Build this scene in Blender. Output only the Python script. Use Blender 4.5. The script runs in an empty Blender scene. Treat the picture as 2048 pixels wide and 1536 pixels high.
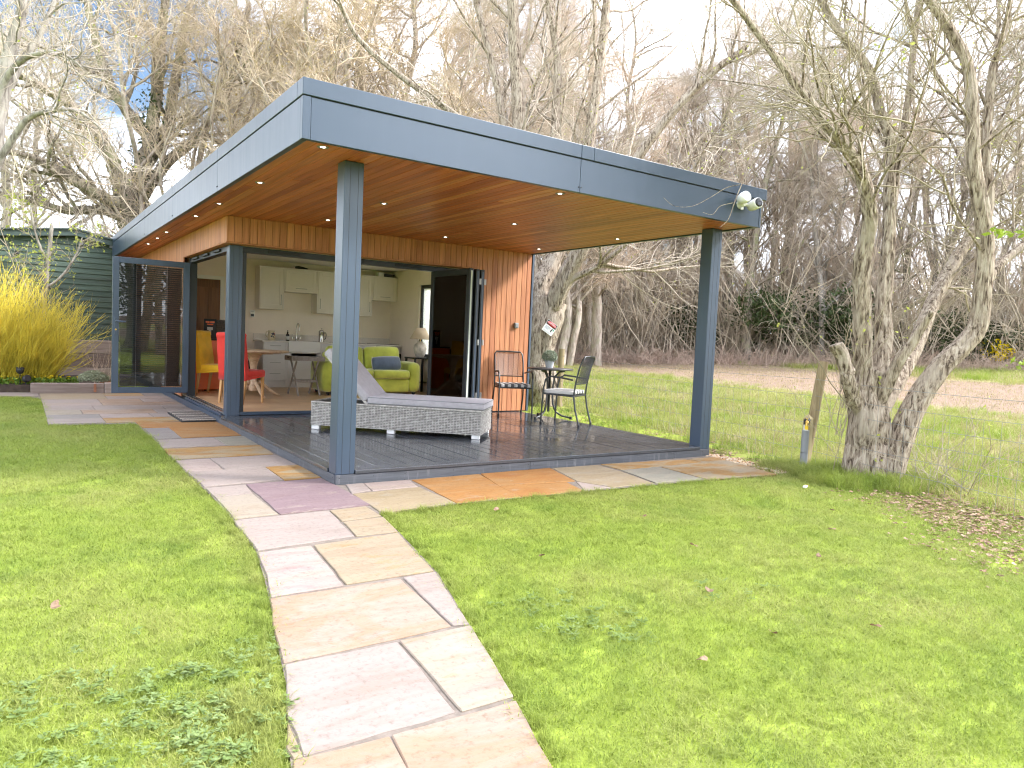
import bpy, bmesh, math, random
import numpy as np
from mathutils import Vector, Matrix, Euler

R = math.radians
rnd = random.Random(7)
sc = bpy.context.scene
COL = sc.collection

# ------------------------------------------------------------------ camera
CAM_LOC = Vector((-2.1442, -5.6087, 1.1385))
_pi, _ya, _ro = R(-3.517), R(-34.413), R(2.584)
_right = Vector((math.cos(_ya), math.sin(_ya), 0))
_fwd = Vector((-math.sin(_ya) * math.cos(_pi), math.cos(_ya) * math.cos(_pi), math.sin(_pi)))
_up = _right.cross(_fwd)
_r2 = math.cos(_ro) * _right + math.sin(_ro) * _up
_u2 = -math.sin(_ro) * _right + math.cos(_ro) * _up
cd = bpy.data.cameras.new('camera')
cam = bpy.data.objects.new('camera', cd)
COL.objects.link(cam)
cam.matrix_world = Matrix(((_r2.x, _u2.x, -_fwd.x, CAM_LOC.x), (_r2.y, _u2.y, -_fwd.y, CAM_LOC.y),
                           (_r2.z, _u2.z, -_fwd.z, CAM_LOC.z), (0, 0, 0, 1)))
cd.sensor_width = 36.0
cd.lens = 36.0 * 1449.674 / 2048
cd.clip_start = 0.05
cd.clip_end = 2000
sc.camera = cam

# ------------------------------------------------------------------ sky, sun, exposure
TO_SUN = Vector((0.74, -0.46, 0.72)).normalized()
SUN_EL = math.asin(TO_SUN.z)
SUN_AZ = math.atan2(TO_SUN.x, TO_SUN.y)
world = bpy.data.worlds.new('World')
sc.world = world
world.use_nodes = True
wn = world.node_tree
wn.nodes.clear()
wo = wn.nodes.new('ShaderNodeOutputWorld')
bg = wn.nodes.new('ShaderNodeBackground')
bg.inputs['Strength'].default_value = 0.15
sky = wn.nodes.new('ShaderNodeTexSky')
sky.sky_type = 'NISHITA'
sky.sun_disc = False
sky.sun_elevation = SUN_EL
sky.sun_rotation = SUN_AZ
sky.air_density = 1.0
sky.dust_density = 0.6
sky.ozone_density = 2.0
tc = wn.nodes.new('ShaderNodeTexCoord')
mp = wn.nodes.new('ShaderNodeMapping')
mp.inputs['Scale'].default_value = (1.0, 1.0, 1.7)
mp.inputs['Location'].default_value = (4.7, 2.0, 0.3)
nz = wn.nodes.new('ShaderNodeTexNoise')
nz.inputs['Scale'].default_value = 2.1
nz.inputs['Detail'].default_value = 6
nz.inputs['Roughness'].default_value = 0.55
cr = wn.nodes.new('ShaderNodeValToRGB')
cr.color_ramp.elements[0].position = 0.42
cr.color_ramp.elements[1].position = 0.55
mx = wn.nodes.new('ShaderNodeMix')
mx.data_type = 'RGBA'
mx.inputs[7].default_value = (7.6, 8.0, 8.9, 1)
wn.links.new(tc.outputs['Generated'], mp.inputs['Vector'])
wn.links.new(mp.outputs['Vector'], nz.inputs['Vector'])
wn.links.new(nz.outputs['Fac'], cr.inputs['Fac'])
wn.links.new(cr.outputs['Color'], mx.inputs[0])
dim = wn.nodes.new('ShaderNodeVectorMath')      # clear sky is far darker than sunlit cloud
dim.operation = 'SCALE'
dim.inputs['Scale'].default_value = 0.32
wn.links.new(sky.outputs['Color'], dim.inputs[0])
wn.links.new(dim.outputs[0], mx.inputs[6])
wn.links.new(mx.outputs[2], bg.inputs['Color'])
wn.links.new(bg.outputs['Background'], wo.inputs['Surface'])

sl = bpy.data.lights.new('sun', 'SUN')
sl.energy = 1.9
sl.angle = R(12)
sl.color = (1.0, 0.975, 0.94)
sun = bpy.data.objects.new('sun', sl)
COL.objects.link(sun)
sun.rotation_euler = TO_SUN.to_track_quat('Z', 'Y').to_euler()
sun.location = (20, -12, 18)

vs = sc.view_settings
vs.view_transform = 'Standard'
vs.look = 'None'
vs.gamma = 1.0
vs.use_curve_mapping = False
vs.exposure = 2.25
sc.cycles.use_denoising = True
sc.cycles.filter_width = 1.15
sc.cycles.use_adaptive_sampling = True
sc.cycles.adaptive_threshold = 0.025
sc.cycles.max_bounces = 7
sc.cycles.diffuse_bounces = 5
sc.cycles.glossy_bounces = 3
sc.cycles.transmission_bounces = 6
sc.cycles.transparent_max_bounces = 12
sc.cycles.caustics_reflective = False
sc.cycles.caustics_refractive = False
sc.cycles.sample_clamp_indirect = 6.0

# ------------------------------------------------------------------ materials
M = {}

def new_mat(name):
    m = bpy.data.materials.new(name)
    m.use_nodes = True
    nt = m.node_tree
    b = nt.nodes['Principled BSDF']
    return m, nt, b

def N(nt, typ, **kw):
    n = nt.nodes.new(typ)
    for k, v in kw.items():
        if k.startswith('i_'):
            n.inputs[k[2:].replace('_', ' ')].default_value = v
        else:
            setattr(n, k, v)
    return n

def ramp(nt, fac, stops):
    r = nt.nodes.new('ShaderNodeValToRGB')
    e = r.color_ramp.elements
    while len(e) < len(stops):
        e.new(0.5)
    for k, (p, c) in enumerate(stops):
        e[k].position = p
        e[k].color = (*c, 1)
    nt.links.new(fac, r.inputs['Fac'])
    return r.outputs['Color']

def mixc(nt, fac, a, b, mode='MIX'):
    m = nt.nodes.new('ShaderNodeMix')
    m.data_type = 'RGBA'
    m.blend_type = mode
    for s, v in ((0, fac), (6, a), (7, b)):
        if hasattr(v, 'is_output'):
            nt.links.new(v, m.inputs[s])
        elif s == 0:
            m.inputs[0].default_value = v
        else:
            m.inputs[s].default_value = (*v, 1)
    return m.outputs[2]

def bump(nt, b, h, strength, dist=0.01):
    n = nt.nodes.new('ShaderNodeBump')
    n.inputs['Strength'].default_value = strength
    n.inputs['Distance'].default_value = dist
    nt.links.new(h, n.inputs['Height'])
    nt.links.new(n.outputs['Normal'], b.inputs['Normal'])

def coords(nt, scale=(1, 1, 1), rand=0.0, world=False):
    """object coordinates, shifted per object so no two pieces show the same pattern"""
    if world:
        g = nt.nodes.new('ShaderNodeNewGeometry')
        src = g.outputs['Position']
    else:
        t = nt.nodes.new('ShaderNodeTexCoord')
        src = t.outputs['Object']
    mpn = nt.nodes.new('ShaderNodeMapping')
    mpn.inputs['Scale'].default_value = scale
    if rand:
        oi = nt.nodes.new('ShaderNodeObjectInfo')
        mm = nt.nodes.new('ShaderNodeMath')
        mm.operation = 'MULTIPLY'
        mm.inputs[1].default_value = rand
        nt.links.new(oi.outputs['Random'], mm.inputs[0])
        va = nt.nodes.new('ShaderNodeVectorMath')
        va.operation = 'ADD'
        nt.links.new(src, va.inputs[0])
        nt.links.new(mm.outputs[0], va.inputs[1])
        src = va.outputs[0]
    nt.links.new(src, mpn.inputs['Vector'])
    return mpn.outputs['Vector']

def noise(nt, vec, scale, detail=4, rough=0.55, dist=0.0):
    n = nt.nodes.new('ShaderNodeTexNoise')
    n.inputs['Scale'].default_value = scale
    n.inputs['Detail'].default_value = detail
    n.inputs['Roughness'].default_value = rough
    n.inputs['Distortion'].default_value = dist
    nt.links.new(vec, n.inputs['Vector'])
    return n.outputs['Fac']

def objrand(nt):
    oi = nt.nodes.new('ShaderNodeObjectInfo')
    return oi.outputs['Random']

def mat(name, col, rough=0.5, metal=0.0, var=0.12, scale=6.0, bmp=0.0, bscale=60.0, spec=0.5, coat=0.0, sheen=0.0, rvar=0.0):
    """painted / metal / fabric surface with soft mottling"""
    m, nt, b = new_mat(name)
    v = coords(nt, rand=3.0)
    f = noise(nt, v, scale)
    lo = tuple(c * (1 - var) for c in col)
    hi = tuple(min(1, c * (1 + var)) for c in col)
    nt.links.new(ramp(nt, f, [(0.3, lo), (0.7, hi)]), b.inputs['Base Color'])
    b.inputs['Roughness'].default_value = rough
    b.inputs['Metallic'].default_value = metal
    b.inputs['Specular IOR Level'].default_value = spec
    b.inputs['Coat Weight'].default_value = coat
    b.inputs['Sheen Weight'].default_value = sheen
    if rvar:
        f2 = noise(nt, v, scale * 2.3)
        mr = N(nt, 'ShaderNodeMapRange')
        nt.links.new(f2, mr.inputs['Value'])
        mr.inputs['From Min'].default_value = 0.3
        mr.inputs['From Max'].default_value = 0.7
        mr.inputs['To Min'].default_value = max(0.02, rough - rvar)
        mr.inputs['To Max'].default_value = min(1, rough + rvar)
        nt.links.new(mr.outputs[0], b.inputs['Roughness'])
    if bmp:
        bump(nt, b, noise(nt, v, bscale, 3), bmp, 0.004)
    M[name] = m
    return m

def wood(name, cols, rough=0.5, axis='Z', grain=14, bmp=0.15, spec=0.4):
    """boards: every board its own tone, grain along its length"""
    m, nt, b = new_mat(name)
    s = {'X': (0.6, grain, grain), 'Y': (grain, 0.6, grain), 'Z': (grain, grain, 0.6)}[axis]
    v = coords(nt, s, rand=17.0)
    f = noise(nt, v, 1.6, 5, 0.6, 0.4)
    fine = noise(nt, v, 7.0, 3, 0.6)
    tone = ramp(nt, objrand(nt), [(i / (len(cols) - 1), c) for i, c in enumerate(cols)])
    g = ramp(nt, f, [(0.25, (0.62, 0.55, 0.5)), (0.55, (1, 1, 1)), (0.8, (1.22, 1.15, 1.05))])
    c = mixc(nt, 1.0, tone, g, 'MULTIPLY')
    g2 = ramp(nt, fine, [(0.3, (0.8, 0.78, 0.75)), (0.6, (1.05, 1.05, 1.05))])
    c = mixc(nt, 0.8, c, g2, 'MULTIPLY')
    nt.links.new(c, b.inputs['Base Color'])
    b.inputs['Roughness'].default_value = rough
    b.inputs['Specular IOR Level'].default_value = spec
    if bmp:
        bump(nt, b, fine, bmp, 0.003)
    M[name] = m
    return m

def bark(name, dark, mid, light, scale=1.0, lichen=None, bmp=0.9):
    m, nt, b = new_mat(name)
    v = coords(nt, (9 * scale, 9 * scale, 1.6 * scale))
    n1 = noise(nt, v, 2.2, 8, 0.65, 0.6)
    v2 = coords(nt, (1, 1, 1))
    n2 = noise(nt, v2, 3.0, 3)
    c = ramp(nt, n1, [(0.38, dark), (0.47, mid), (0.60, light)])  # dark fissures of the bark, with crevice shade put into their colour
    if lichen:
        r = ramp(nt, n2, [(0.52, (0, 0, 0)), (0.66, (0.8, 0.8, 0.8))])
        c = mixc(nt, r, c, lichen)
    nt.links.new(c, b.inputs['Base Color'])
    b.inputs['Roughness'].default_value = 0.9
    b.inputs['Specular IOR Level'].default_value = 0.2
    if bmp:
        bump(nt, b, n1, bmp, 0.03)
    M[name] = m
    return m

def leafy(name, cols, trans=0.35, big=None, rough=0.55, big2=None):
    """grass and leaves: tone per instance and per place, light through the blade"""
    m, nt, b = new_mat(name)
    out = nt.nodes['Material Output']
    tone = ramp(nt, objrand(nt), [(i / max(1, len(cols) - 1), c) for i, c in enumerate(cols)])
    gp = coords(nt, world=True)
    if big:
        f = noise(nt, gp, big[0], 3, 0.6)
        tone = mixc(nt, ramp(nt, f, [(0.42, (0, 0, 0)), (0.66, (0.85, 0.85, 0.85))]), tone, big[1])
    if big2:
        f = noise(nt, gp, big2[0], 4, 0.65)
        tone = mixc(nt, ramp(nt, f, [(0.50, (0, 0, 0)), (0.70, (0.8, 0.8, 0.8))]), tone, big2[1])
    f2 = noise(nt, gp, 90.0, 1)
    tone = mixc(nt, 0.75, tone, ramp(nt, f2, [(0.3, (0.55, 0.6, 0.5)), (0.7, (1.3, 1.25, 1.3))]), 'MULTIPLY')
    nt.links.new(tone, b.inputs['Base Color'])
    b.inputs['Roughness'].default_value = rough
    b.inputs['Specular IOR Level'].default_value = 0.25
    tr = nt.nodes.new('ShaderNodeBsdfTranslucent')
    nt.links.new(tone, tr.inputs['Color'])
    mxs = nt.nodes.new('ShaderNodeMixShader')
    mxs.inputs[0].default_value = trans
    nt.links.new(b.outputs[0], mxs.inputs[1])
    nt.links.new(tr.outputs[0], mxs.inputs[2])
    nt.links.new(mxs.outputs[0], out.inputs['Surface'])
    M[name] = m
    return m

def glass(name, tint=(0.75, 0.8, 0.82), rough=0.0):
    """thin pane: mostly see-through, mirror-like at a slant"""
    m, nt, b = new_mat(name)
    out = nt.nodes['Material Output']
    nt.nodes.remove(b)
    t = nt.nodes.new('ShaderNodeBsdfTransparent')
    t.inputs['Color'].default_value = (*tint, 1)
    g = nt.nodes.new('ShaderNodeBsdfGlossy')
    g.inputs['Roughness'].default_value = rough
    lw = nt.nodes.new('ShaderNodeFresnel')
    lw.inputs['IOR'].default_value = 1.5
    vn = coords(nt)
    bp = nt.nodes.new('ShaderNodeBump')
    bp.inputs['Strength'].default_value = 0.02
    nt.links.new(noise(nt, vn, 3.0, 1), bp.inputs['Height'])
    nt.links.new(bp.outputs['Normal'], g.inputs['Normal'])
    ms = nt.nodes.new('ShaderNodeMixShader')
    nt.links.new(lw.outputs[0], ms.inputs[0])
    nt.links.new(t.outputs[0], ms.inputs[1])
    nt.links.new(g.outputs[0], ms.inputs[2])
    nt.links.new(ms.outputs[0], out.inputs['Surface'])
    M[name] = m
    return m

def stone(name, cols, vein, band=2.2):
    """riven sandstone: drifting bands of two or three tones, dark flecks, uneven face"""
    m, nt, b = new_mat(name)
    v = coords(nt, (1.0, band, 1.0), rand=23.0)
    n1 = noise(nt, v, 1.5, 6, 0.6, 1.1)
    n2 = noise(nt, v, 4.2, 6, 0.65, 0.8)
    c = ramp(nt, n1, [(0.26 + 0.48 * i / (len(cols) - 1), k) for i, k in enumerate(cols)])
    c = mixc(nt, ramp(nt, n2, [(0.58, (0, 0, 0)), (0.66, (0.6, 0.6, 0.6)), (0.72, (0.1, 0.1, 0.1))]), c, vein)
    vf = coords(nt, rand=5.0)
    fl = noise(nt, vf, 38.0, 4, 0.7)
    c = mixc(nt, 0.7, c, ramp(nt, fl, [(0.28, (0.6, 0.57, 0.54)), (0.46, (1, 1, 1)), (0.7, (1.08, 1.07, 1.06))]), 'MULTIPLY')
    st_ = noise(nt, coords(nt, (0.6, 3.2, 1), rand=31.0), 2.4, 7, 0.7, 1.6)
    c = mixc(nt, 0.85, c, ramp(nt, st_, [(0.36, (0.90, 0.86, 0.82)), (0.5, (1, 1, 1)), (0.62, (1.05, 1.04, 1.03))]), 'MULTIPLY')
    nt.links.new(c, b.inputs['Base Color'])
    b.inputs['Roughness'].default_value = 0.72
    b.inputs['Specular IOR Level'].default_value = 0.3
    h = mixc(nt, 0.35, n2, fl)
    bump(nt, b, h, 0.45, 0.012)
    M[name] = m
    return m

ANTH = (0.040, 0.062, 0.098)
# coated metal: faint run-off streaks, slight waviness
m, nt, b = new_mat('anthracite')
va = coords(nt, (5, 5, 0.5), world=True)
na = noise(nt, va, 3.0, 4, 0.6)
nw = noise(nt, coords(nt, (1, 1, 1), world=True), 1.1, 2)
nt.links.new(ramp(nt, na, [(0.35, tuple(c * 0.97 for c in ANTH)), (0.6, ANTH), (0.78, tuple(c * 1.08 + 0.001 for c in ANTH))]), b.inputs['Base Color'])
nt.links.new(ramp(nt, na, [(0.3, (0.31, 0.31, 0.31)), (0.7, (0.37, 0.37, 0.37))]), b.inputs['Roughness'])
b.inputs['Specular IOR Level'].default_value = 0.6
bump(nt, b, nw, 0.25, 0.03)
M['anthracite'] = m
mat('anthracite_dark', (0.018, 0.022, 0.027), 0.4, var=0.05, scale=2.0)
mat('black_rubber', (0.012, 0.012, 0.013), 0.7)
wood('cedar_soffit', [(0.40, 0.105, 0.040), (0.53, 0.152, 0.054), (0.62, 0.20, 0.072), (0.45, 0.125, 0.046), (0.68, 0.27, 0.10)], 0.40, 'Y', 16)
wood('cedar_wall', [(0.43, 0.168, 0.076), (0.50, 0.21, 0.095), (0.54, 0.238, 0.112), (0.46, 0.188, 0.085)], 0.55, 'Z', 16)
wood('oak', [(0.50, 0.27, 0.10), (0.56, 0.31, 0.12)], 0.45, 'Z', 20)
wood('oak_door', [(0.20, 0.085, 0.03), (0.24, 0.105, 0.038)], 0.45, 'Z', 14)
wood('pale_wood', [(0.52, 0.36, 0.24), (0.58, 0.42, 0.29)], 0.4, 'X', 14)
wood('laminate', [(0.555, 0.350, 0.193), (0.652, 0.435, 0.253), (0.604, 0.386, 0.217)], 0.32, 'X', 12, 0.05)
wood('grey_wood', [(0.27, 0.24, 0.22), (0.33, 0.30, 0.275)], 0.7, 'Z', 22)
wood('sleeper', [(0.216, 0.169, 0.149), (0.378, 0.317, 0.284), (0.297, 0.243, 0.216)], 0.9, 'X', 12, 0.8)
wood('post_wood', [(0.324, 0.257, 0.149), (0.405, 0.324, 0.189)], 0.85, 'Z', 18, 0.5)
wood('treated_post', [(0.36, 0.30, 0.16), (0.40, 0.33, 0.18)], 0.8, 'Z', 18, 0.4)
wood('shed_green', [(0.050, 0.082, 0.062), (0.065, 0.10, 0.075), (0.056, 0.088, 0.072)], 0.6, 'X', 10, 0.3)
mat('shed_trim', (0.045, 0.068, 0.06), 0.6, bmp=0.1)
mat('felt', (0.06, 0.075, 0.07), 0.9, bmp=0.3)
mat('cream_wall', (0.88, 0.775, 0.675), 0.85, var=0.02, bmp=0.03)
mat('white_paint', (0.86, 0.84, 0.80), 0.5, var=0.02)
mat('cabinet', (0.76, 0.70, 0.65), 0.42, var=0.02)
mat('cabinet_grey', (0.68, 0.655, 0.65), 0.42, var=0.02)
mat('worktop', (0.72, 0.66, 0.62), 0.25, var=0.05, scale=30)
mat('ceramic', (0.78, 0.76, 0.76), 0.12, var=0.01)
mat('steel', (0.55, 0.54, 0.53), 0.22, 1.0, var=0.04)
mat('brushed_steel', (0.42, 0.41, 0.40), 0.38, 1.0, var=0.05)
mat('green_velvet', (0.42, 0.46, 0.055), 0.8, var=0.22, scale=5.0, bmp=0.25, bscale=90, sheen=0.6)
mat('blue_velvet', (0.055, 0.085, 0.145), 0.7, var=0.3, scale=8.0, bmp=0.2, sheen=0.8)
mat('cream_piping', (0.6, 0.55, 0.45), 0.8)
mat('red_fabric', (0.62, 0.022, 0.012), 0.75, var=0.12, bmp=0.12, bscale=250, sheen=0.2)
mat('yellow_fabric', (0.78, 0.43, 0.008), 0.75, var=0.12, bmp=0.12, bscale=250, sheen=0.2)
mat('orange_gloss', (0.80, 0.13, 0.005), 0.3, var=0.04)
mat('black_gloss', (0.012, 0.012, 0.014), 0.15)
mat('black_matt', (0.02, 0.02, 0.022), 0.6)
mat('lounger_cloth', (0.37, 0.345, 0.37), 0.9, var=0.08, scale=20, bmp=0.25, bscale=420, sheen=0.2)
mat('white_foot', (0.7, 0.69, 0.68), 0.4)
mat('chair_metal', (0.075, 0.077, 0.08), 0.35, 0.85, var=0.1)
mat('table_top', (0.055, 0.05, 0.05), 0.28, var=0.2, scale=15)
mat('white_plastic', (0.80, 0.79, 0.76), 0.3, var=0.01)
mat('grey_plastic', (0.20, 0.21, 0.22), 0.5)
mat('lens_black', (0.006, 0.006, 0.007), 0.06)
mat('pot_white', (0.55, 0.58, 0.62), 0.5, var=0.04)
mat('lamp_shade', (0.58, 0.46, 0.34), 0.9, var=0.03)
mat('lamp_base', (0.55, 0.49, 0.44), 0.5, var=0.28, scale=14, bmp=0.2)
mat('soil', (0.055, 0.038, 0.028), 0.95, var=0.4, scale=12, bmp=0.8, bscale=50)
mat('kerb', (0.40, 0.37, 0.33), 0.85, var=0.15, bmp=0.3)
mat('mortar', (0.15, 0.122, 0.102), 0.95, var=0.25, scale=25, bmp=0.6)
mat('wire', (0.24, 0.25, 0.25), 0.5, 0.6)
mat('wire_dark', (0.07, 0.07, 0.065), 0.6, 0.4)
mat('brass', (0.6, 0.4, 0.1), 0.3, 1.0)
mat('yellow_plastic', (0.75, 0.5, 0.02), 0.4)
mat('pipe_grey', (0.22, 0.23, 0.245), 0.6, var=0.06, bmp=0.1)
mat('jug', (0.66, 0.56, 0.38), 0.25, var=0.05)
mat('jug_blue', (0.02, 0.025, 0.07), 0.3)
mat('jug_red', (0.30, 0.02, 0.02), 0.3)
mat('jug_leaf', (0.06, 0.06, 0.03), 0.3)
mat('amber', (0.02, 0.012, 0.008), 0.15)
mat('label_white', (0.7, 0.69, 0.67), 0.6)
mat('sign_red', (0.55, 0.015, 0.03), 0.4, var=0.03)
mat('sign_grey', (0.25, 0.28, 0.36), 0.5)
mat('sign_green', (0.12, 0.35, 0.25), 0.5)
mat('blue_cloth', (0.16, 0.22, 0.46), 0.85, var=0.2)
mat('wicker', (0.36, 0.19, 0.09), 0.7, var=0.3, scale=40)
mat('brick_red', (0.30, 0.13, 0.07), 0.9, var=0.3, scale=20, bmp=0.5)
mat('terracotta', (0.42, 0.20, 0.10), 0.85, var=0.2, bmp=0.2)
mat('slat_lit', (0.40, 0.32, 0.25), 0.4, 0.1)  # lighter twin of slat_grey: light on the folded blinds put into the colour
mat('slat_grey', (0.085, 0.085, 0.09), 0.35, 0.3)
mat('mat_brown', (0.10, 0.085, 0.075), 0.95, var=0.4, scale=60, bmp=0.6, bscale=200)
mat('mat_beige', (0.30, 0.26, 0.22), 0.95, var=0.4, scale=60, bmp=0.6, bscale=200)
mat('seal_white', (0.62, 0.66, 0.58), 0.6, var=0.1)
mat('stripe_white', (0.62, 0.60, 0.58), 0.9, var=0.05)
mat('stripe_grey', (0.10, 0.10, 0.105), 0.9, var=0.1)
glass('pane', (0.82, 0.84, 0.84))
glass('clear_glass', (0.9, 0.92, 0.9))
# obscure glass: scatters daylight
m, nt, b = new_mat('obscure_glass')
nt.nodes.remove(b)
t_ = nt.nodes.new('ShaderNodeBsdfTranslucent')
t_.inputs['Color'].default_value = (0.86, 0.87, 0.86, 1)
t2_ = nt.nodes.new('ShaderNodeBsdfTransparent')
ms_ = nt.nodes.new('ShaderNodeMixShader')
nt.links.new(ramp(nt, noise(nt, coords(nt, (1, 1, 1)), 60.0, 2), [(0.35, (0.1, 0.1, 0.1)), (0.65, (0.75, 0.75, 0.75))]), ms_.inputs[0])
nt.links.new(t_.outputs[0], ms_.inputs[1])
nt.links.new(t2_.outputs[0], ms_.inputs[2])
nt.links.new(ms_.outputs[0], nt.nodes['Material Output'].inputs['Surface'])
M['obscure_glass'] = m

stone('stone_white', [(0.212, 0.170, 0.150), (0.240, 0.198, 0.177), (0.226, 0.184, 0.160)], (0.235, 0.185, 0.158))
stone('stone_peach', [(0.227, 0.156, 0.111), (0.258, 0.199, 0.161), (0.246, 0.166, 0.111), (0.246, 0.204, 0.180)], (0.237, 0.138, 0.081))
stone('stone_pink', [(0.225, 0.17, 0.155), (0.265, 0.212, 0.188), (0.25, 0.195, 0.15)], (0.20, 0.142, 0.14))
stone('stone_pinkyellow', [(0.237, 0.180, 0.161), (0.256, 0.209, 0.161), (0.246, 0.213, 0.189)], (0.227, 0.170, 0.095))
stone('stone_yellow', [(0.226, 0.170, 0.105), (0.239, 0.192, 0.135), (0.226, 0.156, 0.105)], (0.236, 0.153, 0.065))
stone('stone_cream', [(0.218, 0.174, 0.131), (0.239, 0.201, 0.156), (0.226, 0.192, 0.166)], (0.201, 0.156, 0.113))
stone('stone_purple', [(0.142, 0.095, 0.102), (0.170, 0.118, 0.126), (0.189, 0.138, 0.138)], (0.256, 0.209, 0.180))
stone('stone_yelloworange', [(0.246, 0.199, 0.152), (0.260, 0.204, 0.128), (0.260, 0.138, 0.036), (0.246, 0.189, 0.123)], (0.260, 0.128, 0.028))
stone('stone_orange', [(0.237, 0.095, 0.026), (0.260, 0.128, 0.040), (0.256, 0.156, 0.075)], (0.260, 0.199, 0.138))
stone('stone_grey', [(0.161, 0.142, 0.128), (0.189, 0.166, 0.152), (0.175, 0.147, 0.142)], (0.209, 0.180, 0.147))
stone('stone_greygreen', [(0.175, 0.166, 0.132), (0.204, 0.185, 0.147), (0.218, 0.189, 0.142)], (0.237, 0.204, 0.156))
stone('stone_tan', [(0.209, 0.161, 0.095), (0.237, 0.185, 0.118), (0.256, 0.223, 0.185)], (0.256, 0.232, 0.209))

# deck paint: dark grey, wet in places
m, nt, b = new_mat('deck_paint')
v = coords(nt, (1, 1, 1), world=True)
n1 = noise(nt, v, 1.3, 5, 0.6)
vg = coords(nt, (30, 1.2, 30), rand=9.0)
n2 = noise(nt, vg, 3.0, 4)
nt.links.new(ramp(nt, n2, [(0.3, (0.044, 0.048, 0.056)), (0.7, (0.066, 0.071, 0.081))]), b.inputs['Base Color'])
nt.links.new(ramp(nt, n1, [(0.40, (0.07, 0.07, 0.07)), (0.62, (0.27, 0.27, 0.27))]), b.inputs['Roughness'])
b.inputs['Specular IOR Level'].default_value = 0.6
bump(nt, b, n2, 0.12, 0.002)
M['deck_paint'] = m
# weathered skirt boards with pale scuffs
m, nt, b = new_mat('deck_skirt')
v = coords(nt, (1.5, 1.5, 22), rand=9.0)
n1 = noise(nt, v, 2.0, 5, 0.6, 0.6)
v2 = coords(nt, (14, 14, 1.5), rand=4.0)
n2 = noise(nt, v2, 2.0, 4, 0.7)
n3 = noise(nt, coords(nt, (1, 1, 1), world=True), 2.2, 2)
c = ramp(nt, n1, [(0.3, (0.05, 0.053, 0.062)), (0.7, (0.095, 0.10, 0.115))])
mk = mixc(nt, 1.0, ramp(nt, n2, [(0.55, (0, 0, 0)), (0.7, (0.8, 0.8, 0.8))]), ramp(nt, n3, [(0.45, (0, 0, 0)), (0.6, (1, 1, 1))]), 'MULTIPLY')
nt.links.new(mixc(nt, mk, c, (0.19, 0.19, 0.205)), b.inputs['Base Color'])
b.inputs['Roughness'].default_value = 0.6
bump(nt, b, n1, 0.35, 0.004)
M['deck_skirt'] = m
# synthetic rattan strand: two-tone
m, nt, b = new_mat('rattan')
v = coords(nt, (1, 1, 1))
v = coords(nt, (1, 1, 1))
n1 = noise(nt, v, 22.0, 3)
nt.links.new(ramp(nt, n1, [(0.30, (0.24, 0.22, 0.20)), (0.5, (0.38, 0.355, 0.33)), (0.66, (0.48, 0.455, 0.425))]), b.inputs['Base Color'])
b.inputs['Roughness'].default_value = 0.5
M['rattan'] = m
# downlight glow
m, nt, b = new_mat('lamp_glow')
b.inputs['Emission Color'].default_value = (1, 0.93, 0.8, 1)
b.inputs['Emission Strength'].default_value = 3.0
m.cycles.emission_sampling = 'NONE'
M['lamp_glow'] = m

bark('bark_willow', (0.075, 0.053, 0.038), (0.28, 0.218, 0.165), (0.49, 0.415, 0.335), 1.7, (0.42, 0.355, 0.285), 1.0)
bark('bark_woodland', (0.21, 0.17, 0.135), (0.36, 0.30, 0.245), (0.50, 0.43, 0.36), 0.5, (0.33, 0.31, 0.22), 0.4)
bark('bark_oak', (0.102, 0.086, 0.066), (0.216, 0.180, 0.138), (0.348, 0.300, 0.240), 0.7, (0.228, 0.240, 0.120), 0.6)
bark('bark_pale', (0.15, 0.13, 0.11), (0.25, 0.225, 0.195), (0.36, 0.33, 0.29), 0.8, None, 0.4)
mat('twig_beige', (0.47, 0.395, 0.32), 0.85, var=0.25, scale=0.8)
mat('twig_gold', (0.50, 0.40, 0.29), 0.85, var=0.25, scale=0.8)
mat('twig_pink', (0.57, 0.45, 0.35), 0.85, var=0.25, scale=0.8)
mat('twig_willow', (0.34, 0.285, 0.20), 0.75, var=0.3, scale=1.5)
mat('bramble', (0.46, 0.34, 0.265), 0.9, var=0.35, scale=1.5)
mat('thicket', (0.55, 0.46, 0.35), 0.9, var=0.35, scale=0.7)
mat('dogwood_stem', (0.60, 0.485, 0.05), 0.6, var=0.35, scale=5.0)
leafy('grass', [(0.24, 0.31, 0.052), (0.29, 0.355, 0.067), (0.255, 0.325, 0.057), (0.325, 0.37, 0.09)], 0.42, (0.7, (0.355, 0.365, 0.12)), 0.55, (1.9, (0.185, 0.265, 0.045)))
leafy('grass_field', [(0.208, 0.299, 0.039), (0.273, 0.351, 0.058), (0.351, 0.377, 0.117), (0.234, 0.325, 0.039)], 0.4, (0.5, (0.442, 0.416, 0.169)))
leafy('grass_dark', [(0.117, 0.208, 0.026), (0.156, 0.260, 0.033)], 0.3)
leafy('dry_grass', [(0.38, 0.31, 0.17), (0.44, 0.37, 0.22)], 0.2)
leafy('weed', [(0.15, 0.22, 0.06), (0.19, 0.26, 0.08), (0.22, 0.29, 0.11)], 0.3)
leafy('bud', [(0.38, 0.42, 0.09), (0.46, 0.47, 0.13)], 0.4)
leafy('young_leaf', [(0.24, 0.33, 0.04), (0.30, 0.38, 0.06)], 0.4)
leafy('gold_bud', [(0.42, 0.32, 0.14), (0.48, 0.38, 0.18)], 0.3)
leafy('holly', [(0.035, 0.055, 0.018), (0.06, 0.085, 0.028), (0.085, 0.10, 0.045)], 0.1)
leafy('ivy', [(0.03, 0.055, 0.015), (0.05, 0.08, 0.022)], 0.1)
leafy('sage', [(0.276, 0.310, 0.196), (0.368, 0.391, 0.276)], 0.2)
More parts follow.
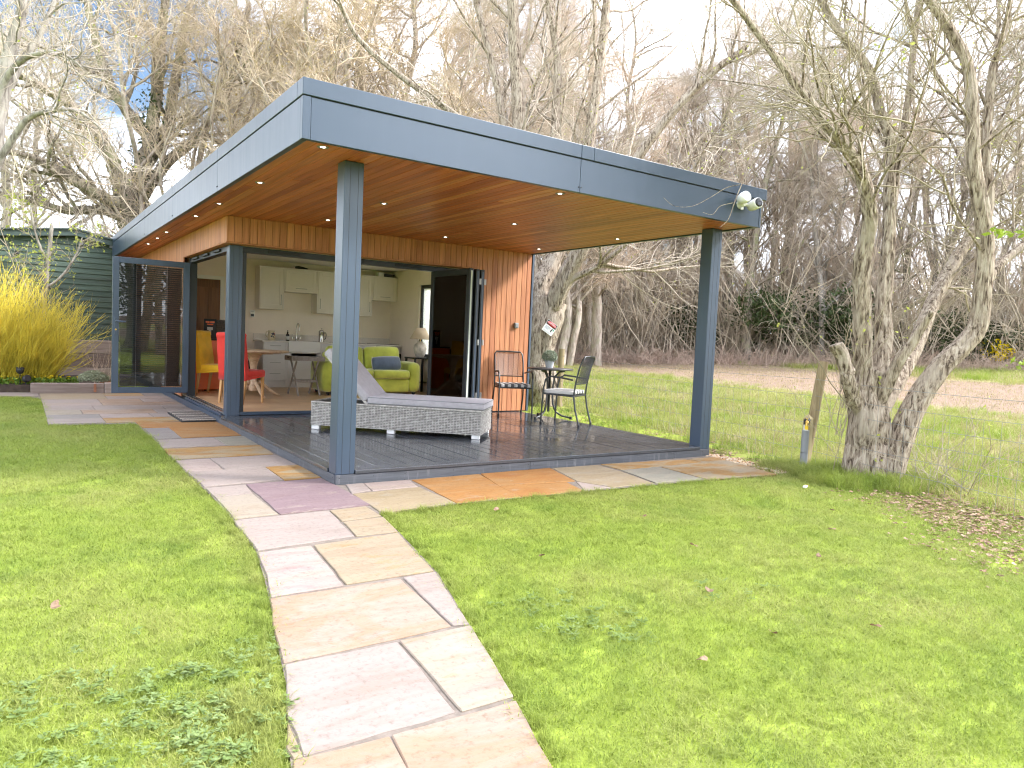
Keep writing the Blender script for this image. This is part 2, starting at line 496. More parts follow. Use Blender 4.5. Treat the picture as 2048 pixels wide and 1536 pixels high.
leafy('pot_leaf', [(0.253, 0.299, 0.218), (0.345, 0.380, 0.310), (0.196, 0.241, 0.149)], 0.2)
leafy('litter_leaf', [(0.22, 0.13, 0.085), (0.32, 0.20, 0.13), (0.40, 0.28, 0.20), (0.16, 0.095, 0.06)], 0.15)
leafy('yellow_flower', [(0.75, 0.55, 0.01), (0.8, 0.62, 0.02)], 0.3)
leafy('pebble', [(0.50, 0.36, 0.22), (0.58, 0.46, 0.34), (0.45, 0.25, 0.12), (0.55, 0.50, 0.44)], 0.0)

# ------------------------------------------------------------------ mesh helpers
def link(o, parent=None):
    COL.objects.link(o)
    if parent is not None:
        o.parent = parent
    return o

def tag(o, label=None, cat=None, group=None, kind=None):
    for k, v in (('label', label), ('category', cat), ('group', group), ('kind', kind)):
        if v:
            o[k] = v
    return o

def thing(name, label, cat, loc=(0, 0, 0), rz=0.0, group=None):
    o = bpy.data.objects.new(name, None)
    COL.objects.link(o)
    o.location = loc
    o.rotation_euler = (0, 0, rz)
    o.empty_display_size = 0.1
    return tag(o, label, cat, group)

class MB:
    """collects shapes; build() links them as one mesh object"""
    def __init__(self):
        self.v, self.f, self.sm = [], [], []
    def add(self, vs, fs, smooth=False):
        o = len(self.v)
        self.v += [tuple(p) for p in vs]
        self.f += [tuple(i + o for i in f) for f in fs]
        self.sm += [smooth] * len(fs)
        return self
    def box(self, lo, hi, rot=None, ctr=None):
        (x0, y0, z0), (x1, y1, z1) = lo, hi
        vs = [Vector(p) for p in ((x0, y0, z0), (x1, y0, z0), (x1, y1, z0), (x0, y1, z0), (x0, y0, z1), (x1, y0, z1), (x1, y1, z1), (x0, y1, z1))]
        if rot is not None:
            c = Vector(ctr) if ctr is not None else sum(vs, Vector()) / 8
            vs = [c + rot @ (p - c) for p in vs]
        return self.add(vs, [(0, 3, 2, 1), (4, 5, 6, 7), (0, 1, 5, 4), (1, 2, 6, 5), (2, 3, 7, 6), (3, 0, 4, 7)])
    def prism(self, poly, z0, z1):
        n = len(poly)
        vs = [(x, y, z0) for x, y in poly] + [(x, y, z1) for x, y in poly]
        fs = [tuple(range(n - 1, -1, -1)), tuple(range(n, 2 * n))] + [(i, (i + 1) % n, n + (i + 1) % n, n + i) for i in range(n)]
        return self.add(vs, fs)
    def tube(self, pts, r, s=8, caps=True, smooth=True):
        pts = [Vector(p) for p in pts]
        n = len(pts)
        rs = r if isinstance(r, (list, tuple)) else [r] * n
        o = []
        ref = None
        for i, p in enumerate(pts):
            t = (pts[min(n - 1, i + 1)] - pts[max(0, i - 1)]).normalized()
            if ref is None:
                ref = Vector((0, 0, 1)) if abs(t.z) < 0.9 else Vector((1, 0, 0))
            a = t.cross(ref).normalized()
            bb = a.cross(t).normalized()
            ref = bb
            for k in range(s):
                w = 2 * math.pi * k / s
                o.append(p + (a * math.cos(w) + bb * math.sin(w)) * rs[i])
        fs = [(i * s + k, i * s + (k + 1) % s, (i + 1) * s + (k + 1) % s, (i + 1) * s + k) for i in range(n - 1) for k in range(s)]
        self.add(o, fs, smooth)
        if caps:
            self.add(o[:s], [tuple(range(s - 1, -1, -1))])
            self.add(o[-s:], [tuple(range(s))])
        return self
    def lathe(self, prof, c=(0, 0, 0), s=20, smooth=True):
        c = Vector(c)
        vs = [c + Vector((r * math.cos(2 * math.pi * k / s), r * math.sin(2 * math.pi * k / s), z)) for r, z in prof for k in range(s)]
        n = len(prof)
        self.add(vs, [(i * s + k, i * s + (k + 1) % s, (i + 1) * s + (k + 1) % s, (i + 1) * s + k) for i in range(n - 1) for k in range(s)], smooth)
        self.add(vs[:s], [tuple(range(s - 1, -1, -1))])
        self.add(vs[-s:], [tuple(range(s))])
        return self
    def build(self, name, m, parent=None, bevel=0.0, seg=2, ctr=True, subsurf=0):
        vs = [Vector(p) for p in self.v]
        c = Vector((0, 0, 0))
        if ctr:
            lo = Vector([min(p[i] for p in vs) for i in range(3)])
            hi = Vector([max(p[i] for p in vs) for i in range(3)])
            c = (lo + hi) / 2
        me = bpy.data.meshes.new(name)
        me.from_pydata([p - c for p in vs], [], self.f)
        me.polygons.foreach_set('use_smooth', self.sm)
        me.materials.append(M[m] if isinstance(m, str) else m)
        me.update()
        o = bpy.data.objects.new(name, me)
        o.location = c
        link(o, parent)
        if bevel:
            bv = o.modifiers.new('bevel', 'BEVEL')
            bv.width = bevel
            bv.segments = seg
            bv.limit_method = 'ANGLE'
            bv.angle_limit = R(35)
        if subsurf:
            ss = o.modifiers.new('smooth', 'SUBSURF')
            ss.levels = ss.render_levels = subsurf
            for p in me.polygons:
                p.use_smooth = True
        return o

def box(name, x0, x1, y0, y1, z0, z1, m, parent=None, bevel=0.0, seg=2):
    return MB().box((x0, y0, z0), (x1, y1, z1)).build(name, m, parent, bevel, seg)

def bar(mb, a, b, w, h):
    """rectangular bar from a to b"""
    a, b = Vector(a), Vector(b)
    t = (b - a).normalized()
    ref = Vector((0, 0, 1)) if abs(t.z) < 0.95 else Vector((0, 1, 0))
    s = t.cross(ref).normalized() * (w / 2)
    u = s.cross(t).normalized() * (h / 2)
    vs = [a - s - u, a + s - u, a + s + u, a - s + u, b - s - u, b + s - u, b + s + u, b - s + u]
    mb.add(vs, [(0, 3, 2, 1), (4, 5, 6, 7), (0, 1, 5, 4), (1, 2, 6, 5), (2, 3, 7, 6), (3, 0, 4, 7)])
    return mb

def softbox(name, x0, x1, y0, y1, z0, z1, m, parent=None, rnd_=0.05, puff=0.0, rot=None, sub=2):
    """upholstered block: rounded edges and a slight puff"""
    bm = bmesh.new()
    bmesh.ops.create_cube(bm, size=1)
    sx, sy, sz = x1 - x0, y1 - y0, z1 - z0
    for vtx in bm.verts:
        vtx.co = Vector((vtx.co.x * sx, vtx.co.y * sy, vtx.co.z * sz))
    bmesh.ops.bevel(bm, geom=bm.edges[:], offset=rnd_, segments=3, affect='EDGES', profile=0.5)
    bmesh.ops.subdivide_edges(bm, edges=[e for e in bm.edges if e.calc_length() > 0.12], cuts=3, use_grid_fill=True)
    if puff:
        for vtx in bm.verts:
            c = vtx.co
            k = max(0, 1 - (2 * c.x / sx) ** 2) * max(0, 1 - (2 * c.z / sz) ** 2)
            k2 = max(0, 1 - (2 * c.x / sx) ** 2) * max(0, 1 - (2 * c.y / sy) ** 2)
            vtx.co.y += math.copysign(puff * k, c.y)
            vtx.co.z += math.copysign(puff * 0.6 * k2, c.z)
    me = bpy.data.meshes.new(name)
    bm.to_mesh(me)
    bm.free()
    for p in me.polygons:
        p.use_smooth = True
    me.materials.append(M[m])
    o = bpy.data.objects.new(name, me)
    o.location = ((x0 + x1) / 2, (y0 + y1) / 2, (z0 + z1) / 2)
    if rot is not None:
        o.rotation_euler = rot
    return link(o, parent)

def np_mesh(name, v, f, m, parent=None, smooth=True):
    """fast mesh from arrays; f is (n,4) or (n,3)"""
    me = bpy.data.meshes.new(name)
    k = f.shape[1]
    me.vertices.add(len(v))
    me.vertices.foreach_set('co', np.ascontiguousarray(v, dtype=np.float32).ravel())
    me.loops.add(f.size)
    me.loops.foreach_set('vertex_index', np.ascontiguousarray(f, dtype=np.int32).ravel())
    me.polygons.add(len(f))
    me.polygons.foreach_set('loop_start', np.arange(0, f.size, k, dtype=np.int32))
    me.polygons.foreach_set('use_smooth', np.full(len(f), smooth))
    me.update(calc_edges=True)
    me.materials.append(M[m])
    o = bpy.data.objects.new(name, me)
    return o

def text(name, s, size, m, loc, mat3, parent=None, ext=0.0005):
    c = bpy.data.curves.new(name, 'FONT')
    c.body = s
    c.size = size
    c.align_x = 'CENTER'
    c.align_y = 'CENTER'
    c.extrude = ext
    c.materials.append(M[m])
    tmp = bpy.data.objects.new(name, c)
    me = bpy.data.meshes.new_from_object(tmp)
    bpy.data.objects.remove(tmp)
    o = bpy.data.objects.new(name, me)
    mw = mat3.to_4x4()
    mw.translation = Vector(loc)
    link(o, parent)
    o.matrix_local = mw
    return o

def copy_tree(o, parent=None):
    c = o.copy()
    COL.objects.link(c)
    c.parent = parent
    for ch in list(o.children):
        copy_tree(ch, c)
    return c

# ------------------------------------------------------------------ terrain
FA, FB = Vector((5.0, -0.92)), Vector((6.5, 5.3))
FN = Vector(((FB - FA).y, -(FB - FA).x)).normalized()

def fence_d(x, y):
    return (x - FA.x) * FN.x + (y - FA.y) * FN.y

def ground_z(x, y):
    d = (x - FA.x) * FN.x + (y - FA.y) * FN.y
    z = -0.125 + 0.041 * np.maximum(0, d - 0.5)
    z = z + 0.035 * np.maximum(0, y - 13.0) * (d < 0.5 + 0 * y) * 0
    return z + 0.03 * np.sin(x * 0.5 + 1.3) * np.cos(y * 0.37) * np.clip((d - 1) / 6, 0, 1)

def axis(stops):
    out = []
    for a, b_, st in stops:
        out += list(np.arange(a, b_, st))
    return np.array(out + [stops[-1][1]])

xs = axis([(-260, -60, 25), (-60, -8, 4), (-8, 8, 0.35), (8, 60, 2.5), (60, 320, 26)])
ys = axis([(-260, -60, 25), (-60, -8, 4), (-8, 12, 0.4), (12, 60, 2.5), (60, 340, 28)])
X, Y = np.meshgrid(xs, ys)
Z = ground_z(X, Y)
Z = np.where((X > 60) | (Y > 60), np.minimum(Z, 2.4), Z)
V = np.stack([X, Y, Z], -1).reshape(-1, 3)
nx, ny = len(xs), len(ys)
I = np.arange(nx * ny).reshape(ny, nx)
F = np.stack([I[:-1, :-1], I[:-1, 1:], I[1:, 1:], I[1:, :-1]], -1).reshape(-1, 4)
# ground colour: turf, the ploughed strip of stubble in the field, leaf-covered wood floor
m, nt, b = new_mat('ground')
gv = coords(nt, world=True)
sep = nt.nodes.new('ShaderNodeSeparateXYZ')
nt.links.new(gv, sep.inputs[0])
def mth(op, a, b_=0.0):
    n = nt.nodes.new('ShaderNodeMath')
    n.operation = op
    for i, q in enumerate((a, b_)):
        if hasattr(q, 'is_output'):
            nt.links.new(q, n.inputs[i])
        else:
            n.inputs[i].default_value = q
    return n.outputs[0]
dd = mth('ADD', mth('MULTIPLY', mth('SUBTRACT', sep.outputs[0], FA.x), FN.x), mth('MULTIPLY', mth('SUBTRACT', sep.outputs[1], FA.y), FN.y))
nb = noise(nt, gv, 0.35, 4)
dn = mth('ADD', dd, mth('MULTIPLY', mth('SUBTRACT', nb, 0.5), 5.0))
nf = noise(nt, gv, 9.0, 5, 0.7)
turf = ramp(nt, nf, [(0.3, (0.20, 0.25, 0.04)), (0.55, (0.28, 0.35, 0.055)), (0.75, (0.34, 0.36, 0.09))])
stub = ramp(nt, nf, [(0.3, (0.17, 0.12, 0.09)), (0.55, (0.255, 0.185, 0.14)), (0.75, (0.31, 0.235, 0.175))])
fld = mixc(nt, ramp(nt, nb, [(0.42, (0, 0, 0)), (0.62, (0.7, 0.7, 0.7))]), ramp(nt, nf, [(0.3, (0.13, 0.17, 0.03)), (0.7, (0.22, 0.26, 0.055))]), (0.33, 0.29, 0.13))
floor_ = ramp(nt, nf, [(0.3, (0.12, 0.08, 0.06)), (0.7, (0.24, 0.165, 0.12))])
def step(a, w):
    return ramp(nt, mth('DIVIDE', mth('SUBTRACT', dn, a - w), 2 * w), [(0.0, (0, 0, 0)), (1.0, (1, 1, 1))])
c = mixc(nt, step(0.6, 1.0), turf, fld)
c = mixc(nt, step(6.8, 0.9), c, stub)
c = mixc(nt, step(15.5, 0.9), c, fld)
c = mixc(nt, step(27.5, 1.5), c, floor_)
nt.links.new(c, b.inputs['Base Color'])
b.inputs['Roughness'].default_value = 0.95
b.inputs['Specular IOR Level'].default_value = 0.1
bump(nt, b, nf, 0.6, 0.05)
M['ground'] = m
g = np_mesh('ground', V, F, 'ground')
link(g)
tag(g, kind='structure')

# ------------------------------------------------------------------ paving
SLABS = [
('peach', [(-1.48, -3.61), (-1.19, -3.63), (-1.22, -3.84), (-1.55, -3.81)]),
('peach', [(-1.18, -3.63), (-0.72, -3.64), (-0.85, -4.02), (-0.92, -4.18), (-1.24, -3.92)]),
('white', [(-1.32, -3.0), (-0.87, -3.01), (-0.94, -3.6), (-1.45, -3.6), (-1.43, -3.48), (-1.42, -3.35), (-1.38, -3.22)]),
('tan', [(-1.43, -3.39), (-1.44, -3.48), (-1.45, -3.6), (-1.48, -3.6), (-1.48, -3.54)]),
('pinkyellow', [(-0.86, -3.01), (-0.52, -3.01), (-0.71, -3.61), (-0.92, -3.61)]),
('peach', [(-1.18, -2.31), (-0.53, -2.33), (-0.6, -2.97), (-0.86, -2.98), (-1.32, -2.98), (-1.27, -2.71)]),
('white', [(-0.51, -2.32), (-0.32, -2.31), (-0.52, -2.99), (-0.59, -2.97)]),
('pink', [(-1.04, -1.59), (-0.74, -1.58), (-0.82, -2.29), (-1.17, -2.29), (-1.1, -1.98)]),
('yellow', [(-0.72, -1.58), (-0.17, -1.54), (-0.32, -2.29), (-0.8, -2.28)]),
('white', [(-0.99, -0.84), (-0.36, -0.83), (-0.44, -1.49), (-1.03, -1.54)]),
('yellow', [(-0.35, -0.83), (-0.08, -0.81), (-0.09, -1.1), (-0.38, -1.13)]),
('yellow', [(-0.38, -1.16), (-0.09, -1.14), (-0.16, -1.51), (-0.43, -1.5)]),
('cream', [(-0.95, -0.14), (-0.68, -0.1), (-0.69, -0.78), (-0.98, -0.8)]),
('purple', [(-0.64, 0.25), (-0.02, 0.27), (-0.01, -0.68), (-0.01, -0.77), (-0.68, -0.79)]),
('white', [(-0.95, 0.21), (-0.65, 0.23), (-0.68, -0.08), (-0.95, -0.13)]),
('white', [(-0.95, 0.91), (-0.31, 0.92), (-0.33, 0.32), (-0.95, 0.27)]),
('yelloworange', [(-0.3, 0.92), (-0.01, 0.93), (-0.01, 0.3), (-0.32, 0.3)]),
('pink', [(-0.94, 1.53), (-0.65, 1.52), (-0.66, 0.92), (-0.95, 0.93)]),
('white', [(-0.64, 1.53), (-0.04, 1.55), (-0.01, 0.95), (-0.64, 0.94)]),
('yelloworange', [(-0.94, 2.23), (-0.01, 2.2), (-0.04, 1.59), (-0.95, 1.58)]),
('white', [(-0.9, 2.85), (-0.34, 2.85), (-0.33, 2.3), (-0.94, 2.27)]),
('greygreen', [(-0.32, 2.86), (0.0, 2.91), (-0.01, 2.25), (-0.32, 2.29)]),
('orange', [(-0.92, 4.43), (0.03, 4.26), (-0.01, 2.97), (-0.64, 2.95), (-0.64, 3.82), (-0.91, 3.89)]),
('grey', [(-0.9, 3.84), (-0.63, 3.82), (-0.65, 2.95), (-0.91, 2.89)]),
('white', [(0.07, -0.05), (0.22, -0.05), (0.17, -0.32), (-0.01, -0.38)]),
('pink', [(0.23, -0.04), (0.64, -0.07), (0.58, -0.33), (0.18, -0.34)]),
('tan', [(-0.01, -0.4), (0.58, -0.36), (0.57, -0.96), (-0.05, -1.03)]),
('orange', [(0.66, -0.06), (1.35, -0.04), (1.17, -0.98), (0.58, -0.97)]),
('orange', [(1.37, -0.04), (2.17, -0.03), (1.99, -0.64), (1.23, -0.55)]),
('orange', [(1.22, -0.57), (1.89, -0.65), (1.79, -1.0), (1.17, -0.99)]),
('tan', [(2.2, -0.03), (2.77, -0.05), (2.75, -0.38), (2.63, -0.98), (2.14, -0.98), (2.01, -0.65)]),
('pink', [(1.98, -0.67), (2.0, -0.68), (2.12, -0.97), (1.81, -0.99)]),
('greygreen', [(2.79, -0.38), (3.31, -0.38), (3.23, -1.04), (2.65, -0.99)]),
('yelloworange', [(2.82, -0.04), (3.97, -0.14), (4.04, -0.31), (3.36, -0.35), (2.81, -0.36)]),
('yelloworange', [(4.04, -0.12), (4.48, -0.13), (4.22, -1.14), (3.28, -1.05), (3.35, -0.38), (4.03, -0.33)])]
LEFT_EDGE = [(-0.93, 4.30), (-0.93, 2.5), (-0.96, 1.0), (-0.96, 0.0), (-0.985, -0.8), (-1.03, -1.5), (-1.12, -2.0), (-1.20, -2.4), (-1.29, -2.8), (-1.36, -3.15), (-1.46, -3.5), (-1.50, -3.65), (-1.62, -4.4), (-1.7, -5.2)]
RIGHT_EDGE = [(-0.90, -5.2), (-0.925, -4.2), (-0.86, -4.02), (-0.73, -3.66), (-0.52, -3.0), (-0.31, -2.33), (-0.15, -1.52), (-0.07, -1.03), (0.58, -0.98), (1.8, -1.01), (3.25, -1.06), (4.23, -1.15), (4.50, -0.12), (4.53, -0.02), (0.02, -0.02), (0.02, 8.7), (-3.6, 8.95), (-3.6, 8.25), (-2.0, 8.1), (-1.83, 7.6), (-1.84, 4.42)]
PAVE = LEFT_EDGE + RIGHT_EDGE

def inside(px, py, poly):
    c = np.zeros(px.shape, bool)
    n = len(poly)
    for i in range(n):
        x0, y0 = poly[i]
        x1, y1 = poly[(i + 1) % n]
        if y0 == y1:
            continue
        k = ((y0 > py) != (y1 > py)) & (px < (x1 - x0) * (py - y0) / (y1 - y0) + x0)
        c ^= k
    return c

from mathutils.geometry import tessellate_polygon
me = bpy.data.meshes.new('path')
pvs = [Vector((x, y, -0.1075)) for x, y in PAVE]
me.from_pydata(pvs, [], [tuple(t_) for t_ in tessellate_polygon([pvs])])
for p in me.polygons:
    if p.normal.z < 0:
        p.flip()
me.materials.append(M['mortar'])
path = link(bpy.data.objects.new('path', me))
tag(path, kind='structure')

def slab(kind, poly):
    c = (sum(p[0] for p in poly) / len(poly), sum(p[1] for p in poly) / len(poly))
    q = []
    for (x, y) in poly:
        d = math.hypot(x - c[0], y - c[1])
        k = (d + 0.002) / d
        q.append((c[0] + (x - c[0]) * k, c[1] + (y - c[1]) * k))
    # riven edges: split each side and nudge the points
    e = []
    n = len(q)
    for i in range(n):
        a, b2 = Vector(q[i]), Vector(q[(i + 1) % n])
        L = (b2 - a).length
        k = max(1, int(L / 0.11))
        nn = Vector((-(b2 - a).y, (b2 - a).x)).normalized()
        for j in range(k):
            p = a.lerp(b2, j / k)
            if j:
                p += nn * rnd.uniform(-0.0045, 0.0045)
            e.append((p.x, p.y))
    area = sum(e[i][0] * e[(i + 1) % len(e)][1] - e[(i + 1) % len(e)][0] * e[i][1] for i in range(len(e)))
    if area < 0:
        e = e[::-1]
    o = MB().prism(e, -0.135, -0.1005 + rnd.uniform(-0.0022, 0.0022)).build('slab', 'stone_' + kind, path, bevel=0.004, seg=1)
    # pattern direction differs slab to slab without turning the slab itself
    return o

for kd, pl in SLABS:
    slab(kd, pl)
# the path runs on under the photographer
for kd, pl in (('peach', [(-1.53, -3.83), (-1.25, -3.94), (-0.93, -4.2), (-0.88, -4.42), (-1.60, -4.4)]), ('white', [(-1.61, -4.43), (-0.89, -4.44), (-0.87, -5.15), (-1.69, -5.15)])):
    slab(kd, pl)
# terrace in front of the side doors: courses across
tk = ['white', 'peach', 'yellow', 'white', 'orange', 'cream', 'white', 'grey', 'pink', 'white', 'yelloworange']
ycs = [4.46, 4.95, 5.42, 5.95, 6.55, 7.0, 7.55, 8.05, 8.62]
rr = random.Random(21)
for i in range(len(ycs) - 1):
    x0 = -1.84
    end = 0.0
    first = True
    while x0 < end - 0.05:
        w = rr.choice([0.42, 0.6, 0.75, 0.9])
        x1 = x0 + w
        if end - x1 < 0.3:
            x1 = end
        y0 = ycs[i] if not (i == 0) else (4.46 if x0 < -0.9 else 4.44)
        slab(rr.choice(tk), [(x0 + 0.006, y0 + 0.006), (x1 - 0.006, y0 + 0.006), (x1 - 0.006, ycs[i + 1] - 0.006), (x0 + 0.006, ycs[i + 1] - 0.006)])
        x0 = x1
for x0, x1 in ((-3.5, -2.9), (-2.88, -2.4), (-2.38, -1.86)):
    slab(rr.choice(['white', 'cream', 'yellow']), [(x0, 8.16), (x1, 8.14), (x1, 8.86), (x0, 8.9)])

# ------------------------------------------------------------------ deck
deck = thing('deck', 'low dark grey painted timber deck under the flat roof, wet in places', 'deck', (2.26, 2.0, -0.11))
def dk(o):
    o.location -= deck.location
    return o
DX, DY = 4.522, 3.99
bw = 0.1455
nb_ = 30
x = 0.115
xe = DX - 0.03
pitch = (xe - x) / nb_
for i in range(nb_):
    dk(box('deck_board', x + i * pitch + 0.0018, x + (i + 1) * pitch - 0.0018, 0.125, DY, -0.028, rnd.uniform(-0.0012, 0.0012), 'deck_paint', deck, 0.003, 1))
dk(box('edge_board', 0.165, DX - 0.165, -0.012, 0.119, -0.028, 0.003, 'deck_paint', deck, 0.004))
dk(box('edge_board', -0.012, 0.110, 0.168, DY, -0.028, 0.0025, 'deck_paint', deck, 0.004))
dk(box('skirt_board', 0.0, 1.95, -0.004, 0.022, -0.135, -0.031, 'deck_skirt', deck, 0.002, 1))
dk(box('skirt_board', 1.953, 3.95, -0.004, 0.022, -0.135, -0.031, 'deck_skirt', deck, 0.002, 1))
dk(box('skirt_board', 3.953, DX, -0.004, 0.022, -0.135, -0.031, 'deck_skirt', deck, 0.002, 1))
dk(box('skirt_board', -0.004, 0.018, 0.025, 2.3, -0.135, -0.031, 'deck_skirt', deck, 0.002, 1))
dk(box('skirt_board', -0.004, 0.018, 2.303, 4.1, -0.135, -0.031, 'deck_skirt', deck, 0.002, 1))
dk(box('skirt_board', DX - 0.022, DX + 0.002, 0.025, DY, -0.135, -0.031, 'deck_skirt', deck, 0.002, 1))
dk(box('deck_frame', 0.02, DX - 0.024, 0.024, DY, -0.13, -0.031, 'black_matt', deck))
sm = MB()
for xx in (0.03, 0.33, 0.62, 1.1, 1.62, 1.93, 1.99, 2.5, 3.0, 3.5, 3.92, 3.98, 4.4):
    for zz in (-0.055, -0.108):
        sm.tube([(xx, -0.0065, zz), (xx, 0.001, zz)], 0.0042, 6)
for yy in (0.05, 0.5, 1.05, 1.6, 2.25, 2.35, 3.0, 3.6):
    for zz in (-0.055, -0.108):
        sm.tube([(-0.0065, yy, zz), (0.001, yy, zz)], 0.0042, 6)
s_ = dk(sm.build('screws', 'black_matt', deck))
tag(s_, kind='stuff')

# ------------------------------------------------------------------ garden room shell
room = thing('garden_room', 'flat roofed garden room with cedar cladding and anthracite metal fascia', 'garden room', (2.3, 6.0, -0.11))
def rm(o):
    o.location -= room.location
    return o
XL, XR, YF, YBK = -0.489, 4.693, -0.435, 12.51
ZS, ZG, ZT = 2.5, 2.790, 2.912
ZFB = 2.488          # fascia drops a little below the soffit
# roof slab
rm(box('roof_deck', XL + 0.08, XR - 0.08, YF + 0.08, YBK - 0.08, 2.62, 2.85, 'felt', room))
# lower fascia panels, front, left, right, back
def fas(name, x0, x1, y0, y1, z0, z1, bev=0.003):
    return rm(box(name, x0, x1, y0, y1, z0, z1, 'anthracite', room, bev))
for a, c in ((XL + 0.062, 2.045), (2.048, XR - 0.072 - 0.03)):
    fas('fascia_panel', a, c, YF + 0.004, YF + 0.05, ZFB, ZG - 0.004)
fas('fascia_corner', XL, XL + 0.06, YF, YF + 0.05, ZFB, ZG - 0.004)
fas('fascia_corner', XR - 0.1, XR - 0.07, YF, YF + 0.05, ZFB, ZG - 0.004)
ysl = [YF + 0.055, 2.2, 4.75, 7.25, 9.75, YBK]
for a, c in zip(ysl[:-1], ysl[1:]):
    fas('fascia_panel', XL + 0.002, XL + 0.05, a, c - 0.003, ZFB, ZG - 0.004)
    fas('fascia_panel', XR - 0.118, XR - 0.0715, a, c - 0.003, ZFB, ZG - 0.004)
fas('fascia_panel', XL + 0.06, XR - 0.12, YBK - 0.05, YBK - 0.002, ZFB, ZG - 0.004)
# dark shadow gap and top trim
rm(box('shadow_gap', XL + 0.012, XR - 0.085, YF + 0.012, YF + 0.06, ZG - 0.02, ZG + 0.012, 'black_matt', room))
rm(box('shadow_gap', XL + 0.012, XL + 0.06, YF + 0.065, YBK - 0.02, ZG - 0.02, ZG + 0.012, 'black_matt', room))
for a, c in ((XL - 0.004, 2.042), (2.045, 2.19), (2.192, XR)):
    fas('roof_trim', a, c, YF - 0.006, YF + 0.12, ZG + 0.003, ZT, 0.004)
for a, c in zip(ysl[:-1], ysl[1:]):
    fas('roof_trim', XL - 0.004, XL + 0.12, (a if a > 0 else YF + 0.124), c - 0.003, ZG + 0.003, ZT, 0.004)
    fas('roof_trim', XR - 0.12, XR, (a if a > 0 else YF + 0.124), c - 0.003, ZG + 0.003, ZT, 0.004)
fas('roof_trim', XL + 0.124, XR - 0.124, YBK - 0.12, YBK, ZG + 0.003, ZT, 0.004)
rv = MB()
for xx in (2.032, 2.062):
    rv.tube([(xx, YF - 0.002, 2.535), (xx, YF + 0.01, 2.535)], 0.006, 8)
for yy in (4.735, 4.765, 7.235, 7.265, 2.185, 2.215):
    rv.tube([(XL - 0.003, yy, 2.535), (XL + 0.01, yy, 2.535)], 0.006, 8)
tag(rm(rv.build('rivets', 'black_matt', room)), kind='stuff')

# soffit: board by board along the roof
soffit = rm(box('soffit', XL + 0.052, XR - 0.12, YF + 0.052, YBK - 0.052, 2.522, 2.61, 'black_matt', room))
def so(o):
    o.location -= room.location + soffit.location
    return o
DL = [(-0.271, -0.253), (1.032, 1.554), (-0.291, 3.021), (-0.265, 1.465), (1.009, 3.152), (1.987, -0.22), (2.708, 1.574),
      (2.713, 3.257), (4.276, 3.213), (4.291, 1.514), (-0.299, 4.241), (-0.312, 6.329), (-0.296, 7.3), (-0.279, 8.4)]
pw = 0.0885
n_ = int((XR - 0.12 - XL - 0.05) / pw)
p_ = (XR - 0.125 - XL - 0.055) / n_
r2 = random.Random(5)
for i in range(n_):
    x0 = XL + 0.055 + i * p_
    ye = YBK - 0.06 if x0 < 0.0 else 4.0
    cuts = [YF + 0.055]
    if x0 < 0:
        cuts += sorted([r2.uniform(0.6, 3.0), r2.uniform(4.2, 6.2), r2.uniform(7.5, 9.5)])
    elif r2.random() < 0.8:
        cuts += [r2.uniform(0.4, 3.2)]
    cuts.append(ye)
    for a, c in zip(cuts[:-1], cuts[1:]):
        so(box('soffit_board', x0 + 0.0026, x0 + p_ - 0.0026, a + 0.0012, c - 0.0012, ZS + r2.uniform(-0.0008, 0.0008), 2.5215, 'cedar_soffit', soffit, 0.003, 1))
# downlights: each its own fitting
dl_lab = ['nearest the front left roof corner', 'second row, right of the left post', 'beside the cladding corner', 'left of the front left post', 'near the cladding, left of the post',
          'beside the long front fascia', 'in the middle row, right of centre', 'above the folded doors', 'above the right end of the cladding', 'nearest the right roof edge',
          'in the side eaves, first behind the corner', 'in the side eaves above the open door', 'in the side eaves, second from far end', 'in the side eaves, farthest away']
for i, (x, y) in enumerate(DL):
    t = thing('downlight', 'round downlight in the cedar soffit ' + dl_lab[i], 'downlight', (x, y, ZS), 0, 'recessed downlights in the soffit')
    MB().lathe([(0.020, 0.004), (0.026, -0.003), (0.042, -0.005), (0.045, -0.001), (0.045, 0.02), (0.02, 0.02)], s=20).build('bezel', 'grey_plastic', t)
    MB().lathe([(0.001, 0.0008), (0.018, 0.0008), (0.018, 0.006), (0.001, 0.006)], (0, 0, -0.0035), 14).build('bulb', 'lamp_glow', t)

# cladding
YW = 3.825
XW = -0.023
core = rm(box('wall', XW + 0.02, 4.60, YW + 0.025, 3.99, 2.19, 2.515, 'black_matt', room))
core_r = rm(box('wall', 3.46, 4.60, YW + 0.025, 4.12, 0.004, 2.187, 'black_matt', room))
def cl(o, par):
    o.location -= room.location + par.location
    return o
cw = 0.0925
xx = XW
k = 0
while xx < 4.60 - 0.03:
    x1 = min(xx + cw, 4.60)
    full = xx >= 3.44
    par = core_r if full else core
    cl(box('cladding_board', xx + 0.0022, x1 - 0.0022, YW + rnd.uniform(-0.001, 0.001), YW + 0.022, 0.012 if full else 2.183, 2.499, 'cedar_wall', par, 0.003, 1), par)
    xx = x1
rm(box('corner_trim', 4.603, 4.640, YW - 0.012, YW + 0.04, 0.004, 2.498, 'anthracite', room, 0.003))
rm(box('drip_trim', XW - 0.006, 3.44, YW - 0.004, 4.03, 2.170, 2.181, 'cedar_wall', room, 0.002))
side = rm(box('wall', XW + 0.025, 0.10, 3.995, 8.6, 2.19, 2.515, 'black_matt', room))
yy = YW + 0.024
while yy < 12.3:
    y1 = yy + cw
    low = yy > 6.6
    cl(box('cladding_board', XW + rnd.uniform(-0.001, 0.001), XW + 0.022, yy + 0.0022, y1 - 0.0022, 0.02 if low else 2.183, 2.499, 'cedar_wall', side, 0.003, 1), side)
    yy = y1
rm(box('drip_trim', XW - 0.004, 0.10, 4.035, 6.6, 2.170, 2.181, 'cedar_wall', room, 0.002))
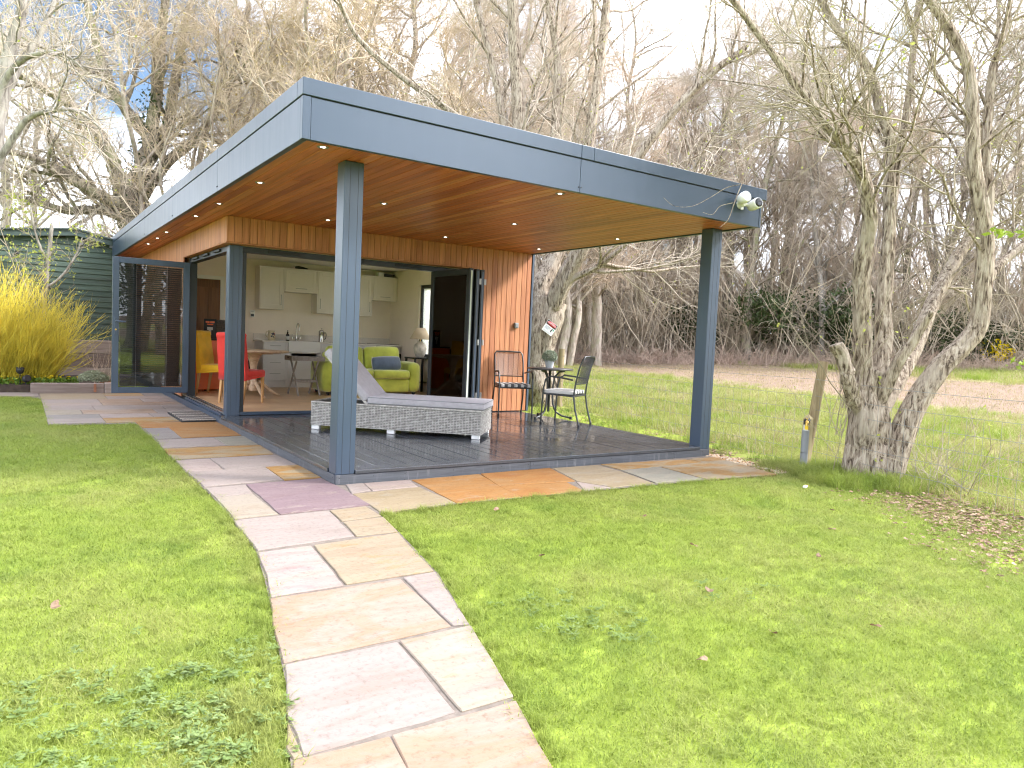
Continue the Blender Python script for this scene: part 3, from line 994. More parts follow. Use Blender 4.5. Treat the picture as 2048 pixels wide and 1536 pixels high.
# right outer wall and back wall (metal clad, seen only at a slant)
rm(box('outer_wall', 4.56, 4.637, YW + 0.045, 4.75, 0.0, 2.52, 'anthracite', room))
rm(box('outer_wall', 4.56, 4.637, 7.5, YBK - 0.3, 0.0, 2.52, 'anthracite', room))
rm(box('outer_wall', 4.56, 4.637, 4.751, 7.499, 2.15, 2.52, 'anthracite', room))
rm(box('outer_wall', 4.56, 4.637, 4.751, 7.499, 0.0, 0.68, 'anthracite', room))
rm(box('outer_wall', 0.0, 4.55, YBK - 0.34, YBK - 0.28, 0.0, 2.52, 'anthracite', room))
rm(box('base_plinth', 0.03, 4.6, 4.0, YBK - 0.3, -0.16, 0.0, 'black_matt', room))

# posts
def post(x0, y0, w, z0, z1, name='post'):
    o = rm(box(name, x0, x0 + w, y0, y0 + w, z0, z1, 'anthracite', room, 0.006))
    s = MB()
    for fx in (0.3, 0.72):
        s.box((x0 + w * fx - 0.001, y0 - 0.0012, z0 + 0.004), (x0 + w * fx + 0.001, y0 + 0.002, z1 - 0.004))
    q = s.build('joint_line', 'black_matt', o)
    q.location -= room.location + o.location
    return o
W = 0.1625
post(0.0, 0.0, W, -0.029, ZS - 0.002)
post(DX - W, 0.0, W, -0.029, ZS - 0.002)
cp = post(0.061, 4.02, W, -0.005, 2.168)

# openings: head frames, vents, thresholds
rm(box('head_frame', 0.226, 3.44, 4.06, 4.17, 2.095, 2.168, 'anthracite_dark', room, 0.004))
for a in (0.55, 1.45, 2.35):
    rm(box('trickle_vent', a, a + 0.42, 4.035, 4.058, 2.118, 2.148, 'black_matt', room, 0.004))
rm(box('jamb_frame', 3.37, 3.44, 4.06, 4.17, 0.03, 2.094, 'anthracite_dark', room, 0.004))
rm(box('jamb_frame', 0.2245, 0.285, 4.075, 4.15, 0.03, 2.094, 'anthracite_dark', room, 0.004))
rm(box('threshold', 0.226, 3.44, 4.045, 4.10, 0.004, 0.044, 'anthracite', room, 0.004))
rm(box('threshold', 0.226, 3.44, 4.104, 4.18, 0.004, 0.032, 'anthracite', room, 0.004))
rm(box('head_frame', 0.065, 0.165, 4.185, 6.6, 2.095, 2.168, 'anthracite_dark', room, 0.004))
for a in (4.5, 5.2, 5.9):
    rm(box('trickle_vent', 0.035, 0.06, a, a + 0.36, 2.118, 2.148, 'black_matt', room, 0.004))
for a, c, z1, mm in ((0.028, 0.058, 0.012, 'anthracite'), (0.062, 0.085, 0.03, 'brushed_steel'), (0.088, 0.112, 0.024, 'anthracite_dark'), (0.115, 0.135, 0.034, 'brushed_steel'), (0.138, 0.165, 0.026, 'anthracite')):
    rm(box('threshold', a, c, 4.186, 6.6, -0.03, z1, mm, room, 0.002, 1))
rm(box('base_trim', -0.002, 0.026, 4.103, 8.7, -0.135, -0.02, 'anthracite', room, 0.003))
rm(box('base_trim', 0.0, 0.06, 4.103, 4.19, -0.018, -0.008, 'anthracite', room, 0.002))
rm(box('jamb_frame', 0.05, 0.165, 6.53, 6.6, 0.035, 2.094, 'anthracite_dark', room, 0.004))

# glazed door leaves with slatted blinds between the panes
def leaf(name, w, h, th, label, m='anthracite_dark', handle=False, tilt=20, slats=58, sm='slat_grey'):
    """local frame: x across the leaf, y thickness, z up from its foot"""
    e = bpy.data.objects.new(name, None)
    COL.objects.link(e)
    e['label'] = label
    fr = 0.085
    MB().box((0, -th / 2, 0), (fr, th / 2, h)).box((w - fr, -th / 2, 0), (w, th / 2, h)).box((fr, -th / 2, 0), (w - fr, th / 2, fr)).box((fr, -th / 2, h - fr), (w - fr, th / 2, h)).build('frame', m, e, 0.004)
    for s in (-1, 1):
        MB().box((fr - 0.004, s * 0.016 - 0.002, fr - 0.004), (w - fr + 0.004, s * 0.016 + 0.002, h - fr + 0.004)).build('pane', 'pane', e)
    me0 = None
    for i in range(slats):
        z = fr + 0.03 + (h - 2 * fr - 0.06) * i / (slats - 1)
        if me0 is None:
            o = MB().box((-(w / 2 - fr - 0.02), -0.0145, -0.0006), ((w / 2 - fr - 0.02), 0.0145, 0.0006)).build('slat', sm, e)
            me0 = o.data
        else:
            o = link(bpy.data.objects.new('slat', me0), e)
        o.location = (w / 2, 0, z)
        o.rotation_euler = (R(tilt), 0, 0)
    for fx in (0.3, 0.7):
        MB().box((w * fx - 0.0008, -0.0155, fr), (w * fx + 0.0008, -0.0148, h - fr)).build('cord', 'stripe_white', e)
    if handle:
        hh = MB()
        hh.box((0.028, -th / 2 - 0.012, 0.86), (0.062, -th / 2 + 0.001, 1.10))
        hh.tube([(0.045, -th / 2 - 0.01, 1.05), (0.045, -th / 2 - 0.05, 1.05), (0.08, -th / 2 - 0.055, 1.05), (0.17, -th / 2 - 0.055, 1.05)], 0.011, 8)
        hh.build('handle', 'anthracite', e, 0.003)
        MB().tube([(0.045, -th / 2 - 0.02, 0.93), (0.045, -th / 2, 0.93)], 0.013, 10).build('lock_cylinder', 'brass', e)
    e.parent = room
    return e
d1 = leaf('door_leaf', 1.035, 1.985, 0.062, 'side door leaf standing open at a right angle to the wall', 'anthracite', True, 62)
d1.location = Vector((-1.005, 6.40, 0.095)) - room.location
hs = [3.045, 3.165, 3.265]
for i, xx in enumerate(hs):
    dl = leaf('door_leaf', 1.06, 2.06, 0.058, ['outermost', 'middle', 'innermost'][i] + ' leaf of the three folded doors', 'anthracite_dark', False, -48, 58, 'slat_lit')
    dl.location = Vector((xx, 3.07 + 0.03 * i, 0.035)) - room.location
    dl.rotation_euler = (0, 0, R(90 + (2.5, -0.5, 0.5)[i]))
    MB().box((-0.003, -0.012, 0.03), (-0.0005, 0.012, 2.03)).build('edge_seal', 'seal_white' if i == 0 else 'anthracite', dl)
    if i:
        for zz in (0.25, 1.0, 1.85):
            MB().tube([(-0.008, -0.04, zz), (-0.008, -0.04, zz + 0.08)], 0.006, 8).box((-0.005, -0.055, zz), (-0.002, -0.025, zz + 0.08)).build('hinge', 'brushed_steel', dl)

# wall light / socket box on the cladding
t = thing('wall_socket', 'square grey outdoor socket box on the cedar cladding', 'socket', (4.335, YW - 0.002, 1.36))
box('back_box', -0.038, 0.038, -0.035, 0, -0.042, 0.042, 'grey_plastic', t, 0.006)
box('cover', -0.030, 0.030, -0.044, -0.034, -0.030, 0.030, 'pipe_grey', t, 0.004)

# interior shell
IX0, IX1, IYB, IZ = 0.17, 4.545, 8.79, 0.03
fl = rm(box('interior_floor', 0.168, 4.55, 4.183, IYB, -0.02, 0.018, 'black_matt', room))
def ff(o):
    o.location -= room.location + fl.location
    return o
r3 = random.Random(3)
yy = 4.186
while yy < IYB:
    y1 = min(yy + 0.165, IYB)
    xx = 0.17 - r3.uniform(0, 1.1)
    while xx < 4.55:
        x1 = xx + 1.28
        ff(box('floor_plank', max(0.17, xx) + 0.0006, min(4.548, x1) - 0.0006, yy + 0.0006, y1 - 0.0006, 0.018, IZ, 'laminate', fl, 0.0015, 1))
        xx = x1
    yy = y1
rm(box('interior_wall', 0.17, 4.548, IYB, IYB + 0.1, 0.031, 2.45, 'cream_wall', room))
rm(box('interior_wall', 0.085, 0.168, 6.603, 8.9, 0.0, 2.45, 'cream_wall', room))
for a, c, z0, z1 in ((4.0, 4.80, 0.031, 2.45), (7.44, 8.79, 0.031, 2.45), (4.802, 7.438, 2.132, 2.45), (4.802, 7.438, 0.031, 0.70)):
    if a == 4.0:
        a = 4.13
    rm(box('interior_wall', 4.47, 4.555, a, c, z0, z1, 'cream_wall', room))
rm(box('interior_wall', 3.445, 4.468, 4.125, 4.18, 0.031, 2.45, 'cream_wall', room))
rm(box('ceiling', 0.10, 4.555, 4.05, 8.89, 2.4505, 2.515, 'white_paint', room))
rm(box('interior_wall', 0.17, 3.44, 4.05, 4.178, 2.1695, 2.4495, 'cream_wall', room))
rm(box('skirting', 1.06, 1.60, IYB - 0.016, IYB - 0.001, 0.031, 0.15, 'white_paint', room, 0.003))
rm(box('skirting', 4.452, 4.469, 6.2, 8.1, 0.031, 0.15, 'white_paint', room, 0.003))
# window in the right wall, widened out of view to brighten the room
wf = MB()
for lo, hi in (((4.50, 4.80, 0.70), (4.57, 4.87, 2.13)), ((4.50, 6.08, 0.771), (4.57, 6.15, 2.059)), ((4.50, 7.37, 0.70), (4.57, 7.44, 2.13)), ((4.50, 4.871, 0.70), (4.57, 7.369, 0.77)), ((4.50, 4.871, 2.06), (4.57, 7.369, 2.13))):
    wf.box(lo, hi)
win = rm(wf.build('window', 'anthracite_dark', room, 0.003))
for a, c in ((4.86, 6.09), (6.14, 7.38)):
    wp = box('pane', 4.532, 4.538, a, c, 0.76, 2.07, 'obscure_glass', win)
    wp.location -= room.location + win.location
# oak door in the back wall
odr = rm(box('interior_door', 0.36, 0.995, IYB - 0.030, IYB - 0.002, 0.033, 2.0, 'oak_door', room, 0.003))
for a in (0.375, 0.585, 0.79):
    q = box('door_panel', a, a + 0.19, IYB - 0.036, IYB - 0.031, 0.2, 1.85, 'oak_door', odr, 0.004)
    q.location -= room.location + odr.location
rm(box('architrave', 0.998, 1.068, IYB - 0.032, IYB - 0.002, 0.033, 2.07, 'white_paint', room, 0.004))
rm(box('architrave', 0.30, 0.997, IYB - 0.032, IYB - 0.002, 2.003, 2.07, 'white_paint', room, 0.004))

# ------------------------------------------------------------------ kitchen
YC = 8.15
def handle_bar(parent, a, b, m='brushed_steel'):
    a, b = Vector(a), Vector(b)
    d = Vector((0, -0.028, 0))
    t = (b - a).normalized() * 0.012
    MB().tube([a + d, b + d], 0.0055, 8).tube([a + t, a + t + d], 0.0045, 6).tube([b - t, b - t + d], 0.0045, 6).build('handle', m, parent)

def shaker(parent, x0, x1, z0, z1, y, m, name='door', framed=True):
    """framed front: rails proud of a recessed panel"""
    d = box(name, x0 + 0.002, x1 - 0.002, y - 0.016, y - 0.001, z0 + 0.002, z1 - 0.002, m, parent, 0.002, 1)
    if framed:
        r = 0.065
        f = MB()
        f.box((x0 + 0.002, y - 0.022, z0 + 0.002), (x0 + r, y - 0.0165, z1 - 0.002)).box((x1 - r, y - 0.022, z0 + 0.002), (x1 - 0.002, y - 0.0165, z1 - 0.002))
        f.box((x0 + r + 0.0002, y - 0.022, z0 + 0.002), (x1 - r - 0.0002, y - 0.0165, z0 + r)).box((x0 + r + 0.0002, y - 0.022, z1 - r), (x1 - r - 0.0002, y - 0.0165, z1 - 0.002))
        q = f.build('door_frame', m, d, 0.0015, 1)
        q.location -= d.location
    return d

def wall_unit(x0, x1, z0, z1, hx, label):
    t = thing('wall_cabinet', label, 'cabinet', ((x0 + x1) / 2, 8.62, z0), 0, 'shaker wall cabinets over the worktop')
    w = (x1 - x0) / 2
    h = z1 - z0
    box('carcass', -w, w, -0.15, 0.168, 0, h, 'cabinet', t, 0.002, 1)
    box('face_frame', -w, w, -0.17, -0.1505, 0, 0.03, 'cabinet', t, 0.002, 1)
    box('face_frame', -w, w, -0.17, -0.1505, h - 0.03, h, 'cabinet', t, 0.002, 1)
    box('face_frame', -w, -w + 0.022, -0.17, -0.1505, 0.0305, h - 0.0305, 'cabinet', t, 0.002, 1)
    box('face_frame', w - 0.022, w, -0.17, -0.1505, 0.0305, h - 0.0305, 'cabinet', t, 0.002, 1)
    shaker(t, -w + 0.023, w - 0.023, 0.032, h - 0.032, -0.1510, 'cabinet')
    if hx == 'h':
        handle_bar(t, (-0.11, -0.172, 0.075), (0.11, -0.172, 0.075))
    else:
        xh = (w - 0.06) if hx == 'r' else (-w + 0.06)
        handle_bar(t, (xh, -0.172, 0.09), (xh, -0.172, 0.29))
wall_unit(1.63, 2.092, 1.505, 2.315, 'r', 'tall cream wall cabinet at the left end of the row')
wall_unit(2.094, 2.738, 1.86, 2.315, 'h', 'short cream lift-up wall cabinet above the kitchen tap')
wall_unit(2.740, 3.29, 1.48, 2.315, 'l', 'tall cream wall cabinet partly hidden by the front post')
wall_unit(3.292, 3.902, 1.48, 2.315, 'r', 'tall cream wall cabinet right of the front post')
wall_unit(3.904, 4.46, 1.82, 2.315, 'h', 'short cream wall cabinet at the right end of the row')

def base_unit(x0, x1, label, fronts):
    t = thing('base_cabinet', label, 'cabinet', ((x0 + x1) / 2, 8.46, IZ), 0, 'kitchen base cabinets')
    w = (x1 - x0) / 2
    box('carcass', -w, w, -0.29, 0.32, 0.13, 0.855, 'cabinet_grey', t, 0.002, 1)
    box('plinth', -w, w, -0.27, -0.25, 0.002, 0.1285, 'cabinet_grey', t, 0.002, 1)
    box('face_frame', -w, -w + 0.02, -0.31, -0.2905, 0.13, 0.855, 'cabinet_grey', t, 0.002, 1)
    box('face_frame', w - 0.02, w, -0.31, -0.2905, 0.13, 0.855, 'cabinet_grey', t, 0.002, 1)
    for kind, z0, z1 in fronts:
        d = shaker(t, -w + 0.021, w - 0.021, z0, z1, -0.2915, 'cabinet_grey', 'drawer' if kind == 'd' else 'door', kind != 'd')
        if kind == 'd':
            handle_bar(t, (-0.10, -0.308, (z0 + z1) / 2 + 0.02), (0.10, -0.308, (z0 + z1) / 2 + 0.02))
        elif kind == 'D':
            handle_bar(t, (w - 0.07, -0.314, z1 - 0.06), (w - 0.07, -0.314, z1 - 0.2))
    return t
base_unit(1.645, 2.078, 'pale grey four drawer base cabinet left of the sink', [('d', 0.70, 0.85), ('d', 0.545, 0.695), ('d', 0.37, 0.54), ('d', 0.135, 0.365)])
base_unit(2.080, 2.745, 'pale grey cabinet under the white butler sink', [('D', 0.135, 0.60), ('x', 0.605, 0.66)])
base_unit(2.747, 3.30, 'pale grey base cabinet between sink and sofa back', [('D', 0.135, 0.69), ('d', 0.695, 0.85)])
base_unit(3.302, 3.885, 'pale grey base cabinet left of the oven', [('D', 0.135, 0.69), ('d', 0.695, 0.85)])
t = thing('oven', 'built-in stainless steel oven at the right end of the kitchen', 'oven', (4.195, 8.46, IZ))
box('body', -0.305, 0.27, -0.28, 0.32, 0.13, 0.855, 'black_matt', t, 0.002, 1)
box('control_panel', -0.30, 0.265, -0.305, -0.2805, 0.70, 0.85, 'steel', t, 0.003, 1)
box('oven_door', -0.30, 0.265, -0.305, -0.2805, 0.14, 0.695, 'black_gloss', t, 0.003, 1)
for a in (-0.18, 0.14):
    MB().tube([(a, -0.306, 0.77), (a, -0.335, 0.77)], 0.02, 14).build('knob', 'black_gloss', t)
handle_bar(t, (-0.24, -0.306, 0.64), (0.2, -0.306, 0.64), 'steel')
box('plinth', -0.305, 0.27, -0.27, -0.25, 0.002, 0.1285, 'cabinet_grey', t)
t = thing('worktop', 'white stone kitchen worktop with low upstand along the back wall', 'worktop', (3.0, 8.46, 0.886))
WX = -3.0
for a, c in ((1.615, 2.105), (2.72, 4.466)):
    box('slab_top', a + WX, c + WX, -0.335, 0.325, 0.0, 0.03, 'worktop', t, 0.004)
box('slab_top', 2.1052 + WX, 2.7198 + WX, 0.16, 0.325, 0.0, 0.03, 'worktop', t)
box('upstand', 1.615 + WX, 4.466 + WX, 0.308, 0.327, 0.0305, 0.15, 'worktop', t, 0.003)
t = thing('hob', 'flat black glass hob set into the worktop', 'hob', (4.18, 8.45, 0.9165))
box('glass_top', -0.26, 0.26, -0.24, 0.24, 0, 0.007, 'black_gloss', t, 0.003)
# butler sink
t = thing('butler_sink', 'white ceramic butler sink with deep front', 'sink', (2.4125, 8.33, 0.70))
bm_ = MB()
bm_.box((-0.305, -0.21, 0), (0.305, 0.19, 0.02))
for lo, hi in (((-0.305, -0.21, 0.0201), (0.305, -0.185, 0.215)), ((-0.305, 0.165, 0.0201), (0.305, 0.19, 0.215)), ((-0.305, -0.1849, 0.0201), (-0.28, 0.1649, 0.215)), ((0.28, -0.1849, 0.0201), (0.305, 0.1649, 0.215))):
    bm_.box(lo, hi)
bm_.build('basin', 'ceramic', t, 0.006)
t = thing('kitchen_tap', 'chrome swan neck mixer tap behind the sink', 'tap', (2.4, 8.60, 0.9165))
arc = [(0, 0, 0.02), (0, 0, 0.26)] + [(0, -0.075 + 0.075 * math.cos(a), 0.26 + 0.085 * math.sin(a)) for a in np.linspace(0.25, math.pi, 9)] + [(0, -0.15, 0.20)]
MB().lathe([(0.026, 0), (0.026, 0.012), (0.018, 0.03), (0.018, 0.09)], s=14).tube(arc, 0.011, 10).build('spout', 'steel', t)
for s in (-1, 1):
    MB().tube([(0.015 * s, 0, 0.05), (0.075 * s, 0, 0.05)], 0.009, 8).tube([(0.075 * s, 0, 0.035), (0.075 * s, 0, 0.075)], 0.016, 10).tube([(0.075 * s, 0, 0.07), (0.085 * s, -0.01, 0.13)], 0.006, 6).build('lever', 'steel', t)
# jug
t = thing('ceramic_jug', 'cream ceramic jug painted with dark grapes on the worktop', 'jug', (1.86, 8.42, 0.9165))
MB().lathe([(0.05, 0), (0.066, 0.02), (0.072, 0.06), (0.064, 0.11), (0.055, 0.15), (0.062, 0.185), (0.058, 0.184), (0.05, 0.15)], s=24).build('body', 'jug', t)
MB().tube([(-0.055, 0, 0.165), (-0.095, 0, 0.155), (-0.105, 0, 0.11), (-0.09, 0, 0.07), (-0.066, 0, 0.055)], 0.009, 8).build('handle', 'jug', t)
g_ = MB()
for i in range(13):
    a = R(-80 + rnd.uniform(-28, 34))
    z = 0.05 + 0.09 * rnd.random()
    rr_ = 0.068 - abs(z - 0.06) * 0.14
    g_.lathe([(0.001, -0.012), (0.010, -0.008), (0.013, 0), (0.010, 0.008), (0.001, 0.012)], (rr_ * math.cos(a), rr_ * math.sin(a), z), 8)
g_.build('grape_paint', 'jug_blue', t)
g_ = MB()
for a, z in ((-40, 0.12), (-45, 0.10), (-52, 0.13)):
    g_.lathe([(0.001, -0.013), (0.011, -0.008), (0.014, 0), (0.011, 0.009), (0.001, 0.013)], (0.058 * math.cos(R(a)), 0.058 * math.sin(R(a)), z), 8)
g_.build('fruit_paint', 'jug_red', t)
# soap
t = thing('soap_bottle', 'dark pump soap bottle with white label beside the tap', 'bottle', (2.20, 8.52, 0.9165))
MB().lathe([(0.033, 0), (0.035, 0.004), (0.035, 0.105), (0.028, 0.125), (0.014, 0.14), (0.014, 0.155)], s=18).build('bottle', 'amber', t)
MB().lathe([(0.0356, 0.02), (0.0356, 0.09)], s=18).build('label', 'label_white', t)
MB().lathe([(0.016, 0.155), (0.016, 0.175), (0.006, 0.178), (0.006, 0.20)], s=12).tube([(0, 0, 0.2), (-0.006, -0.035, 0.2)], 0.007, 6).build('pump', 'black_matt', t)
# kettle
t = thing('coffee_press', 'polished steel coffee press on the worktop by the sink', 'coffee press', (2.83, 8.40, 0.9165))
MB().lathe([(0.055, 0), (0.056, 0.01), (0.052, 0.02), (0.052, 0.19), (0.056, 0.20), (0.045, 0.225), (0.02, 0.238), (0.012, 0.24)], s=24).build('body', 'steel', t)
MB().lathe([(0.004, 0.24), (0.004, 0.25), (0.014, 0.258), (0.014, 0.27), (0.003, 0.278)], s=12).build('knob', 'steel', t)
MB().tube([(0.05, 0, 0.18), (0.09, 0, 0.185), (0.10, 0, 0.14), (0.09, 0, 0.07), (0.05, 0, 0.05)], 0.009, 8).build('handle', 'black_matt', t)
t = thing('soap_dish', 'flat pale dish beside the soap bottle', 'dish', (2.10, 8.50, 0.9165))
MB().lathe([(0.05, 0), (0.07, 0.012), (0.066, 0.013), (0.046, 0.004)], s=16).build('dish', 'ceramic', t)
# thermostat
t = thing('thermostat', 'white wall thermostat with dark display beside the cabinets', 'thermostat', (1.59, IYB - 0.001, 1.41))
box('case', -0.042, 0.042, -0.022, 0, -0.075, 0.07, 'white_plastic', t, 0.006)
box('display', -0.028, 0.028, -0.025, -0.0215, -0.055, -0.008, 'black_gloss', t, 0.001, 1)
b_ = MB()
for i in range(4):
    b_.box((-0.03 + 0.017 * i, -0.0235, 0.03), (-0.02 + 0.017 * i, -0.0215, 0.042))
b_.build('buttons', 'grey_plastic', t)
# things on top of the cabinets
t = thing('dark_bundle', 'small dark bundle lying on top of the left cabinets', 'bundle', (2.42, 8.5, 2.317))
MB().tube([(-0.12, -0.02, 0.022), (-0.05, -0.03, 0.028), (0.02, -0.04, 0.024), (0.12, -0.06, 0.012)], [0.02, 0.028, 0.022, 0.008], 8).build('cover', 'black_matt', t)
t = thing('box_file', 'black box with white end on top of the right cabinet', 'box', (4.18, 8.56, 2.317))
box('case', -0.02, 0.22, -0.08, 0.08, 0, 0.062, 'black_matt', t, 0.004)
box('sleeve', -0.14, -0.021, -0.08, 0.08, 0, 0.085, 'label_white', t, 0.004)

# ------------------------------------------------------------------ orange drinks fridge with boxes
t = thing('drinks_fridge', 'orange sided drinks fridge with black front beside the side opening', 'fridge', (0.50, 7.75, IZ), R(6))
box('cabinet_side', -0.23, 0.25, -0.245, 0.25, 0.02, 0.86, 'orange_gloss', t, 0.01)
box('fridge_door', -0.27, -0.2305, -0.24, 0.245, 0.06, 0.85, 'black_gloss', t, 0.008)
box('top_panel', -0.235, 0.25, -0.24, 0.245, 0.861, 0.885, 'black_matt', t, 0.004)
e_ = MB()
for i in range(5):
    e_.box((-0.2725, -0.18 + 0.07 * i, 0.28), (-0.2705, -0.14 + 0.07 * i, 0.36))
e_.build('emblem', 'stripe_white', t)
for a in (-0.2, 0.2):
    MB().lathe([(0.02, 0.0), (0.02, 0.019)], (0.0, a, 0), 10).build('foot', 'black_matt', t)
t = thing('drinks_box', 'dark carton with orange and white print on the orange fridge', 'box', (0.60, 7.66, 0.917), R(-12))
box('carton', -0.10, 0.10, -0.09, 0.09, 0, 0.34, 'black_matt', t, 0.004)
p_m = MB()
for i, (a, b2, c_, d_) in enumerate(((-0.07, -0.01, 0.27, 0.30), (0.0, 0.07, 0.27, 0.30), (-0.05, 0.05, 0.235, 0.255))):
    p_m.box((a, -0.0925, c_), (b2, -0.0905, d_))
p_m.build('print', 'orange_gloss', t)
MB().box((-0.045, -0.0925, 0.15), (0.045, -0.0905, 0.20)).box((-0.02, -0.0925, 0.06), (0.02, -0.0905, 0.149)).build('emblem', 'stripe_white', t)
t = thing('drinks_box', 'plain brown-black carton right of the printed one on the fridge', 'box', (0.80, 7.72, 0.917), R(-8))
box('carton', -0.09, 0.09, -0.09, 0.09, 0, 0.33, 'mat_brown', t, 0.004)

# ------------------------------------------------------------------ dining set
def dining_chair(label, m, loc, rz):
    """scroll-top upholstered chair; local +x is forward"""
    t = thing('dining_chair', label, 'chair', (*loc, IZ), rz, 'upholstered dining chairs')
    w = 0.225
    # back: side profile swept across, rolled over at the top
    prof_f = [(-0.175, 0.36), (-0.18, 0.5), (-0.20, 0.65), (-0.225, 0.8), (-0.245, 0.92), (-0.25, 0.98)]
    scr = [(-0.25 - 0.035 + 0.042 * math.cos(a), 0.985 + 0.042 * math.sin(a)) for a in np.linspace(0.1, 3.9, 10)]
    prof_b = [(-0.305, 0.93), (-0.30, 0.8), (-0.275, 0.62), (-0.255, 0.45), (-0.25, 0.34)]
    prof = prof_f + scr + prof_b
    n = len(prof)
    mb = MB()
    ysl_ = [-w, -w * 0.985, w * 0.985, w]
    vs = []
    for yi, y in enumerate(ysl_):
        k = 0.97 if yi in (0, 3) else 1.0
        cx_, cz_ = -0.24, 0.7
        vs += [(cx_ + (px - cx_) * k, y, cz_ + (pz - cz_) * (0.99 if k < 1 else 1)) for px, pz in prof]
    fs = [(j * n + i, j * n + (i + 1) % n, (j + 1) * n + (i + 1) % n, (j + 1) * n + i) for j in range(3) for i in range(n)]
    mb.add(vs, fs, True)
    mb.add(vs[:n], [tuple(range(n - 1, -1, -1))])
    mb.add(vs[3 * n:], [tuple(range(n))])
    mb.build('backrest', m, t)
    softbox('seat', -0.19, 0.235, -w, w, 0.385, 0.49, m, t, 0.03, 0.012)
    ap = MB()
    vs = [(-0.245, -w + 0.006, 0.34), (0.228, -w + 0.006, 0.39), (0.228, w - 0.006, 0.39), (-0.245, w - 0.006, 0.34), (-0.245, -w + 0.006, 0.45), (0.228, -w + 0.006, 0.45), (0.228, w - 0.006, 0.45), (-0.245, w - 0.006, 0.45)]
    ap.add(vs, [(0, 3, 2, 1), (4, 5, 6, 7), (0, 1, 5, 4), (1, 2, 6, 5), (2, 3, 7, 6), (3, 0, 4, 7)])
    ap.build('skirt', m, t, 0.008)
    for sx in (-1, 1):
        for sy in (-1, 1):
            x0 = 0.20 if sx > 0 else -0.215
            dx = 0.0 if sx > 0 else -0.05
            a = Vector((x0, sy * (w - 0.03), 0.40 if sx > 0 else 0.36))
            b2 = Vector((x0 + dx, sy * (w - 0.03), 0.0))
            q = MB()
            hw, lw = 0.021, 0.014
            vs = [(b2.x - lw, b2.y - lw, 0), (b2.x + lw, b2.y - lw, 0), (b2.x + lw, b2.y + lw, 0), (b2.x - lw, b2.y + lw, 0), (a.x - hw, a.y - hw, a.z), (a.x + hw, a.y - hw, a.z), (a.x + hw, a.y + hw, a.z), (a.x - hw, a.y + hw, a.z)]
            q.add(vs, [(0, 3, 2, 1), (4, 5, 6, 7), (0, 1, 5, 4), (1, 2, 6, 5), (2, 3, 7, 6), (3, 0, 4, 7)])
            q.build('leg', 'oak', t, 0.003, 1)
    return t
dining_chair('bright yellow high-back dining chair with scroll top', 'yellow_fabric', (0.56, 6.80), R(-38))
dining_chair('bright red high-back dining chair behind the corner post', 'red_fabric', (0.60, 5.40), R(40))
t = thing('dining_table', 'round pale wood pedestal dining table between the red and yellow chairs', 'table', (1.0, 6.35, IZ))
MB().lathe([(0.50, 0.72), (0.535, 0.728), (0.545, 0.74), (0.54, 0.755), (0.3, 0.757)], s=48).build('tabletop', 'pale_wood', t)
MB().lathe([(0.30, 0.695), (0.31, 0.719), (0.2, 0.7195)], s=32).build('apron', 'pale_wood', t)
MB().lathe([(0.07, 0.10), (0.085, 0.16), (0.062, 0.24), (0.048, 0.34), (0.05, 0.45), (0.066, 0.56), (0.10, 0.65), (0.14, 0.694)], s=24).build('pedestal', 'pale_wood', t)
for k_ in range(4):
    a = R(-82 + 90 * k_)
    c_, s_2 = math.cos(a), math.sin(a)
    pts = [(0.07, 0.24), (0.16, 0.20), (0.27, 0.11), (0.36, 0.05), (0.44, 0.03)]
    MB().tube([(c_ * r_, s_2 * r_, z_) for r_, z_ in pts], [0.036, 0.033, 0.028, 0.023, 0.019], 8).build('foot', 'pale_wood', t)
t = thing('waste_bin', 'small black bin beside the drawer cabinet', 'bin', (1.38, 8.05, IZ))
MB().lathe([(0.12, 0), (0.14, 0.5), (0.145, 0.52), (0.13, 0.56), (0.05, 0.585)], s=24).build('body', 'black_gloss', t)

# tray table
t = thing('tray_table', 'grey wood folding tray table in front of the drawers', 'table', (1.91, 6.64, IZ))
for xx in (-0.17, 0.20):
    for sg in (-1, 1):
        q = MB()
        bar(q, (xx + 0.012 * sg, -0.25 * sg, 0.0), (xx + 0.012 * sg, 0.19 * sg, 0.585), 0.022, 0.034)
        q.build('leg', 'grey_wood', t, 0.003, 1)
q = MB()
bar(q, (-0.155, 0.09, 0.24), (0.185, 0.09, 0.24), 0.02, 0.04)
q.build('stretcher', 'grey_wood', t, 0.002, 1)
q = MB()
bar(q, (-0.155, -0.09, 0.24), (0.185, -0.09, 0.24), 0.02, 0.04)
q.build('stretcher', 'grey_wood', t, 0.002, 1)
box('tray_base', -0.27, 0.30, -0.20, 0.20, 0.588, 0.602, 'grey_wood', t, 0.002, 1)
for a in (-0.20, 0.186):
    box('tray_rim', -0.27, 0.30, a, a + 0.014, 0.6025, 0.655, 'grey_wood', t, 0.003, 1)
for a in (-0.27, 0.286):
    box('tray_rim', a, a + 0.014, -0.1855, 0.1855, 0.6025, 0.668, 'grey_wood', t, 0.003, 1)
    box('hand_hole', a - 0.001, a + 0.015, -0.05, 0.05, 0.63, 0.65, 'black_matt', t, 0.004)
t = thing('oval_case', 'dark oval case lying in the tray table', 'case', (2.06, 6.62, 0.635))
MB().tube([(-0.09, 0, 0.022), (-0.05, 0, 0.028), (0.05, 0, 0.028), (0.09, 0, 0.022)], [0.016, 0.027, 0.027, 0.016], 12).build('shell', 'black_matt', t)
t = thing('paper_sheet', 'white paper lying in the tray table', 'paper', (1.82, 6.66, 0.6335), R(12))
box('sheet', -0.08, 0.08, -0.11, 0.11, 0, 0.004, 'stripe_white', t)

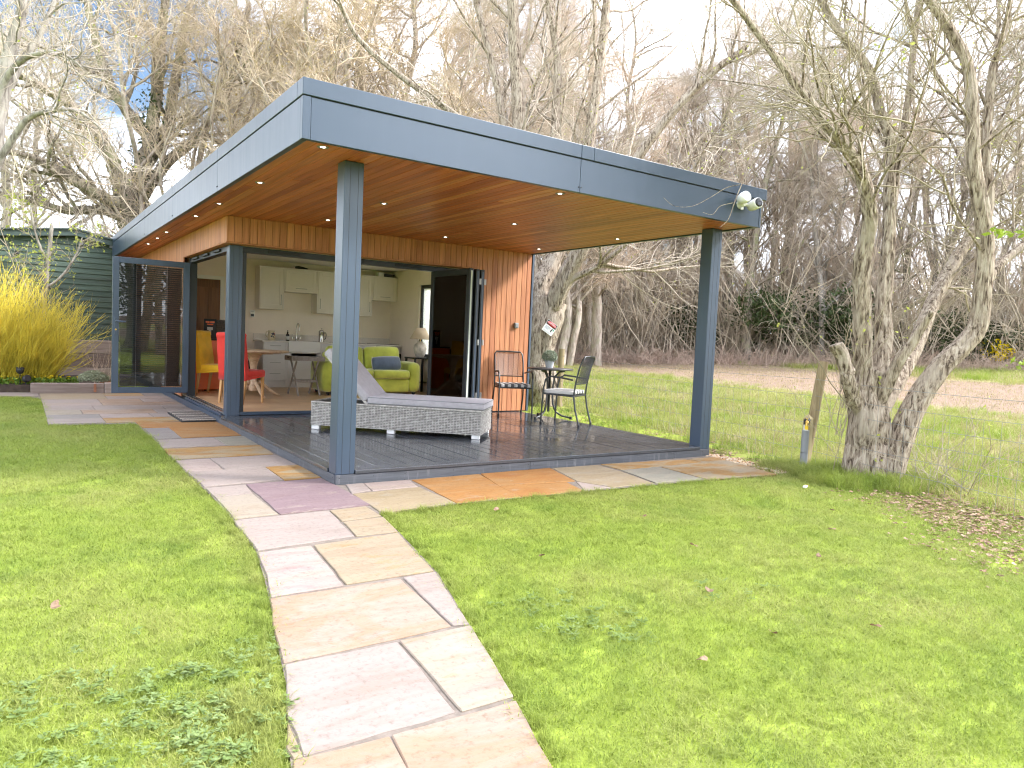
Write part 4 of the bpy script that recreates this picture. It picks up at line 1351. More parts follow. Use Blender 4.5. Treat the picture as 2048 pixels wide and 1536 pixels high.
# ------------------------------------------------------------------ sofa
t = thing('sofa', 'lime green velvet two-seat sofa facing the deck', 'sofa', (3.13, 6.85, IZ), R(-3))
softbox('base', -0.70, 0.70, -0.42, 0.40, 0.05, 0.30, 'green_velvet', t, 0.04)
for sx in (-1, 1):
    a = sx * 0.80
    softbox('arm', a - 0.115, a + 0.115, -0.45, 0.42, 0.05, 0.60, 'green_velvet', t, 0.10, 0.01)
    for sy in (-0.36, 0.34):
        MB().lathe([(0.025, 0), (0.03, 0.055)], (a, sy, -0.001), 10).build('foot', 'black_matt', t)
softbox('back_frame', -0.70, 0.70, 0.24, 0.44, 0.05, 0.74, 'green_velvet', t, 0.06)
softbox('seat_cushion', -0.69, -0.004, -0.47, 0.22, 0.30, 0.455, 'green_velvet', t, 0.05, 0.02)
softbox('seat_cushion', 0.004, 0.69, -0.47, 0.22, 0.30, 0.455, 'green_velvet', t, 0.05, 0.02)
softbox('back_cushion', -0.70, -0.01, 0.06, 0.26, 0.43, 0.84, 'green_velvet', t, 0.07, 0.035, (R(-12), R(1), 0))
softbox('back_cushion', 0.01, 0.70, 0.06, 0.26, 0.43, 0.85, 'green_velvet', t, 0.07, 0.035, (R(-12), R(-2), 0))
t = thing('scatter_cushion', 'blue grey velvet bolster cushion with pale piping on the green sofa', 'cushion', (3.40, 6.55, 0.595), R(-6))
softbox('cover', -0.27, 0.27, -0.055, 0.055, -0.115, 0.125, 'blue_velvet', t, 0.05, 0.04, (R(-26), R(-3), 0))
MB().tube([(-0.265, -0.03, -0.10), (-0.275, -0.005, 0.0), (-0.262, 0.03, 0.12)], 0.006, 6).build('piping', 'cream_piping', t)

# lamp, side table, basket
t = thing('side_table', 'dark topped side table at the right end of the sofa', 'table', (4.23, 6.92, IZ))
box('tabletop', -0.19, 0.22, -0.22, 0.22, 0.655, 0.685, 'black_gloss', t, 0.004)
for a in (-0.16, 0.19):
    for c_ in (-0.19, 0.19):
        box('leg', a - 0.018, a + 0.018, c_ - 0.018, c_ + 0.018, 0.0, 0.6545, 'black_matt', t, 0.002, 1)
box('shelf', -0.16, 0.19, -0.19, 0.19, 0.2, 0.215, 'clear_glass', t)
t = thing('table_lamp', 'table lamp with rough pale pottery base and beige cone shade', 'lamp', (4.26, 6.92, IZ + 0.686))
MB().lathe([(0.07, 0), (0.085, 0.02), (0.115, 0.10), (0.125, 0.17), (0.115, 0.235), (0.07, 0.275), (0.055, 0.29), (0.06, 0.305)], s=28).build('base', 'lamp_base', t)
MB().tube([(0, 0, 0.30), (0, 0, 0.42)], 0.008, 8).build('stem', 'brass', t)
MB().lathe([(0.205, 0.345), (0.208, 0.347), (0.085, 0.565), (0.08, 0.563)], s=36).build('lamp_shade', 'lamp_shade', t)
t = thing('wicker_basket', 'tall brown wicker basket on the floor beside the sofa', 'basket', (4.33, 6.42, IZ))
wk = MB()
for i in range(17):
    z = 0.01 + i * 0.0185
    pts = []
    for k_ in range(33):
        a = 2 * math.pi * k_ / 32
        r_ = 0.125 + 0.01 * i / 17 + 0.005 * (1 if (k_ + i) % 2 else -1)
        pts.append((r_ * math.cos(a), r_ * math.sin(a), z))
    wk.tube(pts, 0.009, 5, False)
tag(wk.build('weave', 'wicker', t), kind='stuff')
MB().lathe([(0.117, 0.002), (0.122, 0.31)], s=20).build('liner', 'mat_brown', t)
t = thing('blue_towel', 'pale blue patterned cloth stuffed in the wicker basket', 'cloth', (4.33, 6.42, IZ + 0.315))
softbox('cloth', -0.10, 0.10, -0.09, 0.09, 0.0, 0.17, 'blue_cloth', t, 0.06, 0.02)

# ------------------------------------------------------------------ rattan lounger
LD = Vector((0.737, -0.676, 0))
lz = math.atan2(LD.y, LD.x)
t = thing('sun_lounger', 'grey rattan sun lounger with raised back on the deck', 'sun lounger', (0.67, 2.57, 0.002), lz)
LL, LW_, H0, H1 = 1.99, 0.64, 0.045, 0.315
box('liner', 0.012, LL - 0.012, 0.012, LW_ - 0.012, H0 + 0.01, H1 - 0.012, 'black_matt', t)
def weave(a, b2, nrm, rows, step, lab):
    a, b2, nrm = Vector(a), Vector(b2), Vector(nrm)
    L = (b2 - a).length
    n = int(L / step)
    wv = MB()
    rh = (H1 - H0) / rows
    for r_ in range(rows):
        z0 = H0 + r_ * rh + 0.002
        z1 = H0 + (r_ + 1) * rh - 0.002
        vs, fs = [], []
        for i in range(n + 1):
            p = a.lerp(b2, i / n)
            off = 0.0075 if (i + r_) % 2 else -0.0025
            q = p + nrm * off
            vs += [(q.x, q.y, z0), (q.x + nrm.x * 0.0016, q.y + nrm.y * 0.0016, (z0 + z1) / 2), (q.x, q.y, z1)]
        for i in range(n):
            fs += [(3 * i, 3 * i + 3, 3 * i + 4, 3 * i + 1), (3 * i + 1, 3 * i + 4, 3 * i + 5, 3 * i + 2)]
        wv.add(vs, fs)
    for i in range(0, n + 1):
        p = a.lerp(b2, i / n)
        wv.tube([(p.x + nrm.x * 0.002, p.y + nrm.y * 0.002, H0), (p.x + nrm.x * 0.002, p.y + nrm.y * 0.002, H1)], 0.0035, 4, False)
    tag(wv.build('woven_panel', 'rattan', t), kind='stuff')
weave((0, 0, 0), (LL, 0, 0), (0, -1, 0), 15, 0.034, '')
weave((LL, 0, 0), (LL, LW_, 0), (1, 0, 0), 15, 0.034, '')
weave((LL, LW_, 0), (0, LW_, 0), (0, 1, 0), 15, 0.034, '')
weave((0, LW_, 0), (0, 0, 0), (-1, 0, 0), 15, 0.034, '')
rim = MB()
for a, b2 in (((0, 0), (LL, 0)), ((LL, 0), (LL, LW_)), ((LL, LW_), (0, LW_)), ((0, LW_), (0, 0))):
    rim.tube([(a[0], a[1], H1), (b2[0], b2[1], H1)], 0.012, 6)
rim.build('rim', 'rattan', t)
for xx in (0.045, 0.95, LL - 0.055):
    for yy in (0.035, LW_ - 0.035):
        box('foot', xx - 0.045, xx + 0.045, yy - 0.03, yy + 0.03, 0.0, H0 - 0.001, 'white_foot', t, 0.003, 1)
softbox('seat_cushion', 0.66, LL + 0.03, 0.005, LW_ - 0.005, H1 + 0.008, H1 + 0.098, 'lounger_cloth', t, 0.02, 0.008)
pp = MB()
for z in (H1 + 0.022, H1 + 0.088):
    pp.tube([(0.67, 0.004, z), (LL + 0.025, 0.004, z), (LL + 0.031, 0.02, z), (LL + 0.031, LW_ - 0.02, z)], 0.004, 5)
pp.build('piping', 'grey_plastic', t)
ang = R(47)
bk = softbox('back_cushion', -0.37, 0.37, -LW_ / 2 + 0.005, LW_ / 2 - 0.005, -0.042, 0.046, 'lounger_cloth', t, 0.02, 0.008)
bk.location = (0.64 - 0.37 * math.cos(ang) + 0.02, LW_ / 2, H1 + 0.06 + 0.37 * math.sin(ang))
bk.rotation_euler = (0, ang, 0)
fr = MB()
ca, sa = math.cos(ang), math.sin(ang)
for yy in (0.03, LW_ - 0.03):
    bar(fr, (0.66, yy, H1), (0.66 - 0.76 * ca, yy, H1 + 0.76 * sa), 0.03, 0.03)
bar(fr, (0.66 - 0.76 * ca, 0.02, H1 + 0.76 * sa), (0.66 - 0.76 * ca, LW_ - 0.02, H1 + 0.76 * sa), 0.03, 0.03)
fr.build('back_frame', 'rattan', t, 0.004)
st = MB()
for yy in (0.1, LW_ - 0.1):
    bar(st, (0.42, yy, H1 - 0.05), (0.66 - 0.42 * ca, yy, H1 + 0.42 * sa - 0.02), 0.018, 0.02)
st.build('back_strut', 'chair_metal', t)

# ------------------------------------------------------------------ bistro set
t = thing('bistro_table', 'round dark metal bistro table on the deck by the cladding', 'table', (4.34, 2.88, 0.002))
MB().lathe([(0.30, 0.715), (0.335, 0.72), (0.34, 0.732), (0.335, 0.742), (0.1, 0.744)], s=44).build('tabletop', 'table_top', t)
MB().lathe([(0.018, 0.10), (0.018, 0.70), (0.09, 0.712), (0.09, 0.7145)], s=14).build('column', 'chair_metal', t)
for k_ in range(3):
    a = R(-40 + 120 * k_)
    c_, s_2 = math.cos(a), math.sin(a)
    prof = [(0.22, 0.705), (0.14, 0.69), (0.075, 0.62), (0.055, 0.5), (0.05, 0.36), (0.06, 0.22), (0.11, 0.1), (0.2, 0.045), (0.30, 0.028), (0.335, 0.02)]
    MB().tube([(c_ * r_, s_2 * r_, z_) for r_, z_ in prof], 0.0135, 8).build('leg', 'chair_metal', t)
    MB().lathe([(0.019, 0.0), (0.021, 0.03), (0.015, 0.04)], (c_ * 0.335, s_2 * 0.335, 0), 10).build('foot', 'black_rubber', t)

def metal_chair(label, loc, rz):
    """stacking armchair, local -y is the way it faces"""
    t = thing('garden_chair', label, 'chair', (*loc, 0.002), rz, 'metal mesh chairs at the bistro table')
    for s in (-1, 1):
        x = s * 0.255
        MB().tube([(x, -0.245, 0.02), (x, -0.235, 0.3), (x, -0.225, 0.5), (x, -0.20, 0.62), (x, -0.13, 0.665), (x, 0.02, 0.655), (x * 0.95, 0.19, 0.63)], 0.012, 8).build('arm', 'chair_metal', t)
        MB().tube([(x * 0.92, 0.30, 0.02), (x * 0.92, 0.235, 0.24), (x * 0.90, 0.205, 0.42), (x * 0.88, 0.225, 0.60), (x * 0.88, 0.27, 0.80), (x * 0.86, 0.31, 0.905), (x * 0.74, 0.325, 0.945), (0, 0.328, 0.95)], 0.0125, 8).build('back_leg', 'chair_metal', t)
        for yy, xx in ((-0.245, x), (0.30, x * 0.92)):
            MB().lathe([(0.016, 0), (0.017, 0.035)], (xx, yy, -0.001), 8).build('foot', 'black_rubber', t)
    MB().tube([(-0.245, -0.235, 0.425), (0.245, -0.235, 0.425)], 0.011, 8).tube([(-0.24, -0.235, 0.425), (-0.225, 0.205, 0.41)], 0.011, 8).tube([(0.24, -0.235, 0.425), (0.225, 0.205, 0.41)], 0.011, 8).tube([(-0.225, 0.205, 0.41), (0.225, 0.205, 0.41)], 0.011, 8).build('seat_frame', 'chair_metal', t)
    MB().tube([(-0.224, 0.228, 0.575), (0.224, 0.228, 0.575)], 0.009, 8).build('back_rail', 'chair_metal', t)
    # expanded-metal back
    ms = MB()
    n = 19
    def bp(u, v):
        z = 0.585 + 0.355 * v
        return Vector(((u - 0.5) * (0.445 - 0.07 * max(0, v - 0.8) / 0.2), 0.226 + 0.10 * v + 0.012 * math.sin(math.pi * u), z))
    for i in range(-n, n + 1, 1):
        for sgn in (1, -1):
            pts = []
            for j in range(0, 9):
                v_ = j / 8
                u_ = i / n * 1.0 + v_ * 0.8 if sgn > 0 else i / n + 0.8 - v_ * 0.8
                if 0 <= u_ <= 1:
                    pts.append(bp(u_, v_))
            if len(pts) >= 2:
                ms.tube(pts, 0.0028, 3, False)
    tag(ms.build('mesh_back', 'chair_metal', t), kind='stuff')
    # seat sheet and striped pad
    box('seat_mesh', -0.235, 0.235, -0.23, 0.20, 0.418, 0.424, 'chair_metal', t)
    pad = None
    nst = 9
    for i in range(nst):
        x0 = -0.225 + 0.45 * i / nst
        x1 = -0.225 + 0.45 * (i + 1) / nst
        softbox('pad_stripe', x0 - 0.001, x1 + 0.001, -0.235, 0.195, 0.428 + 0.001 * (i % 2), 0.482 - 0.001 * (i % 2), 'stripe_white' if i % 2 == 0 else 'stripe_grey', t, 0.016)
    return t
metal_chair('dark metal mesh garden chair against the cedar cladding', (4.02, 3.38), R(-20))
metal_chair('dark metal mesh garden chair turned towards the fence side of the table', (4.10, 2.19), R(210))
t = thing('plant_pot', 'small pale zinc pot with a clipped grey green ball plant on the bistro table', 'plant', (4.36, 2.93, 0.747))
MB().lathe([(0.05, 0), (0.052, 0.004), (0.072, 0.10), (0.076, 0.104), (0.068, 0.104), (0.06, 0.09)], s=24).build('pot', 'pot_white', t)
def leaf_cloud(name, n, fn, size, m, parent, seed, flat=0.0):
    """n small leaf faces; fn(rng, n) gives their places"""
    rg = np.random.default_rng(seed)
    P = fn(rg, n)
    d1_ = rg.normal(size=(n, 3))
    d1_[:, 2] *= (1 - flat)
    d1_ /= np.linalg.norm(d1_, axis=1)[:, None]
    d2_ = np.cross(d1_, rg.normal(size=(n, 3)))
    d2_ /= np.linalg.norm(d2_, axis=1)[:, None] + 1e-9
    s_ = size * rg.uniform(0.6, 1.3, (n, 1))
    v_ = np.stack([P - d1_ * s_, P + d2_ * s_ * 0.45, P + d1_ * s_, P - d2_ * s_ * 0.45], 1).reshape(-1, 3)
    f_ = np.arange(4 * n).reshape(n, 4)
    o = np_mesh(name, v_, f_, m, smooth=False)
    return link(o, parent)
def ball(c, r, sq=1.0):
    def fn(rg, n):
        d = rg.normal(size=(n, 3))
        d /= np.linalg.norm(d, axis=1)[:, None]
        p = d * r * (rg.uniform(0.45, 1.0, (n, 1)) ** 0.4)
        p[:, 2] *= sq
        return p + np.array(c)
    return fn
leaf_cloud('foliage', 2600, ball((0, 0, 0.165), 0.115, 0.85), 0.011, 'pot_leaf', t, 4)

# ------------------------------------------------------------------ things around the room
t = thing('security_floodlight', 'white security camera with floodlight head on the right end of the fascia', 'security camera', (4.27, -0.435, 2.70))
MB().lathe([(0.05, 0), (0.05, 0.02), (0.035, 0.05), (0.03, 0.07)], s=18).build('mount', 'white_plastic', t).rotation_euler = (R(90), 0, 0)
for o in t.children:
    o.location = (-0.02, -0.035, -0.005)
fl_ = MB().lathe([(0.02, -0.09), (0.05, -0.06), (0.062, 0.0), (0.058, 0.045), (0.05, 0.05)], s=20).build('floodlight', 'white_plastic', t)
fl_.location = (-0.10, -0.10, 0.03)
fl_.rotation_euler = (R(78), 0, R(-12))
f2 = MB().lathe([(0.001, 0), (0.047, 0.001), (0.047, 0.004), (0.001, 0.004)], s=18).build('diffuser', 'pot_white', fl_)
f2.location = (0, 0, 0.065)
cm = MB().lathe([(0.02, -0.10), (0.05, -0.075), (0.058, -0.02), (0.058, 0.05), (0.054, 0.06), (0.048, 0.061)], s=22).build('camera_body', 'white_plastic', t)
cm.location = (0.075, -0.11, -0.015)
cm.rotation_euler = (R(80), 0, R(-14))
c2 = MB().lathe([(0.001, 0), (0.047, 0.0), (0.047, 0.006), (0.03, 0.008), (0.001, 0.008)], s=20).build('lens', 'lens_black', cm)
c2.location = (0, 0, 0.083)
MB().tube([(-0.09, -0.03, -0.01), (-0.10, -0.08, 0.0)], 0.018, 8).tube([(0.0, -0.03, -0.01), (0.06, -0.07, -0.015)], 0.018, 8).tube([(-0.05, -0.06, -0.075), (-0.05, -0.06, -0.05)], 0.016, 8).build('bracket', 'white_plastic', t)
t = thing('wall_fitting', 'small black bracketed fitting behind the right post under the roof', 'fitting', (4.56, 0.10, 2.30))
MB().lathe([(0.05, -0.05), (0.055, 0), (0.05, 0.07), (0.03, 0.09)], s=16).build('housing', 'black_matt', t)
box('bracket', -0.036, -0.02, -0.02, 0.02, -0.06, 0.12, 'black_matt', t)

# doormat
t = thing('doormat', 'rectangular brown ribbed doormat on the paving by the side threshold', 'doormat', (-0.205, 4.80, -0.099))
box('backing', -0.215, 0.215, -0.53, 0.53, 0.0, 0.016, 'black_rubber', t, 0.004)
for i in range(22):
    y0 = -0.515 + i * 0.047
    box('rib', -0.205, 0.205, y0, y0 + 0.034, 0.0165, 0.032 + 0.004 * (i % 2), 'mat_brown' if i % 3 else 'mat_beige', t, 0.006, 1)

# raised bed with sleepers
bed = MB()
bed.prism([(-6.5, 9.0), (-1.0, 8.78), (-0.75, 8.85), (-0.75, 11.4), (-6.5, 11.5)], -0.13, 0.02)
bo = bed.build('planting_bed', 'soil')
tag(bo, 'dark soil planting bed behind the timber edging', 'flower bed', kind='structure')
def sleeper(label, x0, x1, y0, y1, z0, z1, rz=0.0):
    t = thing('timber_sleeper', label, 'sleeper', ((x0 + x1) / 2, (y0 + y1) / 2, z0), rz, 'old timber sleepers')
    w, d, h = (x1 - x0) / 2, (y1 - y0) / 2, z1 - z0
    box('beam', -w, w, -d, d, 0, h, 'sleeper', t, 0.012)
    return t
sleeper('weathered grey sleeper edging the bed in front of the yellow shrub', -1.96, -0.90, 8.62, 8.78, -0.11, 0.065, R(-1))
sleeper('short upright orange brown sleeper end beside the open side door', -0.895, -0.77, 8.60, 8.76, -0.11, 0.075)
for i in range(3):
    sleeper(['bottom', 'middle', 'top'][i] + ' sleeper of the low dark retaining wall below the shed', -3.4, -0.45, 11.45, 11.65, -0.10 + i * 0.28, 0.175 + i * 0.28)
t = thing('stone_kerb', 'pale stone kerb edging the bed at the left', 'kerb', (-3.2, 8.98, -0.12))
box('kerb', -1.22, 1.22, -0.05, 0.05, 0, 0.12, 'kerb', t, 0.008)
t = thing('metal_strap', 'rusty steel strap fixed to the bed sleeper', 'strap', (-1.04, 8.61, -0.08))
box('strap', -0.02, 0.02, -0.008, 0.0, 0.0, 0.14, 'brick_red', t)
t = thing('clay_cap', 'small pointed terracotta cap behind the sleeper end', 'ornament', (-0.86, 8.90, 0.02))
MB().lathe([(0.13, 0), (0.13, 0.015), (0.08, 0.05), (0.03, 0.08), (0.005, 0.09)], s=4).build('cap', 'terracotta', t)
for i, (loc, rz, lb) in enumerate((((-2.10, 9.0, 0.02), 0.3, 'taller black garden spotlight in the bed at the left'), ((-2.02, 8.86, 0.02), -0.4, 'lower black garden spotlight tilted towards the paving'))):
    t = thing('garden_spotlight', lb, 'spotlight', loc, rz, 'black garden spotlights')
    z = 0.20 if i == 0 else 0.07
    MB().tube([(0, 0, 0), (0, 0, z)], 0.008, 6).build('spike', 'black_matt', t)
    hd = MB().lathe([(0.03, -0.05), (0.055, -0.02), (0.06, 0.05), (0.05, 0.052)], s=16).build('head', 'black_matt', t)
    hd.location = (0, 0, z + 0.03)
    hd.rotation_euler = (R(15), 0, 0) if i == 0 else (R(70), 0, R(60))
# bed flowers and leaves
def bed_fn(rg, n):
    p = np.stack([rg.uniform(-3.6, -1.25, n), rg.uniform(8.85, 9.6, n), rg.uniform(0.02, 0.13, n)], 1)
    return p
o = leaf_cloud('ground_cover', 1500, bed_fn, 0.035, 'grass_dark', None, 8)
tag(o, 'low green leaves under the yellow shrub', 'ground cover', kind='stuff')
def bed_fl(rg, n):
    return np.stack([rg.uniform(-3.2, -1.25, n), rg.uniform(8.8, 9.2, n), rg.uniform(0.12, 0.17, n)], 1)
o = leaf_cloud('primroses', 90, bed_fl, 0.022, 'yellow_flower', None, 9, 0.6)
tag(o, 'small yellow flowers among the low leaves', 'flowers', kind='stuff')

# shed
shed = thing('shed', 'dark green timber shed with shallow gable roof behind the bed', 'shed', (-1.2, 12.6, 0.72))
SX0, SX1, SPX = -3.9, 1.6, -1.15
def roof_z(x):
    return 2.96 - 0.115 * abs(x - SPX) * (1.9 if x > SPX else 1.0)
def sh(o):
    o.location -= shed.location
    return o
z = 0.74
sb = None
while z < 2.95:
    z1 = z + 0.118
    # clip board ends under the roof line
    xa, xb = SX0, SX1
    if z1 > 2.2:
        zz = min(z1, 2.945)
        xa = max(SX0, SPX - (2.93 - zz) / 0.115)
        xb = min(SX1, SPX + (2.93 - zz) / (0.115 * 1.9))
    if xb - xa > 0.15:
        q = MB()
        q.add([(xa, 12.0, z), (xb, 12.0, z), (xb, 12.022, z1), (xa, 12.022, z1), (xa, 12.05, z), (xb, 12.05, z), (xb, 12.05, z1), (xa, 12.05, z1)], [(0, 1, 2, 3), (4, 7, 6, 5), (0, 4, 5, 1), (3, 2, 6, 7), (0, 3, 7, 4), (1, 5, 6, 2)])
        sh(q.build('weatherboard', 'shed_green', shed))
    z = z1 - 0.004
sh(box('shed_body', SX0 + 0.03, SX1 - 0.03, 12.06, 15.0, 0.7, 2.18, 'shed_trim', shed))
for x0, x1 in ((SX0 - 0.15, SPX), (SPX, SX1 + 0.1)):
    z0, z1 = roof_z(x0), roof_z(x1)
    q = MB()
    for dy0, dy1, dz0, dz1 in ((11.88, 11.91, -0.10, 0.02),):
        q.add([(x0, dy0, z0 + dz0), (x1, dy0, z1 + dz0), (x1, dy0, z1 + dz1), (x0, dy0, z0 + dz1), (x0, dy1, z0 + dz0), (x1, dy1, z1 + dz0), (x1, dy1, z1 + dz1), (x0, dy1, z0 + dz1)], [(0, 1, 2, 3), (4, 7, 6, 5), (0, 4, 5, 1), (3, 2, 6, 7), (0, 3, 7, 4), (1, 5, 6, 2)])
    sh(q.build('barge_board', 'shed_trim', shed))
    q = MB()
    q.add([(x0, 11.84, z0 + 0.021), (x1, 11.84, z1 + 0.021), (x1, 15.1, z1 + 0.021), (x0, 15.1, z0 + 0.021), (x0, 11.84, z0 + 0.05), (x1, 11.84, z1 + 0.05), (x1, 15.1, z1 + 0.05), (x0, 15.1, z0 + 0.05)], [(0, 3, 2, 1), (4, 5, 6, 7), (0, 1, 5, 4), (1, 2, 6, 5), (2, 3, 7, 6), (3, 0, 4, 7)])
    sh(q.build('roof', 'felt', shed))
sh(MB().tube([(-1.05, 11.93, 2.72), (-1.05, 12.0, 2.72)], 0.035, 14).build('vent', 'pipe_grey', shed))
t = thing('shed_lamp', 'small black lamp under the shed roof at the left', 'lamp', (-2.15, 11.99, 2.43))
MB().tube([(0, 0, 0.03), (0, -0.1, 0.03), (0, -0.12, 0.0)], 0.012, 6).lathe([(0.02, 0.02), (0.06, -0.06), (0.055, -0.06)], (0, -0.12, -0.02), 12).build('lamp_head', 'black_matt', t)

# ------------------------------------------------------------------ fence
def fence_post(label, x, y, top, r, lean, m):
    gz = float(ground_z(np.array(x), np.array(y)))
    t = thing('fence_post', label, 'fence post', (x, y, gz - 0.05), 0, 'round timber fence posts')
    h = top - gz + 0.05
    MB().tube([(0, 0, 0), (lean[0] * 0.5, lean[1] * 0.5, h * 0.5), (lean[0], lean[1], h)], [r, r, r * 0.97], 12).build('post', m, t)
    return t
fence_post('weathered leaning fence post beside the right hand tree', 4.98, -0.93, 1.05, 0.052, (0.13, -0.07), 'post_wood')
fence_post('mossy fence post behind the bistro table', 6.52, 5.40, 1.00, 0.058, (0.02, 0.02), 'post_wood')
def wire(name, label, a, b2, n_vert):
    gz = lambda x, y: float(ground_z(np.array(x), np.array(y)))
    t = thing(name, label, 'wire fence', (a[0], a[1], gz(*a)))
    o = Vector((a[0], a[1], gz(*a)))
    hz = [0.05, 0.2, 0.35, 0.5, 0.65, 0.80, 0.98]
    for i, h in enumerate(hz):
        pts = []
        for k_ in range(13):
            u = k_ / 12
            x, y = a[0] + (b2[0] - a[0]) * u, a[1] + (b2[1] - a[1]) * u
            pts.append(Vector((x, y, gz(x, y) + h - 0.03 * math.sin(math.pi * u))) - o)
        MB().tube(pts, 0.0021, 4, False).build('strand', 'wire', t, ctr=False)
    vw = MB()
    for k_ in range(n_vert):
        u = (k_ + 0.5) / n_vert
        x, y = a[0] + (b2[0] - a[0]) * u, a[1] + (b2[1] - a[1]) * u
        z0 = gz(x, y) - 0.03 * math.sin(math.pi * u)
        vw.tube([Vector((x, y, z0 + 0.05)) - o, Vector((x + 0.004, y, z0 + 0.4)) - o, Vector((x, y, z0 + 0.80)) - o], 0.0017, 3, False)
    tag(vw.build('stay_wires', 'wire', t, ctr=False), kind='stuff')
wire('wire_fence', 'thin stock wire fence between the leaning post and the mossy post', (5.03, -0.93), (6.52, 5.38), 42)
wire('wire_fence', 'thin stock wire fence running right from the leaning post behind the tree', (5.02, -0.98), (4.15, -4.3), 22)
wire('wire_fence', 'thin stock wire fence beyond the mossy post behind the building', (6.53, 5.44), (8.2, 12.5), 20)

# garden tap on its post
t = thing('garden_tap', 'garden tap on a square treated post with lagged grey pipe', 'tap', (4.87, -1.02, -0.125), R(8))
MB().box((-0.04, -0.04, 0), (0.04, 0.04, 0.56)).build('post', 'treated_post', t, 0.004)
MB().add([(-0.04, -0.04, 0.5605), (0.04, -0.04, 0.5605), (0.04, 0.04, 0.5605), (-0.04, 0.04, 0.5605), (0, 0, 0.61)], [(0, 1, 4), (1, 2, 4), (2, 3, 4), (3, 0, 4), (3, 2, 1, 0)]).build('post_cap', 'treated_post', t)
MB().tube([(-0.085, -0.02, 0), (-0.085, -0.02, 0.2)], 0.038, 14).tube([(-0.085, -0.02, 0.205), (-0.085, -0.02, 0.44)], 0.038, 14).build('pipe_lagging', 'pipe_grey', t)
MB().tube([(-0.085, -0.02, 0.44), (-0.085, -0.02, 0.50)], 0.024, 12).build('pipe_end', 'white_plastic', t)
MB().tube([(-0.085, -0.02, 0.50), (-0.083, -0.02, 0.54), (-0.06, -0.02, 0.555), (-0.042, -0.02, 0.54)], 0.027, 10).build('elbow', 'black_matt', t)
MB().tube([(-0.09, -0.03, 0.53), (-0.13, -0.05, 0.535), (-0.145, -0.055, 0.52), (-0.147, -0.056, 0.49)], [0.018, 0.017, 0.016, 0.013], 10).build('tap_body', 'brass', t)
MB().tube([(-0.147, -0.056, 0.50), (-0.147, -0.056, 0.455)], 0.018, 10).build('hose_fitting', 'yellow_plastic', t)
MB().tube([(-0.13, -0.05, 0.54), (-0.13, -0.05, 0.575)], 0.005, 6).tube([(-0.16, -0.05, 0.575), (-0.10, -0.05, 0.575)], 0.005, 6).build('tap_handle', 'brass', t)

# warning sign on the tree behind
sm3 = Matrix.Rotation(R(-18), 3, 'Z') @ Matrix.Rotation(R(90), 3, 'X') @ Matrix.Rotation(R(-33), 3, 'Z')
t = thing('warning_sign', 'small white warning sign with red and black header hung crooked on the tree', 'sign', (6.20, 5.39, 1.39))
t.rotation_euler = sm3.to_euler()
t.scale = (0.78, 0.78, 0.78)
box('plate', -0.15, 0.15, -0.15, 0.15, -0.003, 0.003, 'white_plastic', t, 0.002, 1)
box('header', -0.145, 0.145, 0.035, 0.145, 0.0032, 0.0045, 'black_matt', t)
q = MB().lathe([(0.001, 0), (0.05, 0), (0.05, 0.0012), (0.001, 0.0012)], s=28).build('oval', 'sign_red', t)
q.location = (0, 0.09, 0.0055)
q.scale = (2.7, 0.98, 1)
text('lettering', 'WARNING', 0.056, 'stripe_white', (0, 0.09, 0.0072), Matrix.Identity(3), t)
q = MB()
for i, w_ in enumerate((0.15, 0.13, 0.14, 0.10)):
    q.box((-0.12, -0.005 - i * 0.022, 0.0032), (-0.12 + w_, 0.006 - i * 0.022, 0.0042))
for i, w_ in enumerate((0.24, 0.2)):
    q.box((-0.12, -0.115 - i * 0.018, 0.0032), (-0.12 + w_, -0.109 - i * 0.018, 0.0042))
q.build('small_print', 'sign_grey', t)
MB().box((0.06, -0.08, 0.0032), (0.085, 0.02, 0.0042)).box((0.052, -0.075, 0.0032), (0.06, -0.02, 0.0042)).build('figure', 'black_matt', t)
MB().box((0.095, -0.03, 0.0032), (0.13, 0.02, 0.0042)).build('green_mark', 'sign_green', t)

# small litter on the lawn
t = thing('plastic_scrap', 'small white and yellow plastic scrap on the lawn near the tree', 'scrap', (3.83, -1.72, -0.095), R(20))
softbox('scrap', -0.045, 0.02, -0.015, 0.015, 0.0, 0.02, 'white_plastic', t, 0.006)
softbox('cap', 0.021, 0.05, -0.014, 0.014, 0.0, 0.018, 'yellow_plastic', t, 0.006)
lv = [(0.72, -1.30), (0.78, -3.2), (0.60, -3.72), (1.35, -2.6), (1.9, -3.1), (0.1, -3.75), (1.6, -1.9), (2.4, -2.3), (0.35, -2.35), (-2.0, -2.0), (2.6, -2.75), (1.1, -3.9)]
lvm = None
for i, (x, y) in enumerate(lv):
    q = MB()
    n = 9
    ring = []
    for k_ in range(n):
        a = 2 * math.pi * k_ / n
        r_ = 0.024 * (0.7 + 0.5 * rnd.random()) * (1.5 if k_ == 0 else 1)
        ring.append((r_ * math.cos(a), r_ * math.sin(a) * 0.8, 0.006 * math.sin(2 * a) + 0.004))
    q.add(ring + [(0, 0, 0.0)], [(k_, (k_ + 1) % n, n) for k_ in range(n)])
    o = q.build('fallen_leaf', 'litter_leaf')
    o.location = (x, y, -0.088)
    o.rotation_euler = (rnd.uniform(-0.4, 0.4), rnd.uniform(-0.4, 0.4), rnd.uniform(0, 6))
    tag(o, 'single dry leaf lying on the mown lawn', 'leaf', 'dry leaves on the lawn')

